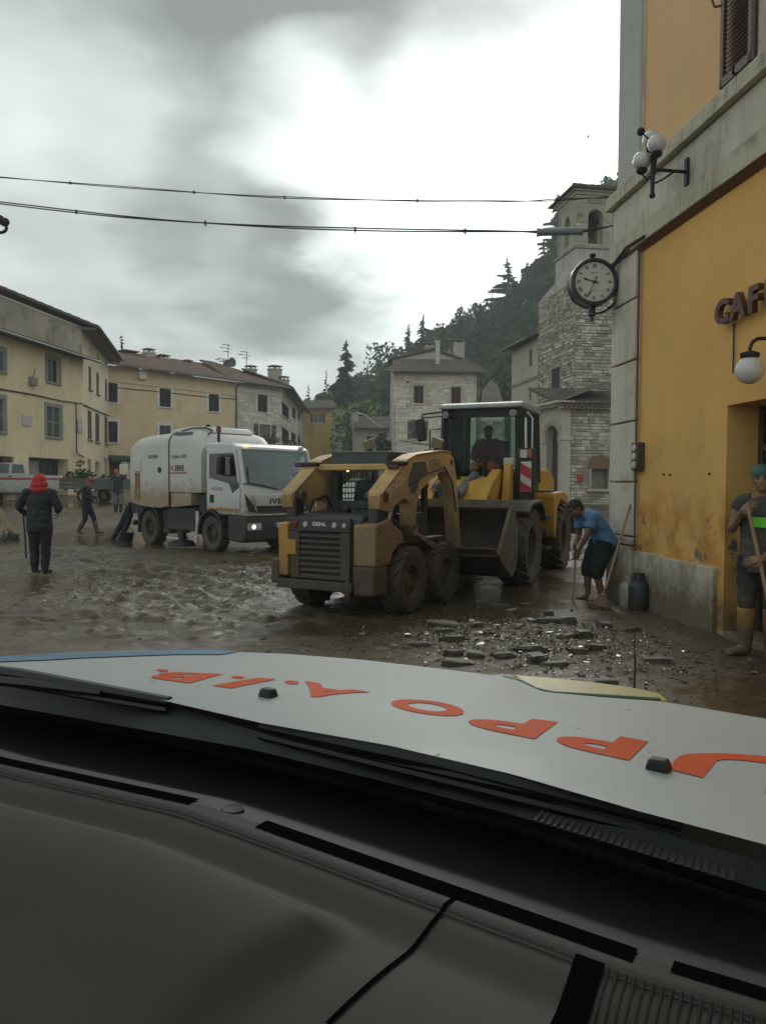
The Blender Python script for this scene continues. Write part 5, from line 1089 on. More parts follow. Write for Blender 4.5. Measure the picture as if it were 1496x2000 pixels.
def wheel_loader():
    th = math.atan2(.4, -.917); o = thing('wheel_loader', 'big yellow wheel loader facing the car with its mud-caked bucket lowered', 'wheel loader', (1.32, 12.57, 0), th)
    rim = mat('loader_rim', (.085, .068, .045), .7, var=.3, mud=(-.3, 2.2))
    for x in (-.93, .93):
        for y in (0, -2.72): wheel(o, (x, y, .61), .625, .48, rim, 17, side=1 if x > 0 else -1, rim_r=.55)
    mb = MB(); mb.b2((-.5, -3.6, .5), (.5, .75, 1.05)); obj('chassis', mb, mat('chassis_dark', (.05, .045, .035)), o, bevel=.04)
    mb = MB(); mb.tube([(-.75, 0, .61), (.75, 0, .61)], .17, 12); mb.tube([(-.75, -2.72, .61), (.75, -2.72, .61)], .17, 12); obj('axle', mb, MUDSTEEL, o, smooth=40)
    # front frame tower and lift arms
    mb = MB(); mb.prism([(.55, .7), (.62, 1.15), (.1, 1.62), (-.55, 1.72), (-.75, 1.3), (-.7, .7)], -.5, .5, 'yz'); obj('front_frame', mb, YEL2, o, bevel=.03)
    for s in (-1, 1):
        mb = MB(); mb.prism([(-.52, 1.56), (-.5, 1.78), (-.38, 1.84), (.15, 1.62), (.80, 1.14), (.90, .95), (.86, .60), (.72, .62), (.1, 1.32), (-.35, 1.52)], s * .36, s * .52, 'yz'); a = obj('lift_arm', mb, YEL2, o, bevel=.015)
        if s < 0:
            u = Vector((0, .72, -.52)).normalized(); text('KOMATSU', .15, mat('dark_letter', (.06, .055, .04), .6), a, (-.523, .72, 1.02), -u, Vector((0, -u.z, u.y)) if False else Vector((0, .52, .72)), extrude=.001, sx=.8, bold=.003)
        mb = MB(); mb.prism([(-.2, 1.1), (-.42, 1.92), (-.58, 1.95), (-.62, 1.15)], s * .55, s * .67, 'yz'); obj('lamp_post', mb, YEL2, o, bevel=.015)
        mb = MB(); mb.b2((s * .53, -.62, 1.9), (s * .70, -.46, 2.03)); obj('head_lamp', mb, mat('lamp_lens_pale', (.5, .47, .36), .3), o, bevel=.015)
        # lamp cluster and chevron board on the cab corner
        mb = MB(); mb.b2((s * .70, -.9, 1.20), (s * .98, -.70, 2.20)); obj('lamp_tower', mb, BLK, o, bevel=.03)
        mb = MB(); mb.b2((s * .76, -.70, 2.03), (s * .88, -.67, 2.17)); obj('indicator_lens', mb, mat('lamp_lens', (.5, .5, .47)), o, bevel=.01)
        mb = MB(); mb.b2((s * .885, -.70, 2.03), (s * .96, -.67, 2.17)); obj('indicator_lens', mb, mat('amber_lens', (.35, .09, .03), .3), o, bevel=.01)
        x0, x1, z0, z1 = (-.95, -.77, 1.46, 1.97) if s < 0 else (.77, .95, 1.46, 1.97)
        mb = MB(); mb.b2((x0, -.69, z0), (x1, -.67, z1)); bd = obj('chevron_board', mb, mat('board_white', (.62, .60, .57), .5), o)
        mb = MB(); w, hh = x1 - x0, z1 - z0; ym = -.664
        for c in (.02, .62):
            poly = []; pts = [(0, c), (1, c - .22), (1, c + .13), (0, c + .35)]
            # clip the slanted stripe to the board
            sub = [(px, pz) for px, pz in pts]
            def clip(poly, lim, keep):
                out = []
                for i in range(len(poly)):
                    p, q = poly[i], poly[(i + 1) % len(poly)]; ip, iq = keep(p[1], lim), keep(q[1], lim)
                    if ip: out.append(p)
                    if ip != iq: t = (lim - p[1]) / (q[1] - p[1]); out.append((p[0] + (q[0] - p[0]) * t, lim))
                return out
            sub = clip(clip(sub, 0.0, lambda a, b: a >= b), 1.0, lambda a, b: a <= b)
            if len(sub) > 2: mb.prism([((x1 - px * w) if s < 0 else (x0 + px * w), z0 + pz * hh) for px, pz in sub], ym, ym + .003, 'xz')
        obj('red_stripe', mb, mat('stripe_red', (.45, .035, .04), .5), bd)
        # front mudguard
        mb = MB(); mb.prism([(.5, 1.18), (.30, 1.30), (-.35, 1.34), (-.62, 1.22), (-.8, .98), (-.74, .98), (-.58, 1.18), (-.33, 1.29), (.3, 1.25), (.47, 1.13)], s * .68, s * 1.2, 'yz'); obj('mudguard', mb, MUDSTEEL, o, bevel=.01)
        # rear wing
        mb = MB(); mb.prism([(-1.95, .62), (-1.95, 1.38), (-2.0, 1.44), (-2.9, 1.46), (-3.3, 1.38), (-3.3, 1.2), (-2.6, 1.32), (-2.22, 1.15), (-2.1, .62)], s * .68, s * 1.10, 'yz'); obj('rear_wing', mb, YEL2, o, bevel=.025)
        mb = MB(); mb.b2((s * .76, -2.3, 1.452), (s * 1.02, -2.02, 1.482)); obj('step_pad', mb, BLK, o, bevel=.01)
        for k in range(3): mb = MB(); mb.b2((s * .8, -1.75, .45 + k * .27), (s * 1.1, -1.25, .5 + k * .27)); obj('step', mb, BLK, o)
        mb = MB(); mb.b2((s * .78, -1.8, .4), (s * .86, -1.2, 1.3)); obj('step_frame', mb, MUDSTEEL, o, bevel=.01)
    mb = MB(); mb.tube([(-.05, .55, 1.42), (-.05, -.45, 1.72)], .085, 14); obj('tilt_cylinder', mb, mat('cylinder_grey', (.16, .17, .17), .4, .4), o, smooth=40)
    mb = MB(); mb.tube([(-.05, .52, 1.43), (-.05, 1.1, 1.2)], .045, 12); obj('tilt_rod', mb, STEEL, o, smooth=40)
    mb = MB()
    for k in range(5): mb.tube([(.1 + k * .07, -.55, 1.55 + .03 * k), (.18 + k * .06, -.1, 1.74), (.25 + k * .05, .3, 1.52), (.3, .52, 1.25 + .05 * k)], .022, 6)
    stuff(obj('hydraulic_hose', mb, BLK, o, smooth=60))
    # engine hood
    mb = MB(); mb.prism([(-2.45, 1.05), (-2.45, 1.9), (-3.3, 1.9), (-3.95, 1.75), (-4.0, 1.0)], -.7, .7, 'yz'); obj('engine_hood', mb, YEL2, o, bevel=.06)
    mb = MB(); mb.b2((-1.2, -4.1, .6), (1.2, -3.75, 1.05)); obj('counterweight', mb, MUDSTEEL, o, bevel=.04)
    # cab
    y0, y1, zb, zt, hw = -.92, -2.35, 1.62, 2.92, .72
    mb = MB(); mb.prism([(y0 + .06, 1.25), (y0 + .06, zb + .02), (y1, zb + .02), (y1, 1.0), (-1.3, 1.0)], -hw, hw, 'yz'); obj('cab_base', mb, BLK, o, bevel=.03)
    mb = MB(); t = .075
    for s in (-1, 1):
        mb.tube([(s * (hw - .03), y0, zb), (s * (hw - .06), y0 - .04, zt)], [(t * .9, t * 1.0)] * 2, 4)
        mb.tube([(s * (hw - .03), y1 + .05, zb), (s * (hw - .06), y1 + .1, zt)], [(t, t)] * 2, 4); mb.tube([(s * (hw - .02), -1.35, zb), (s * (hw - .05), -1.4, zt)], [(t * .55, t * .6)] * 2, 4)
        mb.b2((s * (hw - .08), y1, zb - .02), (s * hw, y0, zb + .1))
    mb.b2((-hw + .06, y0 - .12, zt - .16), (hw - .06, y0 + .01, zt)); mb.b2((-hw + .03, y0 - .05, zb - .02), (hw - .03, y0 + .03, zb + .06)); obj('cab_frame', mb, BLK, o)
    mb = MB(); mb.prism([(y0 + .16, zt - .02), (y0 + .12, zt + .05), (y0 - .1, zt + .10), (y1 + .1, zt + .12), (y1 - .05, zt + .04), (y1 - .05, zt - .03)], -hw - .02, hw + .02, 'yz'); obj('cab_roof', mb, mat('roof_grey', (.30, .32, .32), .5, var=.1), o, bevel=.03)
    mb = MB(); mb.b2((-hw + .05, y0 - .03, zb + .05), (hw - .05, y0 - .02, zt - .14)); obj('windscreen', mb, CABGLASS, o)
    mb = MB(); mb.b2((-hw + .05, y1 + .06, zb + .05), (hw - .05, y1 + .07, zt - .1)); obj('rear_window', mb, CABGLASS, o)
    for s in (-1, 1):
        mb = MB(); mb.b2((s * (hw - .03), y1 + .12, zb + .1), (s * (hw - .02), y0 - .08, zt - .06)); obj('side_window', mb, CABGLASS, o)
        mb = MB(); mb.tube([(s * (hw + .05), -1.28, 1.5), (s * (hw + .10), -1.28, 1.7), (s * (hw + .10), -1.28, 2.75), (s * (hw + .0), -1.28, 2.85)], .02, 8); obj('grab_rail', mb, STEEL if s < 0 else BLK, o, smooth=50)
        mb = MB(); mb.lathe([(.001, .05), (.06, .045), (.07, .0), (.05, -.05), (.001, -.06)], 14, (s * (hw - .12), y0 + .1, zt - .12), 'y'); obj('cab_light', mb, mat('lamp_case_grey', (.22, .23, .23), .4), o, smooth=50)
    mb = MB(); mb.tube([(.62, y0 + .1, zt - .06), (1.02, y0 + .15, zt - .1), (1.04, y0 + .15, zt - .2)], .016, 6); mb.tube([(.62, y0 + .1, zt - .14), (1.02, y0 + .15, zt - .16)], .012, 6); obj('mirror_arm', mb, BLK, o, smooth=50)
    mb = MB(); mb.box((1.04, y0 + .18, zt - .38), (.17, .06, .40), rot=(.0, .12, 0)); obj('mirror', mb, BLK, o, bevel=.03)
    mb = MB(); mb.tube([(.66, y0 + .1, zb - .1), (.86, y0 + .2, zb - .1), (.86, y0 + .2, zb + .92), (.66, y0 + .15, zb + .94)], .014, 6); mb.tube([(.76, y0 + .2, zb - .1), (.76, y0 + .2, zb + .4)], .012, 6); obj('hand_rail', mb, BLK, o, smooth=50)
    mb = MB(); mb.tube([(-.78, y0 + .02, zb - .1), (-.82, y0 + .06, zb + .2), (-.80, y0 + .04, zb + 1.1)], .022, 8); obj('wiper', mb, STEEL, o, smooth=50)
    mb = MB(); mb.b2((-.26, -1.9, 1.64), (.26, -1.5, 1.86)); mb.prism([(-1.98, 1.8), (-2.08, 2.4), (-1.96, 2.42), (-1.86, 1.84)], -.25, .25, 'yz'); obj('operator_seat', mb, BLK, o, bevel=.05)
    mb = MB(); mb.tube([(0, -1.12, 1.6), (0, -1.28, 2.0)], .05, 8); mb.lathe([(.2, -.012), (.215, 0), (.2, .012), (.185, 0)], 20, (0, 0, 0), 'z', caps=False); me = mb.mesh('steering_wheel'); obj('steering_column', MB().tube([(0, -1.12, 1.6), (0, -1.28, 2.0)], .05, 8), BLK, o)
    sw = MB(); sw.lathe([(.2, -.012), (.215, 0), (.2, .012), (.185, 0), (.2, -.012)], 20, (0, 0, 0), 'z', caps=False); sw.box((0, 0, 0), (.38, .03, .015)); w = obj('steering_wheel', sw, BLK, o, smooth=60); w.location = (0, -1.28, 2.0); w.rotation_euler = (.5, 0, 0)
    # bucket: curved shell with pointed side plates
    bk = bpy.data.objects.new('bucket', None); COL.objects.link(bk); bk.parent = o; bk.location = (0, 1.15, 0.0); pass
    # rolled back: lip at knee height in front, heel lowest, back curving up to the spill edge
    prof = [(.75, .63), (.40, .44), (.08, .30), (-.12, .38), (-.22, .58), (-.22, .88), (-.10, 1.10), (.06, 1.22)]; off = [(.76, .59), (.40, .39), (.07, .245), (-.16, .34), (-.275, .56), (-.275, .90), (-.14, 1.14), (.04, 1.27)]
    hw = 1.08; mb = MB(); mb.prism(prof + off[::-1], -hw, hw, 'yz'); obj('bucket_shell', mb, MUDSTEEL, bk, smooth=50)
    WORN = mat('worn_plate', (.12, .095, .066), .6, .1, var=.3, col2=(.18, .12, .07), c2=(3, .5, .65), bump=.5)
    for s in (-1, 1):
        mb = MB(); mb.prism([(.80, .64), (.40, .40), (.07, .24), (-.16, .335), (-.28, .56), (-.28, .90), (-.15, 1.14), (.03, 1.28), (.16, 1.25)], s * hw, s * (hw + .035), 'yz'); obj('side_plate', mb, WORN, bk, bevel=.006)
        mb = MB(); mb.prism([(.86, .63), (.70, .50), (.62, .58), (.08, 1.22), (.17, 1.28)], s * (hw + .036), s * (hw + .06), 'yz'); obj('side_cutter', mb, WORN, bk, bevel=.004)
        mb = MB(); mb.prism([(-.2, .55), (-.5, .75), (-.5, .95), (-.22, 1.0)], s * .34, s * .40, 'yz'); mb.prism([(-.2, .55), (-.5, .75), (-.5, .95), (-.22, 1.0)], s * .62, s * .66, 'yz') if False else None; obj('bucket_ear', mb, MUDSTEEL, bk, bevel=.006)
    mb = MB(); mb.prism([(.60, .545), (.90, .70), (.90, .73), (.60, .585)], -hw, hw, 'yz'); obj('cutting_edge', mb, WORN, bk, bevel=.006)
    mb = MB(); mb.prism([(.02, 1.27), (.02, 1.36), (.05, 1.36), (.08, 1.24)], -hw, hw, 'yz'); obj('spill_guard', mb, WORN, bk, bevel=.006)
    for k in range(9):
        q = MB(); q.lathe([(.001, .03), (.022, .026), (.022, 0)], 8, (0, 0, 0), 'z'); b = obj('edge_bolt', q, WORN, bk); b.location = (-hw + .12 + k * (2 * hw - .24) / 8, .74, .655); b.rotation_euler = (.45, 0, 0)
def sweeper_truck():
    th = math.atan2(-.7, -.714); o = thing('sweeper_truck', 'white street sweeper truck with a mud-splashed rounded body and dark cab windows', 'truck', (-2.35, 17.63, 0), th)
    WHITE = mat('truck_white', (.56, .57, .56), .35, var=.04, mud=(.3, 1.5), mudcol=(.30, .24, .15), coat=.2)
    BODYW = mat('sweeper_white', (.56, .56, .53), .45, var=.05, mud=(.75, 1.95), mudcol=(.33, .255, .16), vscale=1.2, streak=.12)
    TIRE = mat('truck_tyre', (.028, .027, .026), .8, var=.3, mud=(-.1, 1.3), mudmin=.15)
    rim = mat('truck_rim', (.30, .30, .29), .5, .4, var=.2, mud=(.1, 1.3))
    W = 1.05
    for x in (-.88, .88):
        wheel(o, (x, -1.3, .42), .43, .27, rim, 26, 'block', 1 if x > 0 else -1, TIRE, .58); wheel(o, (x, -4.25, .44), .46, .34, rim, 26, 'block', 1 if x > 0 else -1, TIRE, .56)
    mb = MB(); mb.b2((-.42, -5.2, .5), (.42, -.2, .8)); obj('chassis', mb, BLK, o, bevel=.03)
    # cab shell with openings made of separate pillars and panels
    zf, zr = 1.60, 2.46
    mb = MB(); mb.prism([(-.02, .86), (.02, 1.0), (-.02, 1.42), (-.06, 1.66), (-1.55, 1.66), (-1.55, .95), (-.95, .86)], -W + .05, W - .05, 'yz'); obj('cab_body', mb, WHITE, o, bevel=.04)
    mb = MB(); mb.prism([(-.22, 2.30), (-.26, 2.40), (-.5, 2.50), (-1.5, 2.54), (-1.56, 2.46), (-1.56, 2.30)], -W + .02, W - .02, 'yz'); obj('cab_roof', mb, WHITE, o, bevel=.05)
    mb = MB(); mb.b2((-W + .06, -1.56, 1.6), (W - .06, -1.48, 2.4)); obj('cab_back', mb, WHITE, o, bevel=.02)
    for s in (-1, 1):
        mb = MB(); mb.tube([(s * (W - .08), -.05, 1.58), (s * (W - .09), -.26, 2.36)], [(.075, .05)] * 2, 6, up=(1, 0, 0)); obj('front_pillar', mb, WHITE, o, smooth=50)
        # door with a dipped window line
        d = bpy.data.objects.new('door', None); COL.objects.link(d); d.parent = o
        x0, x1 = s * (W - .055), s * (W - .015)
        mb = MB(); mb.prism([(-.12, .98), (-.12, 1.50), (-.42, 1.36), (-.56, 1.58), (-1.44, 1.72), (-1.44, .98)], x0, x1, 'yz'); mb.prism([(-1.36, 1.66), (-1.44, 1.66), (-1.46, 2.36), (-.28, 2.36), (-.12, 1.6), (-.20, 1.6), (-.36, 2.26), (-1.36, 2.26)], x0, x1, 'yz'); obj('door_panel', mb, WHITE, d, bevel=.012)
        mb = MB(); mb.prism([(-.16, 1.46), (-.22, 1.62), (-.37, 2.27), (-1.37, 2.27), (-1.37, 1.70), (-.56, 1.55), (-.42, 1.32), (-.17, 1.28)], s * (W - .05), s * (W - .035), 'yz'); obj('door_window', mb, glass('tinted_window', (.016, .018, .02), .08), d)
        mb = MB(); mb.b2((s * (W - .02), -1.32, 1.14), (s * (W + .005), -1.16, 1.32)); obj('door_handle', mb, BLK, d, bevel=.01)
        if s > 0:
            mb = MB(); mb.b2((W - .014, -1.38, .985), (W - .004, -.2, 1.03)); obj('orange_stripe', mb, mat('decal_orange', (.5, .22, .05), .5), d)
            u = Vector((0, 1, 0)); text('W.ERRE', .11, mat('decal_red', (.42, .06, .06), .5), d, (W - .012, -1.28, 1.42), (0, 1, 0), (0, 0, 1), extrude=.001, sx=1.3)
        # wing over the wheel, step, mirror
        mb = MB(); a = [(-1.3 + math.cos(t) * .56, .42 + math.sin(t) * .56) for t in np.linspace(R(20), R(185), 14)]; b = [(-1.3 + math.cos(t) * .50, .42 + math.sin(t) * .50) for t in np.linspace(R(185), R(20), 14)]; mb.prism(a + b, s * .70, s * (W + .01), 'yz'); obj('wheel_arch', mb, BLK, o, smooth=40)
        mb = MB(); mb.box((s * (W + .14), -.62, 1.98), (.2, .12, .40), rot=(0, 0, .2 * s)); obj('mirror', mb, BLK, o, bevel=.04)
        mb = MB(); mb.tube([(s * (W - .05), -.5, 2.2), (s * (W + .14), -.6, 2.2)], .02, 6); mb.tube([(s * (W - .05), -.5, 1.75), (s * (W + .14), -.6, 1.78)], .02, 6); obj('mirror_arm', mb, BLK, o)
        # headlight
        mb = MB(); mb.b2((s * .62, .02, .54), (s * .99, .155, .70)); hl = obj('headlight', mb, mat('headlamp_case', (.40, .40, .37), .25), o, bevel=.02)
        mb = MB(); mb.lathe([(.001, .162), (.042, .16), (.055, .15)], 16, (s * .84, 0, .625), 'y'); obj('lamp_glow', mb, mat('headlamp_on', (1, .8, .5), .3, emit=((1, .74, .36), 2)) if s > 0 else mat('headlamp_lens', (.5, .5, .46), .2), hl)
        mb = MB(); mb.lathe([(.001, .162), (.035, .16), (.045, .15)], 14, (s * .70, 0, .625), 'y'); obj('lamp_reflector', mb, mat('headlamp_lens', (.5, .5, .46), .2), hl)
        mb = MB(); mb.b2((s * .72, -.28, 2.40), (s * .84, -.2, 2.46)); obj('marker_light', mb, mat('marker_on', (.9, .6, .4), .4, emit=((1, .7, .45), .7)) if s > 0 else mat('marker_off', (.6, .5, .4), .4), o, bevel=.01)
    mb = MB(); mb.add([(-W + .1, -.03, 1.56), (W - .1, -.03, 1.56), (W - .12, -.235, 2.36), (-W + .12, -.235, 2.36), (-W + .1, -.06, 1.56), (W - .1, -.06, 1.56), (W - .12, -.265, 2.36), (-W + .12, -.265, 2.36), (0, .02, 1.44), (0, -.02, 1.44)], [(0, 8, 1, 2, 3), (4, 7, 6, 5, 9), (0, 3, 7, 4), (1, 5, 6, 2), (2, 6, 7, 3), (0, 4, 9, 8), (8, 9, 5, 1)]); obj('windscreen', mb, clear_glass('truck_windscreen', (.50, .56, .55), .03), o)
    mb = MB(); mb.b2((-W + .08, -1.47, 1.5), (W - .08, -1.44, 2.38)); obj('cab_lining', mb, BLK, o)
    for x in (-.5, .5): mb = MB(); mb.b2((x - .25, -1.2, 1.5), (x + .25, -.75, 1.72)); mb.prism([(-1.22, 1.7), (-1.36, 2.28), (-1.22, 2.3), (-1.08, 1.72)], x - .23, x + .23, 'yz'); obj('cab_seat', mb, mat('seat_cloth', (.035, .036, .04), .9), o, bevel=.05)
    mb = MB(); mb.prism([(-.1, 1.6), (-.12, 1.72), (-.5, 1.76), (-.55, 1.6)], -W + .12, W - .12, 'yz'); obj('cab_dash', mb, BLK, o, bevel=.03)
    mb = MB(); mb.b2((-.85, -.12, 1.70), (-.45, -.1, 1.86)); obj('windscreen_notice', mb, mat('paper_white', (.6, .6, .58), .7), o)
    mb = MB(); mb.tube([(.86, .0, 1.58), (.82, -.12, 1.95)], .012, 5); mb.tube([(.1, .03, 1.46), (.6, -.0, 1.56), (.84, -.01, 1.6)], .012, 5); obj('wiper', mb, BLK, o)
    mb = MB(); mb.prism([(-.74, 1.30), (.74, 1.30), (.64, .93), (-.64, .93)], .012, .04, 'xz'); mb.prism([(-.99, 1.36), (-.74, 1.10), (-.66, .93), (-.9, .96)], .0, .02, 'xz'); mb.prism([(.99, 1.36), (.74, 1.10), (.66, .93), (.9, .96)], .0, .02, 'xz'); obj('grille', mb, BLK, o, bevel=.01)
    mb = MB(); mb.prism([(-.80, 1.34), (.80, 1.34), (.70, 1.08), (-.70, 1.08)], .03, .065, 'xz'); obj('badge_panel', mb, WHITE, o, bevel=.012)
    text('IVECO', .17, mat('badge_black', (.02, .02, .02), .4), o, (-.0, .067, 1.13), (-1, 0, 0), (0, 0, 1), extrude=.008, bold=.005, align='CENTER', sx=1.3, spc=1.18)
    mb = MB(); mb.prism([(.10, .86), (.14, .6), (.10, .32), (-.1, .26), (-.6, .3), (-.62, .86)], -W + .02, W - .02, 'yz'); obj('bumper', mb, mat('bumper_dark', (.028, .03, .032), .55, var=.2, mud=(.0, .6)), o, bevel=.05)
    mb = MB(); mb.b2((-W + .03, -.02, .862), (W - .03, .115, .90)); obj('bumper_trim', mb, WHITE, o, bevel=.008)
    mb = MB(); mb.b2((-.26, .142, .60), (.26, .155, .71)); pl = obj('number_plate', mb, mat('plate_white', (.62, .62, .6), .4), o)
    mb = MB(); mb.b2((.21, .1555, .602), (.258, .157, .708)); mb.b2((-.258, .1555, .602), (-.21, .157, .708)); obj('plate_band', mb, mat('plate_blue', (.03, .06, .3), .5), pl)
    # gap behind the cab: intake box and dark machinery
    mb = MB(); mb.b2((-.95, -1.95, .85), (.95, -1.62, 1.35)); mb.b2((-.8, -1.75, 1.3), (.8, -1.60, 2.3)); obj('engine_bay', mb, BLK, o, bevel=.03)
    # sweeper body: rounded shell in two sections
    def sec(y, hw, zb, zt, r, n=7):
        pts = [(-hw, y, zb)]
        for k in range(n + 1): a = math.pi - math.pi / 2 * k / n; pts.append((-hw + r + math.cos(a) * r, y, zt - r + math.sin(a) * r))
        for k in range(n + 1): a = math.pi / 2 - math.pi / 2 * k / n; pts.append((hw - r + math.cos(a) * r, y, zt - r + math.sin(a) * r))
        return pts + [(hw, y, zb)]
    mb = MB(); mb.rings([sec(-3.18, W + .02, 1.02, 2.86, .32), sec(-3.6, W + .02, .96, 2.85, .32), sec(-4.4, W + .02, .98, 2.83, .32), sec(-4.95, W + .01, 1.03, 2.79, .31), sec(-5.22, W - .0, 1.08, 2.70, .30), sec(-5.36, W - .05, 1.14, 2.5, .26)]); hop = obj('hopper', mb, BODYW, o, smooth=35)
    mb = MB(); mb.rings([sec(-1.68, W - .0, 1.36, 2.56, .34), sec(-1.9, W, 1.36, 2.78, .34), sec(-2.3, W + .01, 1.36, 2.87, .33), sec(-3.14, W + .01, 1.36, 2.88, .33)]); wt = obj('water_tank', mb, BODYW, o, smooth=35)
    mb = MB()
    for s in (-1, 1): mb.prism([(-2.15, 1.05), (-2.15, 1.345), (-3.1, 1.345), (-3.1, .98)], s * .6, s * (W + .0), 'yz')
    obj('tank_skirt', mb, BODYW, o, bevel=.015)
    mb = MB(); mb.rings([[(p[0] * 1.002, -3.15, p[2]) for p in sec(0, W + .025, .98, 2.885, .33)], [(p[0] * 1.002, -3.18, p[2]) for p in sec(0, W + .025, .98, 2.885, .33)]], caps=True); obj('seam_gasket', mb, mat('gasket', (.05, .047, .042), .7), o)
    mb = MB(); mb.prism([(-1.9, 2.8), (-2.1, 2.96), (-2.9, 3.0), (-3.7, 2.98), (-4.1, 2.84)], -.62, .62, 'yz'); obj('roof_housing', mb, BODYW, o, bevel=.05)
    for s in (-1, 1):
        for k in range(8):
            q = MB(); q.box((s * (W - .085), -2.28 - k * .1, 2.795 + .002 * k), (.02, .055, .12), rot=(0, s * -.95, 0)); obj('vent_slot', q, mat('vent_shadow', (.11, .11, .105), .7), o)
    mb = MB(); mb.tube([(.80, -1.78, 2.74), (.6, -1.9, 2.86), (.66, -2.1, 2.93), (.8, -2.5, 2.93), (.84, -2.9, 2.88)], .02, 6); obj('conduit', mb, BLK, o, smooth=60)
    mb = MB(); mb.tube([(.55, -1.72, 2.5), (.55, -1.72, 2.82)], .035, 8); obj('beacon_post', mb, BLK, o, smooth=40); mb = MB(); mb.lathe([(.06, 2.82), (.06, 2.94), (.03, 2.97), (.001, 2.975)], 14, (.55, -1.72, 0), 'z'); obj('beacon', mb, mat('beacon_red', (.2, .02, .02), .3), o, smooth=40)
    mb = MB(); mb.ell((-.2, -3.4, 3.05), .09, 10, 8); obj('breather_cap', mb, BLK, o, smooth=60)
    mb = MB(); mb.lathe([(.001, W + .055), (.07, W + .05), (.075, W + .02)], 16, (0, -3.62, 1.92), 'x'); obj('filler_cap', mb, BLK, o, smooth=40)
    X = W + .024
    text('BUCHER', .125, mat('decal_dark', (.09, .09, .09), .5), hop, (X, -4.22, 2.22), (0, 1, 0), (0, 0, 1), extrude=.001, bold=.004, sx=1.05)
    text('CityFant 6000', .12, mat('decal_grey2', (.22, .22, .21), .5), wt, (X - .005, -3.06, 2.20), (0, 1, 0), (0, 0, 1), extrude=.001, bold=.001, sx=1.05)
    text('W', .2, mat('decal_pink', (.45, .16, .14), .5), wt, (X - .005, -3.1, 1.89), (0, 1, 0), (0, 0, 1), extrude=.001, sx=.9); text('.ERRE', .2, mat('decal_black', (.05, .04, .04), .5), wt, (X - .005, -2.9, 1.89), (0, 1, 0), (0, 0, 1), extrude=.001, bold=.004, sx=.95)
    mb = MB(); mb.b2((X - .008, -3.12, 1.82), (X - .003, -2.3, 1.86)); obj('red_underline', mb, mat('decal_pink', (.45, .16, .14)), wt)
    mb = MB(); mb.b2((W - .03, -5.02, 1.88), (W + .04, -4.62, 2.22)); obj('tool_locker', mb, BODYW, o, bevel=.02)
    mb = MB(); mb.b2((W + .0, -4.95, 1.14), (W + .028, -4.68, 1.86)); obj('rust_run', mb, mat('rust_run', (.21, .12, .065), .8, var=.3, vscale=4, col2=(.32, .24, .15), c2=(4, .45, .6)), o)
    mb = MB(); mb.b2((-W - .02, -5.42, 1.9), (W - .1, -5.3, 2.5)); obj('rear_hatch', mb, BODYW, o, bevel=.03)
    # underbody: tank, brush gear, suction mouth, rear underrun, mudflaps
    mb = MB(); mb.b2((-W + .08, -3.4, .42), (W - .05, -2.0, .98)); mb.b2((.3, -3.75, .3), (W - .12, -3.4, .9)); obj('underbody_box', mb, mat('underbody_dark', (.03, .031, .031), .7, var=.3, mud=(.0, .9)), o, bevel=.04)
    mb = MB(); mb.b2((W - .06, -1.98, .38), (W - .02, -1.86, .92)); mb.lathe([(.055, .16), (.06, .3), (.03, .34)], 10, (W + .0, -1.9, 0), 'z'); obj('side_marker', mb, mat('marker_white', (.5, .5, .48), .5), o, bevel=.008)
    mb = MB(); mb.lathe([(.34, .04), (.3, .14), (.12, .2), (.1, .42)], 24, (W - .1, -2.75, 0), 'z'); obj('side_brush', mb, BLK, o, smooth=40)
    mb = MB(); mb.b2((W - .25, -3.3, .2), (W + .02, -2.72, .26)); obj('suction_lip', mb, mat('marker_white', (.5, .5, .48)), o)
    for s in (-1, 1):
        mb = MB(); a = [(-4.25 + math.cos(t) * .58, .44 + math.sin(t) * .58) for t in np.linspace(R(0), R(180), 14)]; b = [(-4.25 + math.cos(t) * .53, .44 + math.sin(t) * .53) for t in np.linspace(R(180), R(0), 14)]; mb.prism(a + b, s * .68, s * (W - .0), 'yz'); obj('mudguard', mb, BLK, o, smooth=40)
        mb = MB(); mb.b2((s * .7, -4.95, .28), (s * 1.0, -4.91, .9)); obj('mudflap', mb, BLK, o)
    mb = MB(); mb.b2((-W + .05, -5.3, .78), (W - .05, -4.7, 1.08)); mb.b2((-W + .1, -5.35, .45), (W - .1, -5.25, .58)); obj('rear_frame', mb, mat('underbody_dark', (.03, .031, .031)), o, bevel=.02)
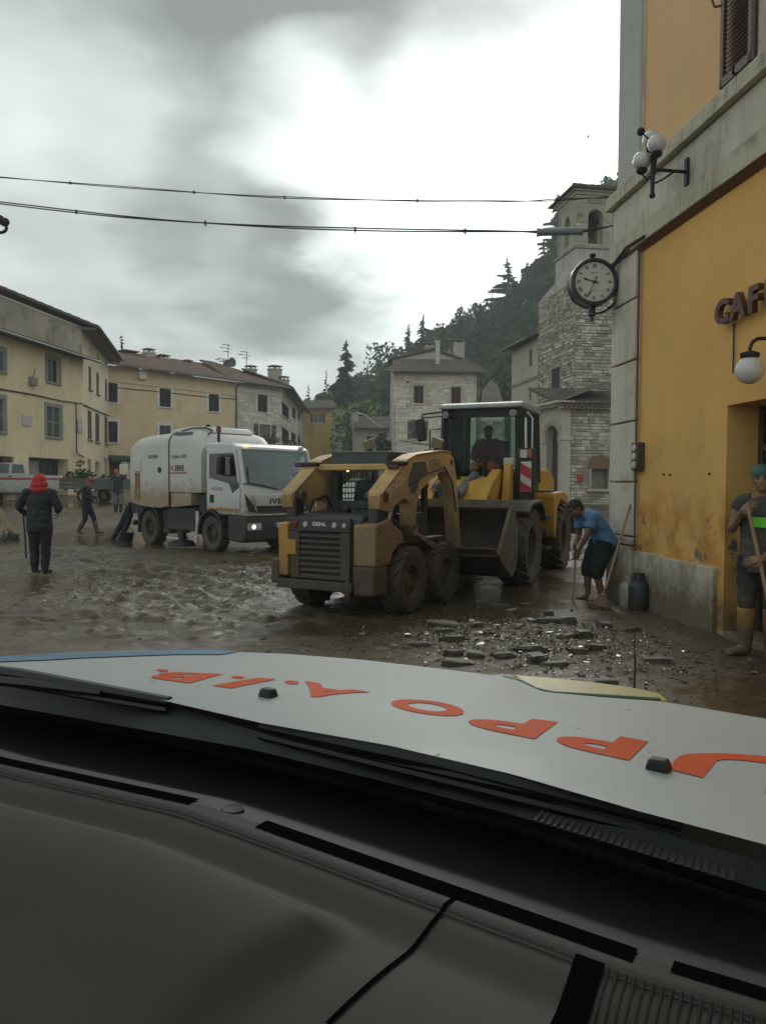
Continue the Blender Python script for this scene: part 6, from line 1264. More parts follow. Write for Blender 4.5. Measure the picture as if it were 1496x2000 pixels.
def pickup():
    a = P(-40, 985, 37); b = P(126, 985, 38.5); d = (Vector((a.x, a.y)) - Vector((b.x, b.y))).normalized(); th = math.atan2(-d.x, d.y)
    o = thing('pickup_truck', 'white double-cab pickup with a red side stripe parked beside the cream house', 'pickup', (b.x, b.y, gz(0, 38) + .0), th)
    # local y forward (towards the left edge), origin at the tail; the visible flank is x<0 or x>0 depending on heading
    WH = mat('pickup_white', (.5, .51, .5), .35, var=.05, mud=(.2, 1.9), mudcol=(.2, .18, .14)); o.location += Vector((0, 0, -.05))
    hw = .86; z0 = .46
    mb = MB(); mb.prism([(0.0, z0), (0.0, 1.22), (1.6, 1.24), (1.62, 1.28), (3.5, 1.26), (4.6, 1.18), (4.9, 1.05), (4.95, z0), (4.4, z0 - .08), (.6, z0 - .08)], -hw, hw, 'yz'); obj('body', mb, WH, o, bevel=.05)
    mb = MB(); mb.add([(-hw + .03, 1.62, 1.26), (hw - .03, 1.62, 1.26), (hw - .03, 3.75, 1.26), (-hw + .03, 3.75, 1.26), (-hw + .16, 1.75, 1.83), (hw - .16, 1.75, 1.83), (hw - .16, 2.95, 1.84), (-hw + .16, 2.95, 1.84)], [(0, 3, 2, 1), (4, 5, 6, 7), (0, 1, 5, 4), (1, 2, 6, 5), (2, 3, 7, 6), (3, 0, 4, 7)]); obj('cab', mb, WH, o, bevel=.04)
    for s in (-1, 1):
        for (p) in ([(1.75, 1.32), (1.83, 1.74), (2.28, 1.75), (2.33, 1.32)], [(2.45, 1.32), (2.42, 1.75), (2.92, 1.75), (3.48, 1.32)]):
            mb = MB(); q = [(s * (hw - .03 - (z - 1.26) / .57 * .13 + .012), y, z) for y, z in p]; r = [(s * (abs(x) - .03), y, z) for x, y, z in q]; mb.add(q + r, [(0, 1, 2, 3), (7, 6, 5, 4), (0, 1, 5, 4), (1, 2, 6, 5), (2, 3, 7, 6), (3, 0, 4, 7)]); obj('side_window', mb, glass('pickup_glass', (.05, .065, .065), .08), o)
        mb = MB(); mb.b2((s * hw, .02, 1.0), (s * (hw + .012), 4.6, 1.1)); obj('red_stripe', mb, mat('stripe_dull_red', (.38, .07, .06), .5), o)
        for y in (1.05, 4.05): wheel(o, (s * (hw - .12), y, .36), .36, .22, mat('alloy', (.35, .36, .36), .4, .5), 24, 'block', s, mat('road_tyre', (.028, .027, .026), .8, mud=(-.2, .9)), .6)
        for y in (2.4, 3.3): mb = MB(); mb.b2((s * hw, y - .1, 1.15), (s * (hw + .03), y + .06, 1.19)); obj('door_handle', mb, BLK, o)
        mb = MB(); mb.box((s * (hw + .12), 3.5, 1.36), (.2, .1, .17)); obj('mirror', mb, WH, o, bevel=.03)
        mb = MB(); mb.b2((s * (hw - .1), -.02, .85), (s * (hw + .005), .06, 1.2)); obj('tail_light', mb, mat('dull_red_lens', (.09, .018, .02)), o)
    mb = MB(); mb.b2((-.55, 2.3, 1.84), (.55, 2.5, 1.97)); obj('beacon_bar', mb, mat('beacon_blue', (.02, .03, .09), .3), o, bevel=.03)
    mb = MB(); mb.b2((-hw, -.15, .5), (hw, 0, .66)); obj('rear_bumper', mb, BLK, o, bevel=.02)
def trailer():
    a = P(140, 972, 36.5); b = P(242, 972, 35.5); d = (Vector((b.x, b.y)) - Vector((a.x, a.y))); L = d.length; th = math.atan2(d.y, d.x)
    o = thing('flatbed_trailer', 'low grey flatbed trailer loaded with branches behind the walking person', 'trailer', (a.x, a.y, gz(0, 36)), th)
    m = mat('trailer_grey', (.12, .145, .14), .6, .2, var=.2)
    mb = MB(); mb.b2((0, -.8, .62), (L, .8, .7)); obj('deck', mb, m, o)
    for k in range(2): mb = MB(); mb.b2((.02, -.82, .72 + k * .2), (L - .02, -.78, .9 + k * .2)); obj('side_board', mb, m, o, bevel=.01)
    mb = MB(); mb.b2((0, .78, .7), (L, .82, 1.1)); mb.b2((L - .04, -.78, .7), (L, .78, 1.1)); obj('far_board', mb, m, o)
    for y in (-.7, .7): wheel(o, (0, 0, 0), .34, .2, mat('alloy', (.35, .36, .36)), 20, 'block', 1, MATS['road_tyre'], .55); w = o.children[-1]; w.location = (L * .45, y, .3); w.rotation_euler = (0, 0, R(-90) if y < 0 else R(90))
    mb = MB(); leaf_cloud(mb, (.7, -.2, 1.2), (.7, .6, .35), 260, .09, 4); leaf_cloud(mb, (L * .75, 0, 1.15), (.5, .5, .2), 120, .07, 6); stuff(obj('cut_branches', mb, LEAF, o, recalc=False))
# ------------------------------------------------------------------ people
SKIN = mat('skin_tan', (.26, .15, .10), .55, var=.08)
SKIN2 = mat('skin_brown', (.17, .09, .06), .55, var=.08)
HAIR = mat('dark_hair', (.018, .014, .012), .6, var=.2)
def pose(**kw):
    J = dict(anL=(-.10, 0, .09), anR=(.10, 0, .09), knL=(-.10, .02, .49), knR=(.10, .02, .49), hpL=(-.095, 0, .90), hpR=(.095, 0, .90), pel=(0, 0, .96), wai=(0, 0, 1.10), che=(0, .01, 1.30), nek=(0, 0, 1.47), hed=(0, .03, 1.61),
             shL=(-.185, 0, 1.41), shR=(.185, 0, 1.41), elL=(-.23, -.02, 1.13), elR=(.23, -.02, 1.13), wrL=(-.25, .06, .89), wrR=(.25, .06, .89), toL=(-.12, .17, .03), toR=(.12, .17, .03), face=(0, 1, 0), fwd=(0, 1, 0), hfL=(0, .1, -1), hfR=(0, .1, -1))
    J.update(kw); return {k: Vector(v) for k, v in J.items()}
def hand(mb, w, d, back, thumb, r=.0085, L=.19, curl=.9):
    """Palm, four unequal curled fingers and a thumb from the side of the palm. d = pointing, back = back of the hand, thumb = thumb side."""
    d, back = Vector(d).normalized(), Vector(back); back = (back - d * back.dot(d)).normalized(); t = d.cross(back); t = t if t.dot(Vector(thumb)) > 0 else -t
    pal = L * .5
    mb.tube([w - d * .02, w + d * pal * .4, w + d * pal], [(.026, .018), (.040, .015), (.039, .013)], 10, up=back)
    for k, ln in enumerate((.42, .47, .44, .35)):
        o = w + d * pal * .92 + t * (.030 - .02 * k); ln *= L; q = [o - d * .015]; dd = d.copy(); p = o
        for s, f in ((.45, .35), (.32, .8), (.25, .6)):
            ang = curl * f; dd = (dd * math.cos(ang) - back * math.sin(ang)).normalized(); p = p + dd * ln * s; q.append(p)
        mb.tube(q, [r, r * 1.02, r * .92, r * .75], 7)
    o = w + d * pal * .25 + t * .03; mb.tube([w + d * .02 + t * .012, o + t * .02 + d * .015, o + t * .026 + d * .045 - back * .015, o + t * .012 + d * .07 - back * .03], [r * 1.5, r * 1.25, r * 1.05, r * .8], 7)
def head(mb, c, f, up, s=1.0):
    f = Vector(f).normalized(); up = Vector(up).normalized(); r = f.cross(up).normalized(); up = r.cross(f)
    def q(x, y, z): return c + r * (x * s) + f * (y * s) + up * (z * s)
    def el(x, y, z, rx, ry, rz, n=12, k=8):
        e = MB(); e.ell((0, 0, 0), (rx, ry, rz), n, k); mb.add([q(x + v[0], y + v[1], z + v[2]) for v in e.v], e.f)
    el(0, -.015, .035, .076, .096, .092, 16, 12); el(0, .022, -.035, .060, .072, .085, 14, 10); el(0, .05, -.085, .036, .036, .032); el(0, .088, -.018, .014, .02, .026, 8, 6); el(0, .094, -.03, .017, .012, .011, 8, 6)
    for x in (-1, 1): el(x * .076, -.012, -.012, .01, .02, .032, 8, 6); el(x * .03, .074, .022, .022, .014, .009, 8, 6); el(x * .04, .058, -.02, .022, .02, .02, 8, 6)
    el(0, .078, -.06, .024, .012, .006, 8, 6); el(0, .077, -.072, .02, .012, .007, 8, 6)
    return q
def person(label, loc, rz, J, skin=SKIN, voxel=.011, top=None, top_m=None, sleeve=1.0, legs_m=None, leg_to=1.0, boots=None, boot_h=.32, hat=None, wide=1.0, grip=True, bulk=1.0, hem=0.0, hood=None, shorts=False, scale=1.0, skip_top=False):
    o = thing('person', label, 'person', loc, rz); o.scale = (scale,) * 3
    fw = J['fwd']; B = MB(); up = (J['nek'] - J['pel']).normalized()
    def limb(mb, pts, r, n=10): mb.tube([J[p] if isinstance(p, str) else p for p in pts], r, n)
    lerp = lambda a, b, t: J[a] * (1 - t) + J[b] * t
    # skin: torso core, neck, limbs
    B.tube([J['pel'] - up * .08, J['pel'], J['wai'], J['che'], lerp('che', 'nek', .7), J['nek']], [(.13, .09), (.15, .10), (.13, .09), (.16, .105), (.11, .07), (.055, .058)], 14, up=fw)
    hu = (J['hed'] - J['nek']).normalized(); limb(B, ['nek', J['nek'] + hu * .05, J['hed'] - hu * .03], [.058, .054, .055])
    q = head(B, J['hed'], J['face'], hu)
    for s in 'LR':
        limb(B, [lerp('nek', 'sh' + s, .3), 'sh' + s, lerp('sh' + s, 'el' + s, .35), 'el' + s, lerp('el' + s, 'wr' + s, .35), 'wr' + s], [.05, .056, .05, .04, .041, .027]); limb(B, ['hp' + s, lerp('hp' + s, 'kn' + s, .4), 'kn' + s, lerp('kn' + s, 'an' + s, .35), 'an' + s], [.085, .078, .054, .055, .036])
        B.tube([J['an' + s] + Vector((0, 0, -.01)), lerp('an' + s, 'to' + s, .5) + Vector((0, 0, -.01)), J['to' + s]], [(.036, .04), (.042, .032), (.038, .02)], 10)
    me = fuse(B, voxel, 'body', 3)
    H = MB()
    for s, sg in (('L', -1), ('R', 1)):
        fo = (J['wr' + s] - J['el' + s]).normalized(); d = J['hf' + s].normalized() if J['hf' + s].length > .1 else fo
        side = up.cross(fw) * -sg
        hand(H, J['wr' + s] + fo * .012, d, Vector((sg * 1.0, .25, .1)) if not J.get('bk' + s) else J['bk' + s], fw + up * .3, curl=1.15 if grip else .5)
    bm = bmesh.new(); bm.from_mesh(me); hm = H.mesh('hand'); hm.polygons.foreach_set('use_smooth', [True] * len(hm.polygons)); bm.from_mesh(hm); bm.to_mesh(me); bm.free()
    link('body', me, skin, o)
    for x in (-.031, .031):
        E = MB(); c = q(x, .083, .008); E.ell(c, .0095 if voxel < .012 else .012, 8, 6); obj('eye', E, mat('eye_dark', (.03, .022, .018), .25), o, smooth=80)
    E = MB()
    for x in (-.032, .032):
        a = [q(x + dx, .086 - abs(dx) * .35, .026 - abs(dx) * .15) for dx in (-.018, 0, .018)]; E.tube(a, .0045, 6)
    obj('eyebrow', E, HAIR, o)
    bl = bulk
    if top_m and not skip_top:
        T = MB(); hm_ = J['pel'] - up * (.06 + hem)
        T.tube([hm_, J['pel'], J['wai'], J['che'], lerp('che', 'nek', .62), lerp('che', 'nek', .98)], [(.185 * bl, .135 * bl), (.18 * bl, .132 * bl), (.165 * bl, .122 * bl), (.19 * bl, .13 * bl), (.155 * bl, .095), (.072, .072)], 16, up=fw)
        for s in 'LR':
            a = lerp('sh' + s, 'el' + s, min(1, sleeve * 2)) if sleeve < .5 else None
            if a is not None: T.tube([lerp('nek', 'sh' + s, .45), J['sh' + s], lerp('sh' + s, 'el' + s, sleeve), lerp('sh' + s, 'el' + s, sleeve * 2)], [.07, .075 * bl, .07 * bl, .068 * bl], 10)
            else: T.tube([lerp('nek', 'sh' + s, .45), J['sh' + s], J['el' + s], lerp('el' + s, 'wr' + s, .5), lerp('el' + s, 'wr' + s, .97)], [.07, .076 * bl, .064 * bl, .056 * bl, .046 * bl], 10)
        t = fuse(T, .013, 'jacket', 5); wr = t
        # cloth folds
        for v in t.vertices:
            n = mnoise.noise(Vector((v.co.x * 9, v.co.y * 9, v.co.z * 14))) + .5 * mnoise.noise(v.co * 26); v.co += v.normal * (n * .013)
        link(top or 'jacket', t, top_m, o)
    if legs_m:
        L = MB(); L.tube([J['pel'] + up * .04, J['pel'], J['pel'] - up * .07], [(.158, .118), (.17, .125), (.16, .12)], 14, up=fw)
        for s in 'LR':
            e = lerp('kn' + s, 'an' + s, leg_to)
            L.tube([J['hp' + s] + Vector((0, 0, .03)), lerp('hp' + s, 'kn' + s, .4), J['kn' + s], e] if leg_to > .05 else [J['hp' + s] + Vector((0, 0, .03)), lerp('hp' + s, 'kn' + s, .4), lerp('hp' + s, 'kn' + s, 1.0 + leg_to)], [.105 * wide, .10 * wide, .078 * wide, .066 * wide][: 4 if leg_to > .05 else 2] + ([.092 * wide] if leg_to <= .05 else []), 12)
        t = fuse(L, .013, 'trousers', 5)
        for v in t.vertices: v.co += v.normal * (.013 * mnoise.noise(Vector((v.co.x * 8, v.co.y * 8, v.co.z * 13))))
        link('shorts' if shorts else 'trousers', t, legs_m, o)
    if boots:
        for s in 'LR':
            b = MB(); dn = (J['an' + s] - J['kn' + s]).normalized(); a = J['an' + s]
            b.tube([a - dn * boot_h, a - dn * boot_h * .5, a, a + Vector((0, 0, -.03))], [.082, .077, .06, .055], 12)
            b.tube([a + (a - J['to' + s]).normalized() * .05 + Vector((0, 0, -.05)), a + Vector((0, 0, -.045)), (a + J['to' + s]) / 2 + Vector((0, 0, -.015)), J['to' + s] + (J['to' + s] - a).normalized() * .02], [(.04, .035), (.05, .045), (.052, .04), (.042, .025)], 12)
            link('boot', fuse(b, .011, 'boot', 3), boots, o)
    if hat:
        k, m = hat; h = MB()
        rim = []
        def hp(x, y, z): return q(x, y, z)
        if k == 'hair':
            h.tube([], [], 3) if False else None
            e = MB(); e.ell((0, -.022, .05), (.084, .103, .095), 16, 12); e2 = [v for v in e.v]
            h.add([hp(*v) for v in e.v], [f for f in e.f if not all(e.v[i][1] > .045 and e.v[i][2] < .085 for i in f)]); e = MB(); e.ell((0, -.06, -.0), (.078, .06, .075), 12, 8); h.add([hp(*v) for v in e.v], e.f); obj('hair', h, m, o, smooth=80)
        elif k == 'cap':
            e = MB(); e.ell((0, -.016, .055), (.086, .108, .085), 18, 12); h.add([hp(*v) for v in e.v], [f for f in e.f if not all(e.v[i][2] < .045 for i in f)]); obj('cap', h, m, o, smooth=80)
        elif k == 'hood':
            e = MB(); e.ell((0, -.03, .02), (.118, .13, .132), 18, 12); e.ell((0, -.035, -.05), (.145, .135, .12), 18, 12); e.ell((0, -.04, -.13), (.175, .135, .075), 18, 10); h.add([hp(*v) for v in e.v], [f for f in e.f if not all(e.v[i][1] > .06 for i in f)]); obj('hood', h, m, o, smooth=80)
    return o
def pole_thing(name, label, cat, a, b, r, m, head_fn=None):
    """A long-handled tool lying from its lower end A to its upper end B."""
    t = thing(name, label, cat, a); d = Vector(b) - Vector(a); k = MB(); k.tube([(0, 0, 0), d * .5 + Vector((.004, .003, 0)), d], [r, r * 1.02, r * .95], 8); obj('handle', k, m, t, smooth=60)
    if head_fn: head_fn(t, d)
    return t
WOODH = mat('ash_handle', (.30, .215, .125), .7, var=.15, vscale=12)
def broom_head(m=None, w=.16, h=.24):
    def fn(t, d):
        u = d.normalized(); s = Vector((.75, -.6, 0)).normalized(); n = u.cross(s)
        k = MB(); k.tube([u * (h + .03), u * (h * .75)], [.02, .03], 8); k.tube([u * (h * .8), u * (h * .4), u * .02], [(.035, .025), (w * .6, .035), (w, .04)], 12, up=n); obj('broom_head', k, m or mat('broom_straw', (.17, .11, .07), .9, var=.3, bump=.6, bscale=60), t, smooth=40)
        k = MB(); rr = random.Random(4)
        for i in range(46):
            x = rr.uniform(-1, 1); y = rr.uniform(-1, 1); k.tube([u * h * .55 + s * x * w * .55 + n * y * .02, u * -.01 + s * x * w * 1.08 + n * y * .045], .004, 4)
        stuff(obj('bristle', k, m or mat('broom_straw', (.17, .11, .07)), t))
        k = MB(); k.tube([u * (h * .82), u * (h * .74)], [.036, .038], 12); obj('binding', k, mat('twine', (.34, .26, .15), .8), t)
    return fn
def make_people():
    navy = mat('navy_cloth', (.012, .016, .024), .85, var=.2); dark = mat('charcoal_cloth', (.030, .034, .036), .85, var=.2, bump=.2); yb = mat('yellow_boot', (.34, .18, .035), .45, var=.15, mud=(.05, .55), mudcol=(.12, .085, .045))
    # the man in the doorway, both hands on the long handle
    p = G(1470, 1268); x, y = p.x - .085, 7.05; rz = math.atan2(x, y) * -1 + R(180) - R(8)
    J = pose(hed=(.01, .03, 1.635), face=(-.12, 1, -.04), elR=(.27, -.02, 1.14), wrR=(.145, .20, 1.33), hfR=(-.55, .35, .5), elL=(-.24, .02, 1.12), wrL=(-.05, .26, .93), hfL=(.7, .3, -.15), anR=(.12, .02, .09), toR=(.24, .16, .03), knR=(.11, .05, .5), anL=(-.09, -.02, .09), toL=(-.12, .18, .03))
    J['bkR'] = Vector((.5, .8, .2)); J['bkL'] = Vector((.1, 1, .3))
    m1 = person('man in a teal cap and grey sleeveless top holding a long handle in the doorway', (x, y, 0), rz, J, SKIN, .009, 'tank_top', mat('grey_jersey', (.050, .055, .05), .85, var=.15, mud=(.3, 1.5)), .12, legs_m=mat('navy_trousers', (.014, .02, .028), .85, var=.2, mud=(.0, 1.0)), leg_to=.35, boots=yb, boot_h=.36, bulk=1.1, hat=('cap', mat('teal_cap', (.035, .12, .115), .6)), hem=.12, wide=1.05)
    Mt = Matrix.Translation((x, y, 0)) @ Matrix.Rotation(rz, 4, 'Z')
    k = MB(); k.add([(-.10, .150, 1.19), (.065, .150, 1.20), (.065, .148, 1.29), (-.10, .148, 1.285), (-.10, .145, 1.19), (.065, .145, 1.20), (.065, .143, 1.29), (-.10, .143, 1.285)], [(0, 1, 2, 3), (7, 6, 5, 4), (0, 4, 5, 1), (1, 5, 6, 2), (2, 6, 7, 3), (3, 7, 4, 0)]); obj('chest_patch', k, mat('neon_green', (.16, .62, .03), .6), m1)
    a = Mt @ Vector((-.22, .30, .02)); b0 = Mt @ Vector((.085, .255, 1.38))
    pole_thing('shovel', 'pale wooden handle of the shovel held by the man in the teal cap', 'shovel', a, b0, .018, WOODH, lambda t, d: obj('blade', MB().tube([(0, 0, .12), (0, 0, -.02)], [(.11, .012), (.08, .01)], 10, up=(.3, 1, 0)), MATS['muddy_steel'], t))
    # the stooping man
    J = pose(anL=(-.08, -.05, .08), anR=(.10, .06, .08), toL=(-.10, .11, .03), toR=(.12, .22, .03), knL=(-.09, .03, .42), knR=(.10, .07, .44), hpL=(-.095, -.09, .80), hpR=(.095, -.09, .80), pel=(0, -.10, .86), wai=(0, -.05, .98), che=(0, .08, 1.14), nek=(0, .21, 1.235), hed=(0, .31, 1.27), fwd=(0, .75, -.6), face=(-.1, .8, -.6), shL=(-.17, .16, 1.16), shR=(.17, .16, 1.16), elL=(-.20, .24, .92), wrL=(-.10, .30, .72), elR=(.20, .16, .9), wrR=(-.02, .31, .80), hfL=(.2, .3, -1), hfR=(-.5, .5, -.6))
    p = G(1162, 1172); rz = R(90) + R(12)
    J['bkL'] = Vector((-1, .2, .1))
    person('stooping man in a light blue T-shirt and dark green shorts sweeping by the building corner', (p.x, p.y, -.02), rz, J, SKIN2, .011, 'shirt', mat('sky_blue_cotton', (.085, .20, .36), .85, var=.08), .30, legs_m=mat('dark_green_shorts', (.008, .022, .019), .9, var=.2), leg_to=.25, hat=('hair', HAIR), wide=1.25, hem=.05, shorts=True, bulk=1.12)
    Mt = Matrix.Translation((p.x, p.y, 0)) @ Matrix.Rotation(rz, 4, 'Z')
    pole_thing('push_broom', 'upright wooden pole in the hands of the stooping man in light blue', 'broom', Mt @ Vector((-.06, .36, -.02)), Mt @ Vector((-.05, .32, .84)), .016, WOODH)
    a = G(1170, 1188); b = P(1231, 985, 10.12); pole_thing('straw_broom', 'straw broom with a long handle leaning on the corner stones', 'broom', (a.x, a.y, 0), b, .017, WOODH, broom_head())
    # red-hooded person seen from behind
    p = G(79, 1118); J = pose(elL=(-.36, .02, 1.16), wrL=(-.30, .20, 1.03), elR=(.33, .02, 1.15), wrR=(.24, .2, 1.1), shL=(-.21, 0, 1.42), shR=(.21, 0, 1.42), toL=(-.10, .2, .03), toR=(.1, .2, .03), anL=(-.09, 0, .09), anR=(.085, 0, .09), hed=(0, .04, 1.60))
    person('person in a bright red hood and dark coat seen from behind beside the standing brooms', (p.x, p.y, -.02), R(2), J, SKIN, .013, 'coat', mat('dark_navy_coat', (.012, .016, .021), .7, var=.2), 1.0, legs_m=navy, leg_to=.85, boots=mat('black_boot', (.018, .018, .018), .5), boot_h=.25, hat=('hood', mat('red_hood', (.42, .022, .014), .7, var=.15)), bulk=1.22, hem=.17, wide=1.15)
    q = G(52, 1092); pole_thing('dark_stick', 'dark upright stick held at the side of the red-hooded person', 'stick', (q.x, q.y, -.02), (q.x - .06, q.y + .02, .95), .02, MATS['black_plastic'])
    # walker
    p = P(171, 1050, 22.6); J = pose(anL=(-.07, .27, .10), anR=(.08, -.22, .13), toL=(-.08, .46, .06), toR=(.09, -.06, .03), knL=(-.08, .18, .50), knR=(.08, -.03, .48), elL=(-.22, .05, 1.14), wrL=(-.17, .26, 1.08), elR=(.22, .02, 1.14), wrR=(.17, .25, 1.06), hed=(0, .08, 1.58), nek=(0, .03, 1.45), face=(0, 1, -.35))
    person('person in a dark jacket, dull red cap and yellow boots striding across the mud', (p.x, p.y, gz(0, 22.6)), R(-84), J, SKIN, .014, 'jacket', navy, 1.0, legs_m=mat('blue_black_trousers', (.014, .018, .03), .85), leg_to=.55, boots=mat('tan_boot', (.24, .17, .075), .55, mud=(.1, .7)), boot_h=.3, hat=('cap', mat('dull_red_cap', (.20, .035, .04), .7)), bulk=1.12, hem=.12, scale=.97)
    # carrier with a white canister on the shoulder
    p = P(232, 1000, 30.0); z = gz(0, 30.0); J = pose(elR=(.33, .0, 1.42), wrR=(.26, .05, 1.62), hfR=(-.3, .1, 1), elL=(-.32, .05, 1.36), wrL=(-.52, .1, 1.34), hfL=(-1, 0, .1), hed=(-.06, .03, 1.59))
    person('person in grey shorts and a dark top carrying a white canister on one shoulder', (p.x, p.y, z - .05), R(-4), J, SKIN, .015, 'shirt', dark, .45, legs_m=mat('grey_blue_shorts', (.12, .15, .17), .85), leg_to=.02, boots=mat('black_boot', (.018, .018, .018)), boot_h=.3, hat=('cap', mat('coral_cap', (.5, .09, .07), .6)), shorts=True, bulk=1.1, hem=.1)
    c = thing('canister', 'white plastic canister carried on a shoulder behind the truck', 'canister', (p.x + .20, p.y + .04, z + 1.52))
    k = MB(); k.b2((-.15, -.1, -.05), (.15, .1, .36)); obj('body', k, mat('canister_white', (.6, .58, .48), .5), c, bevel=.04); k = MB(); k.tube([(-.1, 0, .36), (-.06, 0, .42), (.05, 0, .42), (.09, 0, .36)], .018, 6); k.tube([(.1, -.0, .35), (.1, 0, .41)], .03, 8); obj('canister_handle', k, mat('canister_white', (.6, .58, .48)), c)
    # bending person at the back of the truck
    p = G(229, 1057); J = pose(anL=(-.10, -.12, .09), anR=(.12, .10, .09), toL=(-.12, .06, .03), toR=(.13, .28, .03), knL=(-.10, .12, .50), knR=(.11, .30, .52), hpL=(-.095, .34, .92), hpR=(.095, .36, .92), pel=(0, .38, .97), wai=(0, .50, 1.02), che=(0, .70, 1.06), nek=(0, .88, 1.05), hed=(0, .98, 1.0), fwd=(0, -.1, -1), face=(0, .3, -1), shL=(-.18, .82, 1.05), shR=(.18, .82, 1.05), elL=(-.24, .92, .8), wrL=(-.16, 1.0, .58), elR=(.24, .92, .8), wrR=(.14, 1.02, .56))
    person('person in dark clothes bent double behind the truck with a bucket', (p.x, p.y, -.02), R(-78), J, SKIN, .014, 'jacket', navy, 1.0, legs_m=navy, leg_to=.9, boots=mat('black_boot', (.018, .018, .018)), boot_h=.2, hat=('hair', HAIR), bulk=1.05, wide=1.05)
    q = G(249, 1060); c = thing('bucket', 'black rubber bucket standing in the mud under the back of the truck', 'bucket', (q.x, q.y, 0)); k = MB(); k.lathe([(.001, .0), (.13, .0), (.18, .26), (.19, .27), (.17, .265), (.12, .02)], 20, caps=False); obj('pail', k, MATS['black_plastic'], c, smooth=40); k = MB(); k.tube([(math.cos(a) * .18, 0, .25 + math.sin(a) * .16) for a in np.linspace(0, math.pi, 10)], .008, 5); obj('bail', k, MATS['black_plastic'], c)
    q2 = G(246, 1050); pole_thing('dark_shovel', 'dark-handled shovel standing by the black rubber bucket', 'shovel', (q2.x, q2.y, 0), (q2.x + .02, q2.y, .95), .02, MATS['black_plastic'])
    # operator in the cab
    L = bpy.data.objects['wheel_loader']; th = L.rotation_euler.z; c = Vector(L.location) + Matrix.Rotation(th, 3, 'Z') @ Vector((.06, -1.68, .93))
    J = pose(hpL=(-.1, 0, .95), hpR=(.1, 0, .95), knL=(-.14, .42, 1.0), knR=(.14, .42, 1.0), anL=(-.14, .5, .72), anR=(.14, .5, .72), toL=(-.15, .68, .68), toR=(.15, .68, .68), elL=(-.28, .1, 1.16), wrL=(-.16, .32, 1.14), elR=(.28, .1, 1.16), wrR=(.16, .32, 1.14), pel=(0, .0, .98), hed=(0, .06, 1.60))
    person('loader operator in a maroon jacket and orange trousers sitting behind the cab glass', c, th, J, SKIN2, .015, 'jacket', mat('maroon_jacket', (.10, .022, .03), .8, var=.15), 1.0, legs_m=mat('orange_trousers', (.55, .10, .035), .8), leg_to=.8, boots=mat('black_boot', (.018, .018, .018)), boot_h=.2, hat=('cap', HAIR), bulk=1.15)
# ------------------------------------------------------------------ debris and small things
def ground_z(x, y): return gz(x, y) + float(mud_height(np.array([x]), np.array([y]))[0])
CHUNK = mat('muddy_chunk', (.075, .062, .047), .45, var=.3, vscale=9, col2=(.13, .115, .09), c2=(11, .5, .64), bump=.7, bscale=25)
CHUNK2 = mat('muddy_wood', (.07, .055, .04), .5, var=.3, vscale=8, bump=.7, bscale=22)
def rough_block(size, seed, m, name='chunk', round_=.5):
    rr = random.Random(seed); bm = bmesh.new(); bmesh.ops.create_cube(bm, size=1.0); bmesh.ops.bevel(bm, geom=list(bm.edges), offset=.12 * round_ * 2, segments=2, affect='EDGES'); bmesh.ops.subdivide_edges(bm, edges=bm.edges[:], cuts=1, use_grid_fill=True)
    o = Vector((rr.uniform(0, 99),) * 3)
    for v in bm.verts:
        v.co += v.co.normalized() * .20 * mnoise.noise(v.co * 2.1 + o) + v.co.normalized() * .09 * mnoise.noise(v.co * 5 + o); v.co = Vector((v.co.x * size[0], v.co.y * size[1], v.co.z * size[2]))
    me = bpy.data.meshes.new(name); bm.to_mesh(me); bm.free(); me.materials.append(m); me.polygons.foreach_set('use_smooth', [True] * len(me.polygons)); me.set_sharp_from_angle(angle=R(40)); return me
